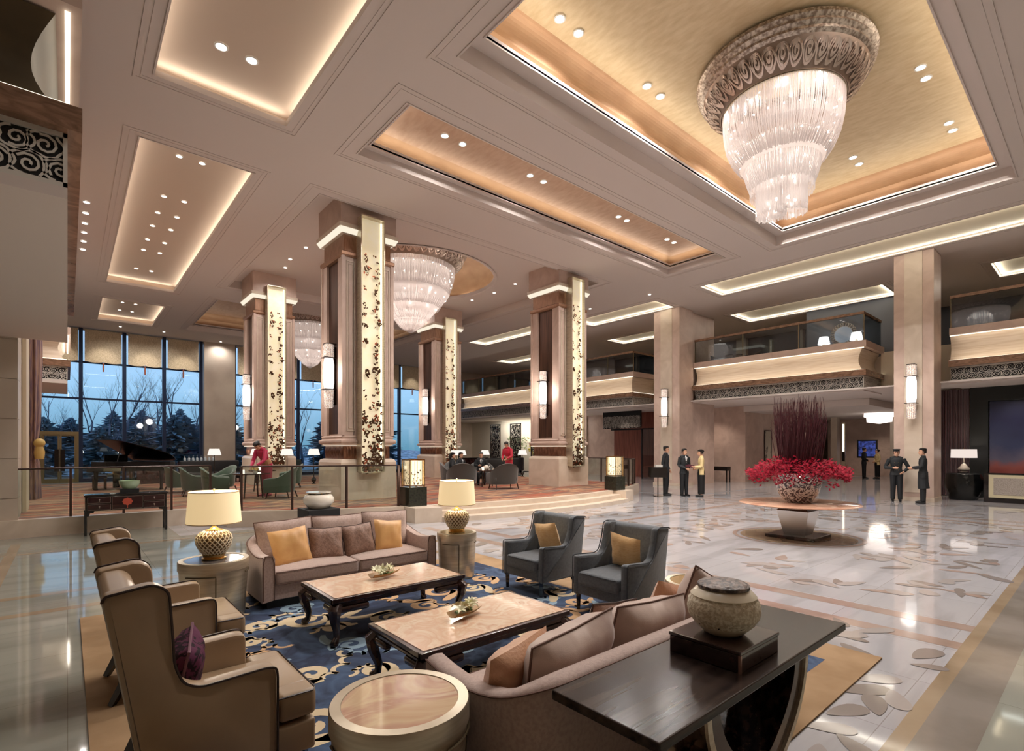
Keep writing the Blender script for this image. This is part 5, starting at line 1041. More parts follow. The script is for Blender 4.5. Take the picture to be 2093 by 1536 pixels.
# sofas, cabinets and lamps at the back
def lounge_sofa(loc, rz, lab, m, w=1.8):
    t = thing('lounge_sofa', lab, 'sofa', loc, rz, 'dark sofas of the lounge'); mb = MB(); mb.rbox((0, -.28, .55), (w, .2, .75), .05); mb.build('backrest', m, t); mb = MB(); mb.rbox((0, .08, .32), (w - .1, .66, .28), .06); mb.build('seat', m, t)
    for s_ in (-1, 1): mb = MB(); mb.rbox((s_ * (w / 2 - .06), .05, .42), (.14, .7, .46), .05); mb.build('armrest', m, t)
    mb = MB()
    for x in (-w / 2 + .1, w / 2 - .1):
        for y in (-.3, .34): mb.box(x - .025, x + .025, y - .025, y + .025, 0, .2)
    mb.build('leg', darkwood, t); return t
lounge_sofa((7.2, 24.6, PF), 0, 'dark green sofa against the piano side of the rear lit column', mat('deep_green', S(30, 44, 40), .85))
lounge_sofa((4.6, 24.8, PF), R(180), 'dark sofa under the stone pier by the window', blackm, 2.2)
lounge_sofa((18.6, 22.5, PF), 0, 'dark sofa in front of the lattice screens', blackm, 2.6); lounge_sofa((16.6, 20.4, PF), 0, 'dark sofa behind the waitress in crimson', blackm, 2.2)
for i, (x, y, w, lab) in enumerate(((4.3, 25.6, 1.6, 'black sideboard under the stone pier, row of glasses on top'), (8.0, 26.2, 1.4, 'dark sideboard with lamp behind the woman in magenta'), (2.6, 25.6, 1.0, 'low dark side cabinet behind the piano tail'), (17.5, 24.6, 3.0, 'long dark sideboard with lamps before the lattice screens'), (8.6, 21.4, .9, 'brown side cabinet between the rear lit column and nearest column'))):
    t = thing('sideboard', lab, 'sideboard', (x, y, PF)); mb = MB(); mb.box(-w / 2, w / 2, -.22, .22, 0, .86); bevel(mb.build('carcass', darkwood, t), .01); mb = MB(); mb.box(-w / 2 - .02, w / 2 + .02, -.24, .24, .86, .9); mb.build('top', black, t)
g0 = thing('wine_glass', 'upturned wine glass in the row on the black sideboard', 'glass', (3.75, 25.5, PF + .9), 0, 'wine glasses on the sideboard'); mb = MB(); mb.lathe([(.035, 0), (.045, .08), (.035, .13), (.004, .15), (.004, .21), (.03, .22)], 10); mb.build('bowl', mat('clear_glass', S(210, 220, 224), .1, alpha=.5), g0)
for k in range(1, 16): dup(g0, (3.75 + (k % 8) * .15, 25.45 + .14 * (k // 8), PF + .9))
lg = emis('lounge_shade', (1, .90, .82), 1.15)
L0 = table_lamp((4.35, 22.9, PF), 'white-shaded lounge lamp on a tall stem right of the piano', .24, .26, 1.5, black, 0, lg, None, 0)
lamps = [((2.05, 26.0, PF + 0), 1.5, 'salmon-tinted lounge lamp to the left of the piano lid'), ((5.55, 21.6, PF), 1.42, 'white-shaded lounge lamp in front of the black sideboard'), ((6.45, 20.9, PF), 1.42, 'white-shaded lounge lamp hidden partly behind the woman in magenta'), ((7.55, 21.1, PF), 1.42, 'white-shaded lounge lamp between the rear column and nearest column'),
         ((14.0, 20.5, PF), 1.35, 'white-shaded lounge lamp just above the seated guests'), ((14.6, 20.8, PF), 1.35, 'second white-shaded lounge lamp right above the seated guests'), ((16.2, 21.0, PF), 1.35, 'white-shaded lounge lamp left of the waitress in crimson'), ((17.6, 19.7, PF), 1.35, 'white-shaded lounge lamp between the waitress in crimson and the column')]
for (x, y, z), h, lab in lamps:
    o = dup(L0, (x, y, z), label=lab); o.scale = (1, 1, h / 1.5)
L0.scale = (1, 1, .95)
for p in ((4.35, 22.9), (5.55, 21.6), (14.2, 20.5), (17.0, 20.0)): lamp('POINT', (p[0], p[1] - .3, PF + 1.3), 14, WARM, .1, name='lamp_glow')
# grand piano
t = thing('grand_piano', 'black grand piano with its lid propped open by the windows', 'piano', (1.62, 22.5, PF), R(-58))
out = [(-.75, .7), (-.75, -.72), (-.2, -.74), (.4, -.6), (.8, -.3), (1.15, -.1), (1.45, .1), (1.55, .4), (1.4, .66), (1.0, .72), (.2, .72)]
def smooth_closed(P_, it=2, keep=3):
    for _ in range(it):
        q = []
        for i in range(len(P_)):
            a, b_ = P_[i], P_[(i + 1) % len(P_)]; q += [(a[0] * .75 + b_[0] * .25, a[1] * .75 + b_[1] * .25), (a[0] * .25 + b_[0] * .75, a[1] * .25 + b_[1] * .75)]
        P_ = q
    return P_
op = [out[0], out[1]] + smooth_closed(out, 1)[4:-1]
mb = MB(); mb.prism(op, .66, .98); mb.build('case', pianob, t)
ang = R(30); hinge_y = .72
mb = MB()
lidp = lambda p, z: (p[0], hinge_y - (hinge_y - p[1]) * math.cos(ang) - z * math.sin(ang), 1.0 + (hinge_y - p[1]) * math.sin(ang) + z * math.cos(ang))
mb.prism(op, 0, .03, lidp); mb.build('lid', pianob, t)
mb = MB(); mb.box(-1.0, -.7, -.7, .7, .62, .74); mb.box(-.98, -.92, -.7, .7, .74, .80); mb.build('keybed', pianob, t); mb = MB(); mb.box(-.92, -.76, -.6, .6, .742, .765); mb.build('keys', white, t)
mb = MB(); mb.box(-.62, -.58, -.4, .4, .98, 1.22); mb.build('music_desk', pianob, t); mb = MB(); mb.tube([(.3, -.6, .98), (.1, -.3, 1.62)], .015, 6); mb.build('lid_prop', pianob, t)
for x, y in ((-.7, -.6), (-.7, .6), (1.15, .3)): mb = MB(); mb.tube([(x, y, .68), (x, y, .12), (x, y, 0)], [.075, .045, .06], 10); mb.build('leg', pianob, t)
mb = MB(); mb.box(-.62, -.56, -.1, .1, .05, .66); mb.build('pedal_lyre', pianob, t)
t = thing('piano_bench', 'piano bench with a dark blue padded seat left of the piano', 'bench', (.85, 23.3, PF)); mb = MB(); mb.rbox((0, 0, .44), (.42, .85, .1), .03); mb.build('seat', mat('blue_pad', S(40, 48, 92), .6), t)
for x in (-.16, .16):
    for y in (-.36, .36): mb = MB(); mb.box(x - .025, x + .025, y - .025, y + .025, 0, .4); mb.build('leg', black, t)
# purple drape on the side wall
mb = MB(); n = 72; mb.loft([[(-.76 + r_ * (.20 + .025 * math.cos(11 * 2 * PI * i / n)) * math.cos(2 * PI * i / n), 20.2 + r_ * (.55 + .05 * math.cos(11 * 2 * PI * i / n)) * math.sin(2 * PI * i / n), z) for i in range(n)] for r_, z in ((1, 8.45), (1, 6), (.95, 4), (.8, 2.6), (.55, 1.9), (.5, 1.7), (.75, 1.3), (.9, PF + .01))], True, True, True); o = mb.build('drape', mat('purple_brown_drape', S(104, 82, 94), .5, col2=S(156, 124, 104), scale=5, stretch=(6, 6, .3), ramp=(.4, .6))); tag(o, 'purple-brown patterned drape gathered by a gold tassel near the garden door', 'curtain')
t = thing('tieback', 'gold tassel tieback on the purple-brown drape', 'tassel', (-.60, 19.75, 1.95)); mb = MB(); mb.sphere((0, 0, 0), .13, 10, 8); mb.lathe([(.08, -.1), (.12, -.25), (.1, -.45), (0, -.45)], 12); mb.build('tassel', mat('gold_thread', S(190, 160, 90), .5), t)
mb = MB(); 
# ================================================================ SEATING GROUP
# rug with cloud scrolls
rugblue = mat('rug_blue', S(54, 68, 98), .95, col2=(S(36, 46, 70), S(70, 90, 120), S(42, 54, 80)), scale=1.6, detail=4, ramp=(.3, .7), distort=1.5, bump=.3, bscale=400)
rugtan = mat('rug_tan', S(168, 138, 104), .95, col2=S(150, 120, 86), scale=2.5, bump=.25, bscale=400)
rugcream = mat('rug_cream', S(214, 194, 160), .95, bump=.3, bscale=400); rugpeach = mat('rug_peach', S(206, 168, 128), .95, bump=.3, bscale=400); ruglight = mat('rug_pale_blue', S(142, 166, 184), .95, bump=.3, bscale=400)
RX0, RX1, RY0, RY1 = .10, 5.28, 1.3, 7.1
mb = MB(); mb.smooth = False; mb.box(RX0, RX1, RY0, RY1, 0.003, .014)
mb.mi = 1; mb.quad((RX0 + .42, RY0 + .3, .015), (RX1 - .42, RY0 + .3, .015), (RX1 - .42, RY1 - .3, .015), (RX0 + .42, RY1 - .3, .015))
rnd = random.Random(12); ix0, ix1, iy0, iy1 = RX0 + .5, RX1 - .5, RY0 + .38, RY1 - .38; cells = []
def cl(pl):
    seg = []
    for p in pl:
        if ix0 < p[0] < ix1 and iy0 < p[1] < iy1: seg.append(p)
        else:
            if len(seg) > 2: yield seg
            seg = []
    if len(seg) > 2: yield seg
lay = [0]
def scroll(cx, cy, r, a, mi, w=.055):
    """curled cloud head with tapered ribbon, scalloped back and forked tail"""
    sg = rnd.choice((-1, 1)); mb.mi = mi; lay[0] += 1; zz_ = .0155 + .0001 * (lay[0] % 20)
    sp_ = spiral(cx, cy, r, 1.4, a, sg, 26)
    for s_ in cl(sp_): ribbon(mb, s_, [w * (.55 + .75 * math.sin(PI * min(1, .25 + .75 * i / len(s_)))) for i in range(len(s_))], zz_)
    # scalloped outer edge
    x, y = sp_[0]; d = a - sg * PI / 2; pts = []
    for k in range(rnd.randint(2, 4)):
        rr = r * rnd.uniform(.38, .62); c_ = (x + rr * math.cos(d), y + rr * math.sin(d)); s0 = math.atan2(y - c_[1], x - c_[0])
        for q in range(9): an = s0 + sg * PI * .95 * q / 8; pts.append((c_[0] + rr * math.cos(an), c_[1] + rr * math.sin(an)))
        x, y = pts[-1]; d -= sg * rnd.uniform(.35, .8)
    for s_ in cl(pts): ribbon(mb, s_, w * .62, zz_)
    tl = [(sp_[0][0] + (r * 2.4 * f) * math.cos(a + PI * .62 * sg) + .22 * r * math.sin(6 * f), sp_[0][1] + (r * 2.4 * f) * math.sin(a + PI * .62 * sg) + .22 * r * math.cos(5 * f)) for f in [q / 14 for q in range(15)]]
    for s_ in cl(tl): ribbon(mb, s_, [w * 1.5 * math.sin(PI * (.1 + .85 * i / len(s_))) + .006 for i in range(len(s_))], zz_)
k = 0; pts_ = []
while k < 78 and len(pts_) < 4000:
    x, y = rnd.uniform(ix0, ix1), rnd.uniform(iy0, iy1); pts_.append(0); r = rnd.uniform(.10, .24)
    if any((x - a) ** 2 + (y - b_) ** 2 < (.8 * (r + c_)) ** 2 * 1.9 for a, b_, c_ in cells): continue
    cells.append((x, y, r)); scroll(x, y, r, rnd.uniform(0, 6.3), rnd.choice((2, 2, 3, 3, 4)), .05 + .10 * r); k += 1
rug = mb.build('rug', [rugtan, rugblue, rugcream, rugpeach, ruglight], merge=False); tag(rug, 'navy rug with cream cloud scrolls and a wide tan border under the seating group', 'rug')
# ---- generic upholstery
def piping(mb, pts, r=.006): mb.tube(pts, r, 5)
def round_poly(P_, rad, n=5):
    """round selected corners; rad list per corner"""
    out = []
    for i, p in enumerate(P_):
        r = rad[i] if isinstance(rad, (list, tuple)) else rad
        if r <= 0: out.append(p); continue
        a = Vector(P_[i - 1]) - Vector(p); b_ = Vector(P_[(i + 1) % len(P_)]) - Vector(p); r = min(r, a.length * .45, b_.length * .45)
        s0 = Vector(p) + a.normalized() * r; e0 = Vector(p) + b_.normalized() * r
        for k in range(n + 1): f = k / n; q = s0 * (1 - f) ** 2 + Vector(p) * 2 * f * (1 - f) + e0 * f * f; out.append((q.x, q.y))
    return out
def side_panel(mb, poly, y0, y1, r=.02, flare=None):
    """padded slab: xz polygon extruded in y with softened edges"""
    n = len(poly); cx = sum(p[0] for p in poly) / n; cz = sum(p[1] for p in poly) / n; rings = []
    def inset(d):
        out = []
        for i in range(n):
            a = Vector(poly[i - 1]); b_ = Vector(poly[i]); c_ = Vector(poly[(i + 1) % n]); t = (c_ - a); t = t.normalized() if t.length else Vector((1, 0)); nr = Vector((-t.y, t.x)); out.append((b_.x + nr.x * d, b_.y + nr.y * d))
        return out
    area = sum(poly[i - 1][0] * poly[i][1] - poly[i][0] * poly[i - 1][1] for i in range(n)); sg = 1 if area > 0 else -1
    fl = flare or (lambda x, z: 0)
    for f, d in ((0, r), (.15, r * .35), (.5, 0)): rings.append([(x, y0 + (y1 - y0) * f * .5 / .5 * (r * 2 / abs(y1 - y0) if f < .5 else .5) if False else 0, z) for x, z in poly])
    rings = []
    s_ = 1 if y1 > y0 else -1
    for dy, d in ((0, r), (r * .3, r * .3), (r, 0)): rings.append([(x, y0 + s_ * dy + fl(x, z), z) for x, z in inset(sg * d)])
    for dy, d in ((r, 0), (r * .3, r * .3), (0, r)): rings.append([(x, y1 - s_ * dy + fl(x, z), z) for x, z in inset(sg * d)])
    mb.loft(rings, True, True, True)
def wing_chair(name, lab, loc, rz, m, pm, W_=.74, high=1.16, seat_h=.45, tan=True, grp=None):
    """faces +x; y centred; base origin at rear-bottom centre"""
    t = thing(name, lab, 'armchair', loc, rz, grp)
    if tan:
        poly = [(.17, .13), (0, 1.11), (.015, 1.135), (.19, high + .01), (.25, high - .03), (.262, .95), (.272, .76), (.31, .665), (.38, .63), (.68, .642), (.725, .632), (.732, .59), (.732, .13)]
        rad = [.01, .02, .01, .04, .04, .02, .05, .06, .05, .03, .03, .02, .01]; D = .732; sf = .94; th = .11
    else:
        poly = [(.10, .17), (.0, .90), (.02, .915), (.18, .93), (.235, .91), (.27, .74), (.33, .60), (.40, .575), (.55, .585), (.74, .60), (.765, .585), (.77, .17)]
        rad = [.01, .02, .01, .03, .04, .02, .03, .03, .02, .04, .02, .01]; D = .77; sf = .80; th = .09
    P_ = round_poly(poly, rad)
    for s_ in (-1, 1):
        mb = MB(); side_panel(mb, P_, s_ * W_ / 2, s_ * (W_ / 2 - th), .02 if tan else .028); o = mb.build('armrest_and_wing', m, t)
        mb = MB(); piping(mb, [(x, s_ * (W_ / 2 + .001), z) for x, z in P_[8:-4]], .0065); mb.build('piping', pm, o)
    z_ = high if tan else .93; bt = .0
    # back slab, raked
    prof = [(.165, .14), (.01, z_ - .045), (.035, z_ - .025), (.11, z_ - .02), (.15, z_ - .05), (.26, .46), (.28, .14)] if tan else [(.105, .18), (.005, z_ - .035), (.03, z_ - .015), (.09, z_ - .015), (.13, z_ - .04), (.24, .44), (.26, .18)]
    mb = MB(); Q = round_poly(prof, [.01, .03, .01, .03, .03, .02, .01]); mb.loft([[(x, y, z) for x, z in Q] for y in (-W_ / 2 + .012, -W_ / 2 + th * .5, 0, W_ / 2 - th * .5, W_ / 2 - .012)]); mb.build('backrest', m, t)
    mb = MB(); w2 = W_ - 2 * th; mb.rbox(((.20 + sf) / 2 - .0, 0, seat_h - .07), (sf - .20, w2 - .008, .15), .035, 4, bulge=.018); 
    if tan: mb.rbox((.735 + (sf - .735) / 2 + .004, 0, seat_h - .072), (sf - .735 - .004, W_ - .012, .15), .032, 4)
    o = mb.build('seat_cushion', m, t)
    mb = MB(); 
    x0 = .735 if tan else .22
    zt = seat_h + .0; ww = (W_ / 2 - .01) if tan else (w2 / 2 - .02)
    piping(mb, [(x0, -ww, zt - .008), (sf - .02, -ww + .0, zt - .008), (sf, -ww + .03, zt - .008), (sf, ww - .03, zt - .008), (sf - .02, ww, zt - .008), (x0, ww, zt - .008)], .005)
    mb.build('piping', pm, o)
    mb = MB()
    if tan: mb.rbox(((.16 + sf) / 2, 0, .215), (sf - .17, W_ - .012, .17), .018, 3)
    else: mb.rbox((.44, 0, .25), (.66, w2 + .02, .14), .015, 3)
    mb.build('apron', m, t)
    for x, y, dx in ((sf - .06, 1, .0), (sf - .06, -1, .0), (.20, 1, -.10), (.20, -1, -.10)):
        mb = MB(); yy = y * (W_ / 2 - .06); mb.tube([(x, yy, .19), (x + dx, yy, .0)], [.038, .024], 4, smooth=False); mb.build('leg', black, t)
    return t
wc = wing_chair('wing_armchair', 'tan leather wing armchair nearest the picture corner, purple cushion on its seat', (.11, 3.25, .014), 0, leather, leatherd, .74, 1.15, .46, True, 'tan leather wing armchairs')
dup(wc, (.13, 4.84, .014), 0, 'tan leather wing armchair farther off, beside the drum table with the big lamp')
gw = wing_chair('wing_armchair', 'slate blue wing armchair with gold cushion, the one beside the far small drum lamp', (5.05, 4.80, .014), PI, greyf, mat('slate_piping', S(70, 74, 80), .8), .74, 1.0, .43, False, 'slate blue wing armchairs')
dup(gw, (5.05, 3.58, .014), PI, 'slate blue wing armchair with gold cushion, the one nearer the grey-lidded jar')
def throw(lab, loc, w, h, t_, m, rz=0, tilt=0, roll=0, cord=None, name='throw_pillow', cat='cushion', grp=None):
    M = Matrix.Rotation(rz, 4, 'Z') @ Matrix.Rotation(tilt, 4, 'X') @ Matrix.Rotation(roll, 4, 'Y')
    mb = MB(); mb.pillow(w, h, t_, M); o = mb.build(name, m, None, loc); tag(o, lab, cat, grp)
    if cord:
        mb = MB(); n = 12; ed = []
        for (u0, v0, u1, v1) in ((-1, -1, 1, -1), (1, -1, 1, 1), (1, 1, -1, 1), (-1, 1, -1, -1)):
            for k in range(n): f = k / n; u, v = u0 + (u1 - u0) * f, v0 + (v1 - v0) * f; kk = 1 - .06 * (1 - abs(u * v)); ed.append(tuple(M @ Vector((u * w / 2 * kk, 0, v * h / 2 * kk))))
        ed.append(ed[0]); mb.tube(ed, .007, 5); mb.build('piping', cord, o)
    return o
throw('gold cushion on the slate armchair beside the far drum lamp', (4.74, 4.80, .64), .40, .40, .13, goldf2, R(90), R(-14), R(8), None, grp='gold cushions on slate armchairs')
throw('gold cushion on the slate armchair nearer the lidded jar', (4.74, 3.57, .64), .40, .40, .13, goldf2, R(90), R(-14), R(-7), None, grp='gold cushions on slate armchairs')
throw('purple damask cushion on the nearest tan leather armchair', (.46, 3.20, .63), .38, .36, .17, purplef, R(-100), R(-12), R(6), mat('mauve_cord', S(112, 74, 88), .8))
# ---- far sofa
def sofa(lab, loc, rz, L_, Dp, bh=.70, m=taupe):
    """faces -y locally, x along length from 0..L_, y from 0 (front) to Dp (back)"""
    t = thing('sofa', lab, 'sofa', loc, rz)
    # swooping arm/back shell as swept wall: path around sides and back
    path = []; th = .13; n = 10
    def ht(y): f = max(0, min(1, y / Dp)); return .60 - .06 * math.sin(PI * f) + (bh - .60) * f ** 1.6
    r = .26
    L1 = [(0, y) for y in [0.0, .12, .25, .38, .5, .6]]; path += [(x, y, ht(y)) for x, y in L1]
    for k in range(1, 9): a = PI - PI / 2 * k / 8; path.append((r + r * math.cos(a), Dp - r + r * math.sin(a), ht(Dp - r + r * math.sin(a))))
    for k in range(1, 6): path.append((r + (L_ - 2 * r) * k / 6, Dp, bh))
    rp = [(L_ - x, y, z) for x, y, z in path[:14]][::-1]; path += rp
    rings = []
    for i, (x, y, z) in enumerate(path):
        a = path[max(0, i - 1)]; b_ = path[min(len(path) - 1, i + 1)]; d = Vector((b_[0] - a[0], b_[1] - a[1])).normalized(); nx, ny = d.y, -d.x   # inward normal (right of travel)
        rings.append([(x + nx * q * 1.0, y + ny * q, zz_) for q, zz_ in ((0, .08), (-.004, z * .6), (0, z - .03), (.02, z - .006), (th * .5, z), (th - .02, z - .008), (th, z - .04), (th, .1))])
    mb = MB(); mb.loft(rings, True, True, True); sh = mb.build('back_and_arms', m, t)
    mb = MB(); piping(mb, [(rg[2][0], rg[2][1], rg[2][2] + .012) for rg in rings], .006); piping(mb, [(x_, -.001, z_) for x_, z_ in ((.01, .1), (.008, .5), (.03, .59), (.10, .59), (.125, .5), (.125, .1))], .005); piping(mb, [(L_ - x_, -.001, z_) for x_, z_ in ((.01, .1), (.008, .5), (.03, .59), (.10, .59), (.125, .5), (.125, .1))], .005); mb.build('piping', taupep, sh)
    mb = MB(); mb.box(th - .01, L_ - th + .01, .02, Dp - .1, .09, .26); bevel(mb.build('seat_base', m, t), .01)
    ns = 2 if L_ < 2.3 else 3; w = (L_ - 2 * th) / ns
    for k in range(ns):
        mb = MB(); mb.rbox((th + w * (k + .5), .33, .335), (w - .008, .70, .16), .04, 4, bulge=.03); o = mb.build('seat_cushion', m, t); mb = MB(); x0, x1 = th + w * k + .012, th + w * (k + 1) - .012; piping(mb, [(x0, .0, .40), (x0 + .03, -.02, .403), (x1 - .03, -.02, .403), (x1, .0, .40)], .005); piping(mb, [(x0, .0, .268), (x0 + .03, -.02, .266), (x1 - .03, -.02, .266), (x1, .0, .268)], .005); mb.build('piping', taupep, o)
    mb = MB(); mb.box(.06, L_ - .06, .05, Dp - .05, .0, .09); mb.build('plinth', blackm, t)
    return t
SL, SD = 2.22, .90
sf1 = sofa('long taupe sofa facing the camera between the two drum lamps', (1.62, 6.08, .014), 0, SL, SD, .74)
for k, lab in enumerate(('loose taupe back cushion at the big-lamp end of the far sofa', 'middle loose taupe back cushion of the far sofa', 'loose taupe back cushion at the small-lamp end of the far sofa')):
    throw(lab, (1.62 + .42 + .68 * k + .02, 6.08 + .66, .665), .69, .50, .17, taupe, 0, R(-12), R((-2, 1, 2)[k]), taupep, 'back_cushion', 'cushion', 'back cushions of the far sofa')
throw('gold silk cushion on the far sofa next to the big lamp', (2.03, 6.44, .615), .46, .46, .14, goldf, R(4), R(-20), R(-5), None, grp=None)
throw('bronze silk cushion on the far sofa beside the big-lamp-side gold one', (2.47, 6.47, .60), .42, .42, .13, bronzef, R(-4), R(-20), R(2), mat('dark_cord', S(70, 52, 46), .6), grp=None)
throw('bronze silk cushion on the far sofa beside the small-lamp-side gold one', (2.90, 6.47, .60), .42, .42, .13, bronzef, R(-3), R(-20), R(-5), MATS['dark_cord'], grp=None)
throw('gold silk cushion on the far sofa next to the small lamp', (3.32, 6.45, .61), .42, .44, .13, goldf, R(4), R(-18), R(7), None, grp=None)
# ---- near sofa (back to camera)
sf2 = sofa('taupe sofa with its back turned, behind the ebony console', (3.97, 2.56, .014), PI, 2.42, .88, .70)
throw('large taupe cushion on the near sofa beside the round onyx table', (2.10, 1.97, .615), .68, .46, .27, taupec, R(5), R(16), R(-5), taupep)
throw('large taupe cushion on the near sofa partly behind the carved jar', (2.80, 1.97, .62), .68, .46, .27, taupec, R(-3), R(16), R(3), taupep)
throw('large taupe cushion on the near sofa, only its corner visible above the carved jar', (3.52, 1.98, .66), .62, .46, .24, taupec, R(2), R(12), R(22), taupep)
throw('peach silk cushion leaning on the near sofa at its onyx-table end', (1.86, 2.14, .57), .46, .40, .19, peach, R(10), R(16), R(-8), None)
throw('peach ribbed cushion on the near sofa just beyond the carved jar', (3.36, 2.16, .62), .42, .40, .13, peach, R(-8), R(14), R(14), None)
throw('bronze cushion on the near sofa between the taupe ones', (2.72, 2.19, .60), .42, .40, .15, bronzef, R(-5), R(14), R(5), MATS['dark_cord'])
# ---- coffee tables
def coffee_table(lab, x0, x1, y0, y1, H=.43):
    t = thing('coffee_table', lab, 'coffee table', ((x0 + x1) / 2, (y0 + y1) / 2, .014), 0, 'onyx-topped coffee tables'); a, b_ = (x1 - x0) / 2, (y1 - y0) / 2
    mb = MB(); mb.box(-a + .035, a - .035, -b_ + .035, b_ - .035, H - .02, H); mb.build('onyx_top', onyx, t)
    mb = MB(); rect_ring(mb, -a, a, -b_, b_, .038, H - .045, H - .003); rect_ring(mb, -a + .02, a - .02, -b_ + .02, b_ - .02, .04, H - .085, H - .045); fr = mb.build('table_frame', darkwood, t); bevel(fr, .006)
    mb = MB(); mb.box(-a + .03, a - .03, -b_ + .03, b_ - .03, H - .05, H - .02); mb.build('sub_top', darkwood, t)
    for sx in (-1, 1):
        for sy in (-1, 1):
            px, py = sx * (a - .06), sy * (b_ - .06)
            mb = MB(); pts = [(px - sx * .0, py, H - .075), (px + sx * .035, py + sy * .035, H - .12), (px + sx * .03, py + sy * .03, H - .2), (px + sx * .0, py + sy * .0, H - .31), (px + sx * .005, py + sy * .005, .06), (px + sx * .03, py + sy * .03, .025), (px + sx * .035, py + sy * .035, .0)]
            mb.tube(pts, [.055, .062, .045, .032, .028, .038, .03], 8); lg_ = mb.build('leg', darkwood, t)
            mb = MB()
            for ux, uy, ln_ in ((sx, 0, .30), (0, sy, .20)):
                c = (px - ux * ln_ / 2 + (sx * .02 if uy else 0), py - uy * ln_ / 2 + (sy * .02 if ux else 0), H - .115); mb.rbox(c, (ln_ if ux else .07, ln_ if uy else .07, .065), .025, 3)
            mb.build('scrolled_knee', darkwood, lg_)
    return t
coffee_table('onyx-topped coffee table in front of the far sofa', 1.80, 3.25, 4.56, 5.40)
coffee_table('onyx-topped coffee table nearer the camera, beside the near sofa', 1.77, 3.20, 2.98, 3.78)
def lily_dish(lab, loc, rz, seed):
    rnd = random.Random(seed); t = thing('lily_dish', lab, 'flower dish', loc, rz, 'dishes of white lilies on coffee tables')
    mb = MB(); n = 12
    vs = []
    for j in range(7):
        for i in range(n + 1):
            u = -1 + 2 * i / n; v = -1 + 2 * j / 6; vs.append((u * .165, v * .075 * (1 - .25 * u * u), .012 + .035 * abs(v) ** 2 + .02 * u * u * (1 if u > 0 else .6)))
    vs2 = [(x, y, z + .005) for x, y, z in vs]
    F_ = [(j * (n + 1) + i, j * (n + 1) + i + 1, (j + 1) * (n + 1) + i + 1, (j + 1) * (n + 1) + i) for j in range(6) for i in range(n)]
    mb.add(vs, F_); mb.add(vs2, F_); mb.build('leaf_dish', mat('bark_dish', S(178, 140, 90), .5), t, merge=False)
    mb = MB(); gm = MB()
    for k in range(9):
        cx, cy, cz = rnd.uniform(-.10, .10), rnd.uniform(-.035, .035), .055 + rnd.uniform(0, .045); ax = Vector((rnd.uniform(-.8, .8), rnd.uniform(-.8, .8), 1)).normalized(); q = ax.to_track_quat('Z', 'X').to_matrix()
        for p in range(6):
            a = 2 * PI * p / 6 + k; M_ = q @ Matrix.Rotation(a, 3, 'Z'); r1_ = [(0, .004, 0), (.022, .012, .020), (.045, .009, .024), (.062, .0, .014)]
            vs = [];
            for x, w_, z in r1_: vs += [tuple(Vector((cx, cy, cz)) + M_ @ Vector((x, -w_, z))), tuple(Vector((cx, cy, cz)) + M_ @ Vector((x, 0, z - .004))), tuple(Vector((cx, cy, cz)) + M_ @ Vector((x, w_, z)))]
            mb.add(vs, [(3 * i + j, 3 * i + j + 1, 3 * i + 4 + j, 3 * i + 3 + j) for i in range(3) for j in range(2)])
    for k in range(16):
        a = rnd.uniform(0, 6.3); cx, cy = rnd.uniform(-.10, .10), rnd.uniform(-.03, .03); l = rnd.uniform(.04, .07)
        gm.add([(cx, cy, .03), (cx + l * .5 * math.cos(a) - .012 * math.sin(a), cy + l * .5 * math.sin(a) + .012 * math.cos(a), .05), (cx + l * math.cos(a), cy + l * math.sin(a), .045), (cx + l * .5 * math.cos(a) + .012 * math.sin(a), cy + l * .5 * math.sin(a) - .012 * math.cos(a), .05)], [(0, 1, 2, 3)])
    mb.build('lilies', mat('lily_white', S(238, 234, 196), .5), t, merge=False); gm.build('leaves', mat('fresh_green', S(96, 132, 52), .5), t, merge=False); return t
lily_dish('dish of white lilies on the coffee table before the far sofa', (2.52, 5.0, .445), R(12), 1)
lily_dish('dish of white lilies on the nearer coffee table', (2.44, 3.42, .445), R(14), 2)
# ---- drum tables
def drum_table(lab, loc, r, H, top_m, rz=0, sx=1.0, seedm=None, panels=True):
    t = thing('drum_table', lab, 'side table', loc, rz, 'champagne metal drum tables')
    mb = MB(); mb.lathe([(r * .86, 0), (r * .88, .02), (r * .93, H * .5), (r * .97, H - .10)], 56, sx=sx, cap=True); mb.build('drum_body', champ, t)
    mb = MB(); mb.lathe([(r * .97, H - .10), (r * 1.0, H - .095), (r * 1.0, H - .01), (r * .985, H), (r * .84, H), (r * .83, H - .006)], 56, sx=sx); mb.build('rim', champ, t)
    mb = MB(); mb.lathe([(r * .835, H - .02), (r * .835, H - .004), (0, H - .004)], 56, sx=sx); mb.build('table_top', top_m, t)
    if panels:
        for a0 in (-100, 30, 150):
            mb = MB(); pts = [(r * .985 * sx * math.cos(R(a0 + q)), r * .985 * math.sin(R(a0 + q)), H - .135) for q in range(0, 53, 4)]
            a = R(a0 + 52); pts += [(r * .972 * sx * math.cos(a), r * .972 * math.sin(a), H - .15), (r * .895 * sx * math.cos(a), r * .895 * math.sin(a), .03)]; mb.tube(pts, .006, 4); mb.build('handle_slot', mat('dark_bronze_slot', S(96, 82, 60), .4, .6), t)
    return t
drum_table('round onyx-topped champagne drum table at the bottom edge, between tan chair and near sofa', (1.20, 2.21, .014), .325, .60, onyx2, R(20))
drum_table('champagne drum table with dark mirror top under the big lattice lamp', (1.19, 6.28, 0.002), .335, .62, mat('drum_top_grey', S(120, 122, 128), .1, .4, coat=.5), R(60))
drum_table('champagne drum table under the smaller-looking lamp at the sofa end', (4.13, 6.0, 0.014), .275, .62, mat('drum_top_gold', S(206, 186, 140), .12, .6, coat=.5), R(40))
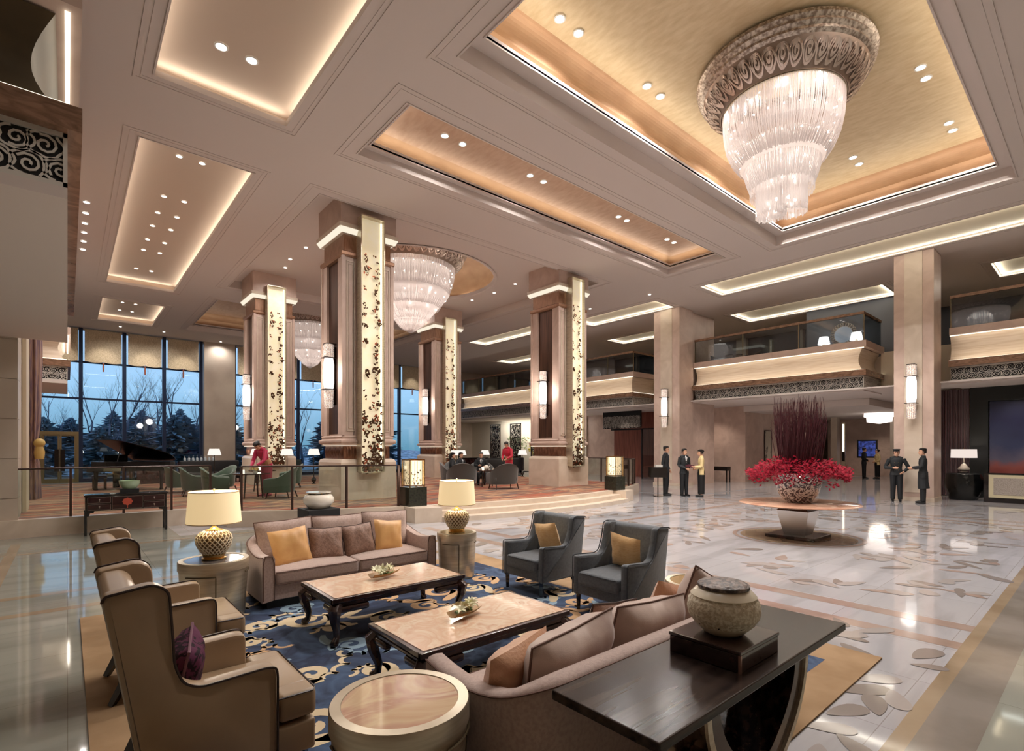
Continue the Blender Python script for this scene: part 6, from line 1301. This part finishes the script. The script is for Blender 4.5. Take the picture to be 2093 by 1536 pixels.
drum_table('low champagne drum table half hidden behind the near sofa cushions', (4.28, 2.45, 0.014), .27, .60, mat('drum_top_gilt', S(210, 178, 120), .15, .5, coat=.5), R(10))
# ---- lattice lamps
def lattice_lamp(lab, loc):
    t = thing('table_lamp', lab, 'lamp', loc, 0, 'cream lattice ceramic lamps')
    bp = [(.10, .055), (.135, .10), (.165, .16), (.172, .21), (.16, .255), (.12, .29), (.07, .305)]
    mb = MB(); mb.lathe([(0, 0), (.115, 0), (.118, .012), (.10, .02), (.105, .035), (.112, .05), (.10, .058)], 32); mb.build('brass_foot', brass, t)
    mb = MB(); mb.lathe([(r * .965, z) for r, z in bp], 32); mb.build('body_core', ceramicd, t)
    mb = MB(); n = 22
    def rad(z):
        for (r0, z0_), (r1_, z1_) in zip(bp, bp[1:]):
            if z0_ <= z <= z1_: return r0 + (r1_ - r0) * (z - z0_) / (z1_ - z0_)
        return bp[-1][0]
    for i in range(n):
        for sg in (-1, 1):
            pts = [(rad(z) * math.cos(2 * PI * i / n + sg * (z - .055) * 5.2), rad(z) * math.sin(2 * PI * i / n + sg * (z - .055) * 5.2), z) for z in [.056 + .248 * k / 14 for k in range(15)]]; mb.tube(pts, .0074, 4, False)
    mb.build('lattice', ceramic, t, merge=False)
    mb = MB(); mb.lathe([(.08, .30), (.085, .312), (.05, .32), (.03, .335), (.018, .35), (.018, .40), (.0, .40)], 24); mb.build('brass_neck', brass, t)
    mb = MB(); mb.lathe([(.262, .385), (.262, .386), (.238, .715), (.237, .715)], 48); mb.build('lamp_shade', shade, t)
    mb = MB(); mb.lathe([(.264, .383), (.264, .392), (.259, .392), (.259, .383), (.264, .383)], 48); mb.lathe([(.240, .710), (.240, .718), (.234, .718), (.234, .710), (.240, .710)], 48); mb.build('shade_trim', shadetop, t)
    mb = MB(); mb.lathe([(.236, .690), (.02, .690)], 32); mb.build('diffuser', emis('shade_diffuser', (1, .84, .6), 1.6), t)
    mb = MB(); mb.tube([(0, 0, .38), (0, 0, .73)], .005, 6); mb.sphere((0, 0, .735), .012, 8, 6); mb.build('finial', brass, t)
    return t
ll = lattice_lamp('big cream lattice lamp with glowing shade, next to the tan leather armchairs', (1.19, 6.28, .622))
dup(ll, (4.13, 6.0, .634), label='cream lattice lamp with glowing shade at the far end of the far sofa')
for p in ((1.19, 6.28, .62), (4.13, 6.0, .63)): lamp('POINT', (p[0], p[1], p[2] + .80), 20, WARM, .08, name='lamp_glow'); lamp('POINT', (p[0], p[1], p[2] + .54), 7, WARM, .06, name='lamp_bulb')
# ---- ebony console with box and jar
t = thing('console_table', 'dark ebony console table with curved legs, carrying the carved lidded jar', 'console table', (2.56, 1.32, 0))
mb = MB(); mb.box(-.97, .97, -.27, .27, .712, .755); o = mb.build('table_top', ebony, t); bevel(o, .006)
LC = [(.54 * max(0, 1 - min(1, ((.712 - z) / .59)) ** 2.2) ** .8, z) for z in [.122 + .59 * (k / 18) ** 1.6 for k in range(19)]]
for s_ in (-1, 1):
    rings = []; ed = [[], []]
    for k, (x, z) in enumerate(LC):
        x0, z0_ = LC[max(0, k - 1)]; x1, z1_ = LC[min(18, k + 1)]; d = Vector((x1 - x0, z1_ - z0_)).normalized(); nx, nz = -d.y, d.x   # inward normal
        xi, zi = max(0, x + nx * .13), min(.712, z + nz * .13)
        xe, ze = max(0, x + nx * .032), min(.712, z + nz * .032); rings.append([(s_ * x, -.20, z), (s_ * xi, -.20, zi), (s_ * xi, .20, zi), (s_ * x, .20, z)])
        for q, (y0, y1) in enumerate(((-.215, -.20), (.20, .215))): ed[q].append([(s_ * (x + .004), y0, z), (s_ * xe, y0, ze), (s_ * xe, y1, ze), (s_ * (x + .004), y1, z)])
    mb = MB(); mb.loft(rings, True, True, False); o = mb.build('leg', ebonyv, t)
    for e_ in ed: mb = MB(); mb.loft(e_, True, True, False); mb.build('metal_edge', champ, o)
mb = MB(); mb.box(-.55, .55, -.2, .2, .015, .05); mb.box(-.12, .12, -.19, .19, .05, .15); bevel(mb.build('foot', ebony, t), .005)
t = thing('wooden_box', 'dark wooden box with a steel corner strip on the ebony console, under the jar', 'box', (2.565, 1.315, .755))
mb = MB(); mb.box(-.205, .205, -.185, .185, 0, .082); o = mb.build('box_body', boxwood, t); bevel(o, .003); mb = MB(); mb.box(-.21, .21, -.19, .19, .084, .102); o = mb.build('box_lid', boxwood, t); bevel(o, .004)
mb = MB(); mb.box(-.208, -.196, -.188, -.176, 0, .083); mb.build('corner_strip', mat('rose_steel', S(196, 160, 148), .25, .9), t)
t = thing('lidded_jar', 'carved cream ceramic jar with a dark carved lid on the wooden box', 'jar', (2.56, 1.315, .857))
mb = MB(); mb.lathe([(0, 0), (.085, 0), (.10, .008), (.14, .045), (.17, .09)], 56); mb.build('jar_base', creamp, t)
mb = MB(); mb.lathe([(.17, .09), (.178, .125), (.172, .165), (.155, .188)], 56); mb.lathe([(.14, .045), (.1715, .09)], 56); mb.build('carved_band', crackle, t)
mb = MB(); mb.lathe([(.155, .188), (.16, .193), (.14, .215), (.118, .228)], 56); mb.build('jar_shoulder', creamp, t)
mb = MB(); mb.lathe([(.118, .228), (.126, .232), (.126, .246), (.11, .256), (.05, .268), (0, .27)], 56); mb.build('lid', lidm, t)
mb = MB()
for k in range(9): a = 2 * PI * k / 9; leafshape(mb, a * .17, .062, .010, a * 3, lambda p, y, d: (.151 * math.cos(p / .17), .151 * math.sin(p / .17), y))
mb.build('pierced_holes', blackm, t, merge=False)
# ---- flower table
t = thing('pedestal_table', 'round marble-topped table on a tapering mirror-steel pedestal carrying the red flowers', 'table', (11.25, 4.2, 0))
mb = MB(); mb.box(-.46, .46, -.46, .46, 0.004, .07); bevel(mb.build('plinth', darkwood, t), .01)
mb = MB(); mb.loft([[(-w, -w, z), (w, -w, z), (w, w, z), (-w, w, z)] for w, z in ((.20, .07), (.30, .55))], True, True, False); mb.build('pedestal', mirror, t)
mb = MB(); mb.loft([[(-w, -w, z), (w, -w, z), (w, w, z), (-w, w, z)] for w, z in ((.30, .55), (.20, .66))], True, True, False); mb.build('neck', bronze, t)
mb = MB(); mb.lathe([(0, .655), (1.0, .66), (1.09, .68), (1.10, .69), (1.08, .705), (0, .705)], 72, cap=False); mb.build('table_top', mat('rosy_onyx', S(222, 178, 150), .12, col2=S(200, 146, 120), scale=2, coat=.6), t)
t = thing('flower_vase', 'black and white patterned round vase on the pedestal table', 'vase', (11.25, 4.2, .705))
mb = MB(); mb.lathe([(0, 0), (.22, 0), (.25, .02), (.36, .18), (.42, .38), (.41, .50), (.36, .55), (.33, .53), (0, .50)], 48); mb.build('vase_body', mat('vase_pattern', S(206, 200, 196), .15, col2=S(52, 34, 42), scale=9, ramp=(.47, .53), distort=3, coat=.5), t)
t = thing('floral_arrangement', 'tall burgundy twigs rising from a wide ring of red orchids in the patterned vase', 'flowers', (11.25, 4.2, 1.25))
rnd = random.Random(21); mb = MB()
for k in range(260):
    a = rnd.uniform(0, 2 * PI); r = .44 * rnd.random() ** .5; r1_ = r * 1.12 + rnd.uniform(-.02, .05); h_ = rnd.uniform(1.05, 1.62); x, y = r * math.cos(a), r * math.sin(a); x1, y1 = r1_ * math.cos(a + .1), r1_ * math.sin(a + .1)
    pts = [(x * .75, y * .75, .05), (x + rnd.uniform(-.02, .02), y + rnd.uniform(-.02, .02), h_ * .35), (x1 + rnd.uniform(-.02, .02), y1 + rnd.uniform(-.02, .02), h_ * .7), (x1 + rnd.uniform(-.05, .05), y1 + rnd.uniform(-.05, .05), h_)]; mb.tube(pts, [.008, .0075, .006, .0025], 4, False)
    if rnd.random() < .5: b_ = pts[2]; mb.tube([b_, (b_[0] + rnd.uniform(-.1, .1), b_[1] + rnd.uniform(-.1, .1), b_[2] + rnd.uniform(.12, .22))], [.004, .002], 3, False)
tag(mb.build('twigs', twig, t, merge=False), kind='stuff')
mb = MB()
for k in range(520):
    a = rnd.uniform(0, 2 * PI); r = .98 * rnd.random() ** .42; f = r / 1.0
    zc = .33 - .34 * f ** 2.2 + rnd.uniform(-.17, .08); cx_, cy_ = r * math.cos(a) * .92, r * math.sin(a) * .92
    for p in range(7):
        d = Vector((math.cos(a) * f + rnd.uniform(-.8, .8), math.sin(a) * f + rnd.uniform(-.8, .8), rnd.uniform(-.5, .7))).normalized(); u = d.orthogonal().normalized(); l = rnd.uniform(.05, .09); w_ = .018
        c0 = Vector((cx_, cy_, zc)) + Vector((rnd.uniform(-.05, .05), rnd.uniform(-.05, .05), rnd.uniform(-.05, .05)))
        mb.add([tuple(c0), tuple(c0 + d * l * .5 + u * w_), tuple(c0 + d * l), tuple(c0 + d * l * .5 - u * w_)], [(0, 1, 2, 3)], False)
tag(mb.build('red_blossom', reds, t, merge=False), kind='stuff')
# black console by the staff, lectern
t = thing('console_table', 'slim black console against the marble wall behind the three staff', 'console table', (26.4, 14.3, 0), -PI / 2)
mb = MB(); mb.box(-1.05, 1.05, -.2, .2, .62, .84); bevel(mb.build('body', black, t), .01)
for x in (-1.0, 1.0):
    for y in (-.17, .17): mb = MB(); mb.box(x - .03, x + .03, y - .03, y + .03, 0, .62); mb.build('leg', black, t)
t = thing('lectern', 'slender black lectern beside the man in black standing sideways', 'lectern', (16.75, 11.15, 0), R(-40))
mb = MB(); mb.lathe([(0, 0), (.18, 0), (.18, .015), (.02, .03), (.02, .72), (0, .72)], 16); mb.build('stem', black, t); mb = MB(); mb.box(-.3, .3, -.2, .2, .72, 1.1); mb.build('desk', black, t); mb = MB(); mb.box(-.1, .15, -.1, .1, 1.1, 1.18); mb.build('papers', white, t)
# ================================================================ PEOPLE
def V3(*a): return Vector(a)
def person(lab, loc, rz, h=1.75, arms=None, legs=None, lean=0, seated=False, top=suit, bottom=suit2, hair='short', outfit='suit', shirt_m=shirt, head_turn=0, head_down=0, shoe=blackm, voxel=.012, holds=None, female=False):
    """faces +x locally, +y to the person's left; returns the thing"""
    t = thing('person', lab, 'person', loc, rz); k = h / 1.75
    zh = .95 * k if not seated else .52
    hip = V3(0, 0, zh); L = Matrix.Rotation(lean, 3, 'Y')
    up = lambda x, y, z: hip + L @ V3(x, y, z)
    chest = up(.0, 0, .34 * k); neck = up(-.01, 0, .535 * k); shw = (.185 if not female else .16) * k
    sh = [up(0, s * shw, .47 * k) for s in (1, -1)]
    head = neck + L @ (Matrix.Rotation(head_down, 3, 'Y') @ V3(.025 * k, 0, .135 * k))
    if legs is None:
        legs = [((.0, .09, .50), (.0, .10, .07)), ((.0, -.09, .50), (.0, -.10, .07))]
    arms = arms or [((-.03, .22, 1.13), (.04, .22, .88)), ((-.03, -.22, 1.13), (.04, -.22, .88))]
    A = [(V3(*a) * k, V3(*b) * k) for a, b in arms]; G = [(V3(*a) * k, V3(*b) * k) for a, b in legs]
    def body_mesh(mb):
        mb.tube([hip + V3(0, 0, -.04), up(0, 0, .1 * k), chest, up(0, 0, .46 * k)], [.11 * k, .115 * k, .13 * k, .11 * k], 12, sq=(.75, 1.15))
        mb.tube([up(-.01, 0, .44 * k), neck, neck + V3(0.005, 0, .06 * k)], [.07 * k, .052 * k, .05 * k], 10)
        for s in range(2):
            e, w = A[s]; mb.tube([sh[s], e], [.050 * k, .040 * k], 8); mb.tube([e, w], [.038 * k, .027 * k], 8)
            hp = hip + V3(0, (1, -1)[s] * .09 * k, -.03); kn, an = G[s]; mb.tube([hp, kn], [.085 * k, .058 * k], 10); mb.tube([kn, (kn + an) / 2 + V3(-.01, 0, .03), an], [.056 * k, .052 * k, .036 * k], 10)
            mb.tube([an + V3(-.05 * k, 0, -.035), an + V3(.03, 0, -.04), an + V3(.15 * k, 0, -.048)], [.035 * k, .036 * k, .024 * k], 8)
            # hand: palm, four fingers, thumb
            d = (w - e).normalized(); side = V3(0, (1, -1)[s], 0); u = d.cross(side).normalized() if d.cross(side).length > .1 else V3(1, 0, 0); v = d.cross(u).normalized()
            mb.tube([w - d * .01, w + d * .04 * k, w + d * .085 * k], [.024 * k, .031 * k, .028 * k], 8, sq=(1.15, .6) if True else None)
            for q, (off, ln) in enumerate(((-.028, .062), (-.009, .075), (.010, .070), (.028, .055))):
                b0 = w + d * .08 * k + u * off * k; mb.tube([b0, b0 + d * ln * .5 * k + v * .008, b0 + d * ln * .85 * k + v * .028], [.0095, .0088, .0075], 6)
            b0 = w + d * .03 * k - u * .026 * k; mb.tube([b0, b0 + d * .025 * k - u * .022 * k, b0 + d * .055 * k - u * .026 * k + v * .01], [.0115, .0105, .008], 6)
    Hm = Matrix.Rotation(head_turn, 3, 'Z') @ L @ Matrix.Rotation(head_down, 3, 'Y'); hp_ = lambda x, y, z: tuple(head + Hm @ V3(x * k, y * k, z * k))
    def head_mesh(mb):
        rings = []
        for z, rx, ry, ox in ((-.115, .018, .018, .045), (-.108, .045, .04, .03), (-.085, .066, .055, .018), (-.05, .078, .066, .008), (-.01, .088, .072, 0), (.03, .095, .076, -.003), (.065, .092, .074, -.006), (.095, .072, .06, -.01), (.112, .035, .03, -.012)):
            rings.append([hp_(ox + rx * math.cos(2 * PI * i / 16), ry * math.sin(2 * PI * i / 16), z) for i in range(16)])
        mb.loft(rings, True)
        mb.tube([hp_(.085, 0, .02), hp_(.102, 0, -.02), hp_(.108, 0, -.035), hp_(.09, 0, -.045)], [.009, .013, .015, .01], 6)   # nose
        mb.tube([hp_(.078, -.022, -.066), hp_(.088, 0, -.066), hp_(.078, .022, -.066)], [.006, .008, .006], 6)
        for s in (1, -1): mb.tube([hp_(-.005, s * .074, .015), hp_(-.012, s * .084, .0), hp_(-.002, s * .078, -.03)], [.012, .014, .008], 6)   # ears
    mb = MB(); body_mesh(mb); head_mesh(mb); o = mb.build('body', skin, t); m = o.modifiers.new('skin', 'REMESH'); m.mode = 'VOXEL'; m.voxel_size = min(.010, voxel) ; m.use_smooth_shade = True
    mb = MB()
    for s in (1, -1): mb.sphere(hp_(.080, s * .030, .008), .010 * k, 8, 6)
    mb.build('eyes', mat('eye_dark', S(30, 22, 20), .2), t); mb = MB(); mb.tube([hp_(.086, -.02, -.066), hp_(.0945, 0, -.066), hp_(.086, .02, -.066)], [.003, .005, .003], 5); mb.build('mouth', mat('lip', S(150, 76, 72), .5), t)
    mb = MB()   # hair cap
    rings = []
    for q in range(7):
        z = [-.045, -.01, .03, .065, .098, .12, .128][q]; f = [1.0, 1.04, 1.07, 1.09, 1.08, .75, .2][q]
        rx, ry = .092 * f, .080 * f
        if q >= 5: rx, ry = (.065, .055) if q == 5 else (.02, .018)
        ring = []
        for i in range(18):
            a = 2 * PI * i / 18; x = rx * math.cos(a) - .010; 
            if z < .06 and x > .015: x = .015
            ring.append(hp_(x, ry * math.sin(a), z))
        rings.append(ring)
    mb.loft(rings, True)
    if hair == 'bun': mb.sphere(hp_(-.10, 0, .045), .042 * k, 10, 8)
    if hair == 'long': mb.tube([hp_(-.05, 0, .06), hp_(-.085, 0, -.05), hp_(-.09, 0, -.16)], [.06, .07, .05], 10)
    mb.build('hair', hairm, t)
    def cloth(name, build, m_, vs=None):
        mb = MB(); build(mb); o = mb.build(name, m_, t); md = o.modifiers.new('cloth', 'REMESH'); md.mode = 'VOXEL'; md.voxel_size = vs or .014; md.use_smooth_shade = True; return o
    def torso(mb, low=.02, flare=.0, tube=.0, slv=True):
        mb.tube([up(0, 0, -low * k), up(0, 0, .06 * k), up(0, 0, .16 * k), up(.005, 0, .32 * k), up(0, 0, .44 * k), up(-.01, 0, .50 * k)], [(.150 + flare) * k, .142 * k, (.128 if not female else .115) * k, .146 * k, .135 * k, .085 * k], 14, sq=(.78, 1.18))
        mb.tube([sh[0] + V3(0, -.02, .005), neck - V3(0, 0, .02), sh[1] + V3(0, .02, .005)], [.058 * k, .07 * k, .058 * k], 10)
        if slv:
            for s in range(2): e, w = A[s]; mb.tube([sh[s], e], [.066 * k, .056 * k], 10); mb.tube([e, w - (w - e) * .06], [.056 * k, .044 * k], 10)
    def trousers(mb):
        mb.tube([hip + V3(0, 0, .06), hip + V3(0, 0, -.08)], [.125 * k, .12 * k], 12, sq=(.85, 1.2))
        for s in range(2): hp = hip + V3(0, (1, -1)[s] * .085 * k, -.05); kn, an = G[s]; mb.tube([hp, kn], [.104 * k, .080 * k], 10); mb.tube([kn, an + V3(0, 0, .0)], [.080 * k, .066 * k], 10)
    if outfit in ('suit', 'guard', 'jacket', 'coat'):
        cloth('jacket', lambda mb: torso(mb, .14 if outfit != 'guard' else .08, .015), top)
    if outfit == 'coat': cloth('coat_skirt', lambda mb: mb.tube([hip + V3(0, 0, .06), hip + V3(0, 0, -.3), hip + V3(-.02, 0, -.50)], [.15 * k, .16 * k, .18 * k], 14, sq=(.85, 1.15)), top)
    if outfit in ('suit', 'guard', 'coat'): cloth('trousers', trousers, bottom)
    if outfit == 'kimono': cloth('tunic', lambda mb: torso(mb, .05, .01), top); cloth('sash', lambda mb: mb.tube([up(0, 0, .02 * k), up(0, 0, .17 * k)], [.152 * k, .140 * k], 14, sq=(.82, 1.2)), obi)
    if outfit in ('kimono', 'jacket'):
        foot = (G[0][1] + G[1][1]) / 2; cloth('skirt', lambda mb: mb.tube([hip + V3(0, 0, .08), hip + V3(0, 0, -.1), (hip + foot) / 2, foot + V3(0, 0, .03)], [.125 * k, .155 * k, .14 * k, .135 * k], 14, sq=(.9, 1.15)), bottom)
    if outfit in ('suit', 'coat'):
        mb = MB(); a = up(.115 * k, 0, .26 * k); b_ = up(.105 * k, 0, .47 * k); mb.add([tuple(a), tuple(b_ + V3(.012, .05, 0)), tuple(neck + V3(.06, 0, .012)), tuple(b_ + V3(.012, -.05, 0))], [(0, 1, 2, 3)], False); mb.build('shirt_front', shirt_m, t, merge=False)
        mb = MB(); mb.lathe([(.056 * k, -.015), (.058 * k, .035)], 14, tuple(neck)); mb.build('collar', shirt_m, t)
    if outfit == 'guard':
        mb = MB()
        for q in range(4):
            for s in (1, -1): mb.sphere(tuple(up(.122 * k, s * .05, .10 + .085 * q)), .011, 6, 5)
        mb.build('buttons', brass, t)
        mb = MB(); rings = [[hp_(rr * math.cos(2 * PI * i / 20) - .005, rr * .92 * math.sin(2 * PI * i / 20), z) for i in range(20)] for rr, z in ((.098, .055), (.098, .085), (.118, .115), (.10, .132), (.02, .135))]; mb.loft(rings, True); mb.add([hp_(.08, -.07, .06), hp_(.135, -.03, .05), hp_(.135, .03, .05), hp_(.08, .07, .06)], [(0, 1, 2, 3)]); mb.build('cap', suit, t)
    mb = MB()
    for s in range(2):
        an = G[s][1]; mb.tube([an + V3(-.06 * k, 0, -.03), an + V3(.02, 0, -.03), an + V3(.11 * k, 0, -.038), an + V3(.19 * k, 0, -.046)], [.040 * k, .046 * k, .040 * k, .024 * k], 8)
    mb.build('shoes', shoe, t)
    return t
def face(a): return R(a)
clasp = [((-.02, .24, 1.12), (.17, .06, 1.0)), ((-.02, -.24, 1.12), (.17, -.05, 1.02))]
behind = [((-.10, .24, 1.13), (-.02, .18, .90)), ((-.10, -.24, 1.13), (.02, -.2, .88))]
person('person in a black suit standing sideways beside the lectern, hands at the sides', (17.35, 11.2, 0), R(-72), 1.90, [((-.05, .23, 1.13), (.08, .20, .90)), ((-.05, -.23, 1.13), (.03, -.21, .88))], [((.02, .09, .52), (-.02, .10, .07)), ((.0, -.09, .52), (.0, -.11, .07))])
person('person in a black suit with hands clasped, middle one of the trio', (17.65, 10.6, 0), R(-110), 1.80, clasp, head_turn=R(10))
person('person in a cream jacket and long black skirt, holding a dark folder, in the trio', (17.9, 10.05, 0), R(128), 1.77, [((.02, .21, 1.10), (.24, .10, 1.10)), ((.02, -.21, 1.10), (.20, -.08, 1.02))], top=creamj, bottom=blackm, outfit='jacket', hair='bun', female=True, head_down=R(6))
mb = MB(); mb.box(-.13, .13, -.16, .16, -.008, .008); o = mb.build('folder', mat('dark_red_folder', S(70, 20, 36), .5), None, (17.68, 10.38, 1.14)); o.rotation_euler = (R(12), R(-20), R(30)); tag(o, 'dark red folder held between the suited person and the one in cream jacket', 'folder')
person('person in a black buttoned uniform and cap facing the lobby by the pillar', (21.35, 4.85, 0), R(-165), 1.78, [((-.05, .33, 1.13), (.10, .18, .99)), ((-.02, -.31, 1.12), (.18, -.08, 1.12))], outfit='guard', top=suit, female=False)
person('person in a long black coat seen side-on, talking to the uniformed one', (21.2, 4.1, 0), R(105), 1.82, [((.06, .24, 1.15), (.28, .12, 1.12)), ((.02, -.23, 1.13), (.22, -.1, 1.1))], outfit='coat', top=suit, head_turn=R(10))
person('small distant person in a dark suit in the corridor, in front of a blue screen', (36.3, 9.85, 0), R(-60), 1.85, clasp, voxel=.02); person('small distant person in a cream jacket and dark skirt in the corridor', (36.6, 9.25, 0), R(130), 1.75, clasp, top=creamj, bottom=blackm, outfit='jacket', female=True, hair='bun', voxel=.02)
t = thing('blue_screen', 'small blue display screen between the two distant corridor figures', 'screen', (38.6, 10.3, 1.7), -PI / 2); mb = MB(); mb.box(-.55, .55, -.04, .04, -.5, .65); mb.build('bezel', blackm, t); mb = MB(); mb.box(-.46, .46, -.05, -.04, -.4, .56); mb.build('display', mat('glow_blue_screen', S(70, 90, 180), .3, emit=S(70, 96, 190), es=.5, col2=S(30, 34, 70), scale=6), t)
person('person in a magenta top and tan sash bending over the round table in the lounge', (4.58, 16.75, PF), R(-148), 1.78, [((.34, .22, 1.05), (.52, .12, .92)), ((.30, -.22, 1.02), (.46, -.14, .86))], None, R(28), top=magenta, bottom=rosew, outfit='kimono', female=True, hair='bun', head_down=R(22), shoe=rosew)
person('person in a crimson top and tan apron serving at the tea table', (13.9, 16.4, PF), R(-160), 1.76, [((.16, .24, 1.12), (.36, .10, 1.0)), ((.10, -.24, 1.10), (.30, -.14, .98))], None, R(14), top=redsilk, bottom=redsilk, outfit='kimono', female=True, hair='bun', head_down=R(15), shoe=redsilk)
sit = [((.42, .12, .50), (.44, .13, .08)), ((.42, -.12, .50), (.40, -.13, .08))]; sa = [((.05, .25, .78), (.30, .12, .74)), ((.05, -.25, .78), (.28, -.10, .78))]
person('seated person in black at the tea table, nearest the glowing lantern', (11.0, 16.35, PF), R(-35), 1.7, sa, sit, R(4), True, hair='long', female=True)
person('seated person in black at the tea table, middle of the three guests', (11.75, 16.85, PF), R(-80), 1.7, sa, sit, R(4), True, hair='long', female=True)
person('seated person in black at the tea table, nearest the waitress in crimson', (12.6, 16.6, PF), R(-125), 1.7, sa, sit, R(4), True, hair='short')
# no entrance lamps or pendants are placed behind the camera
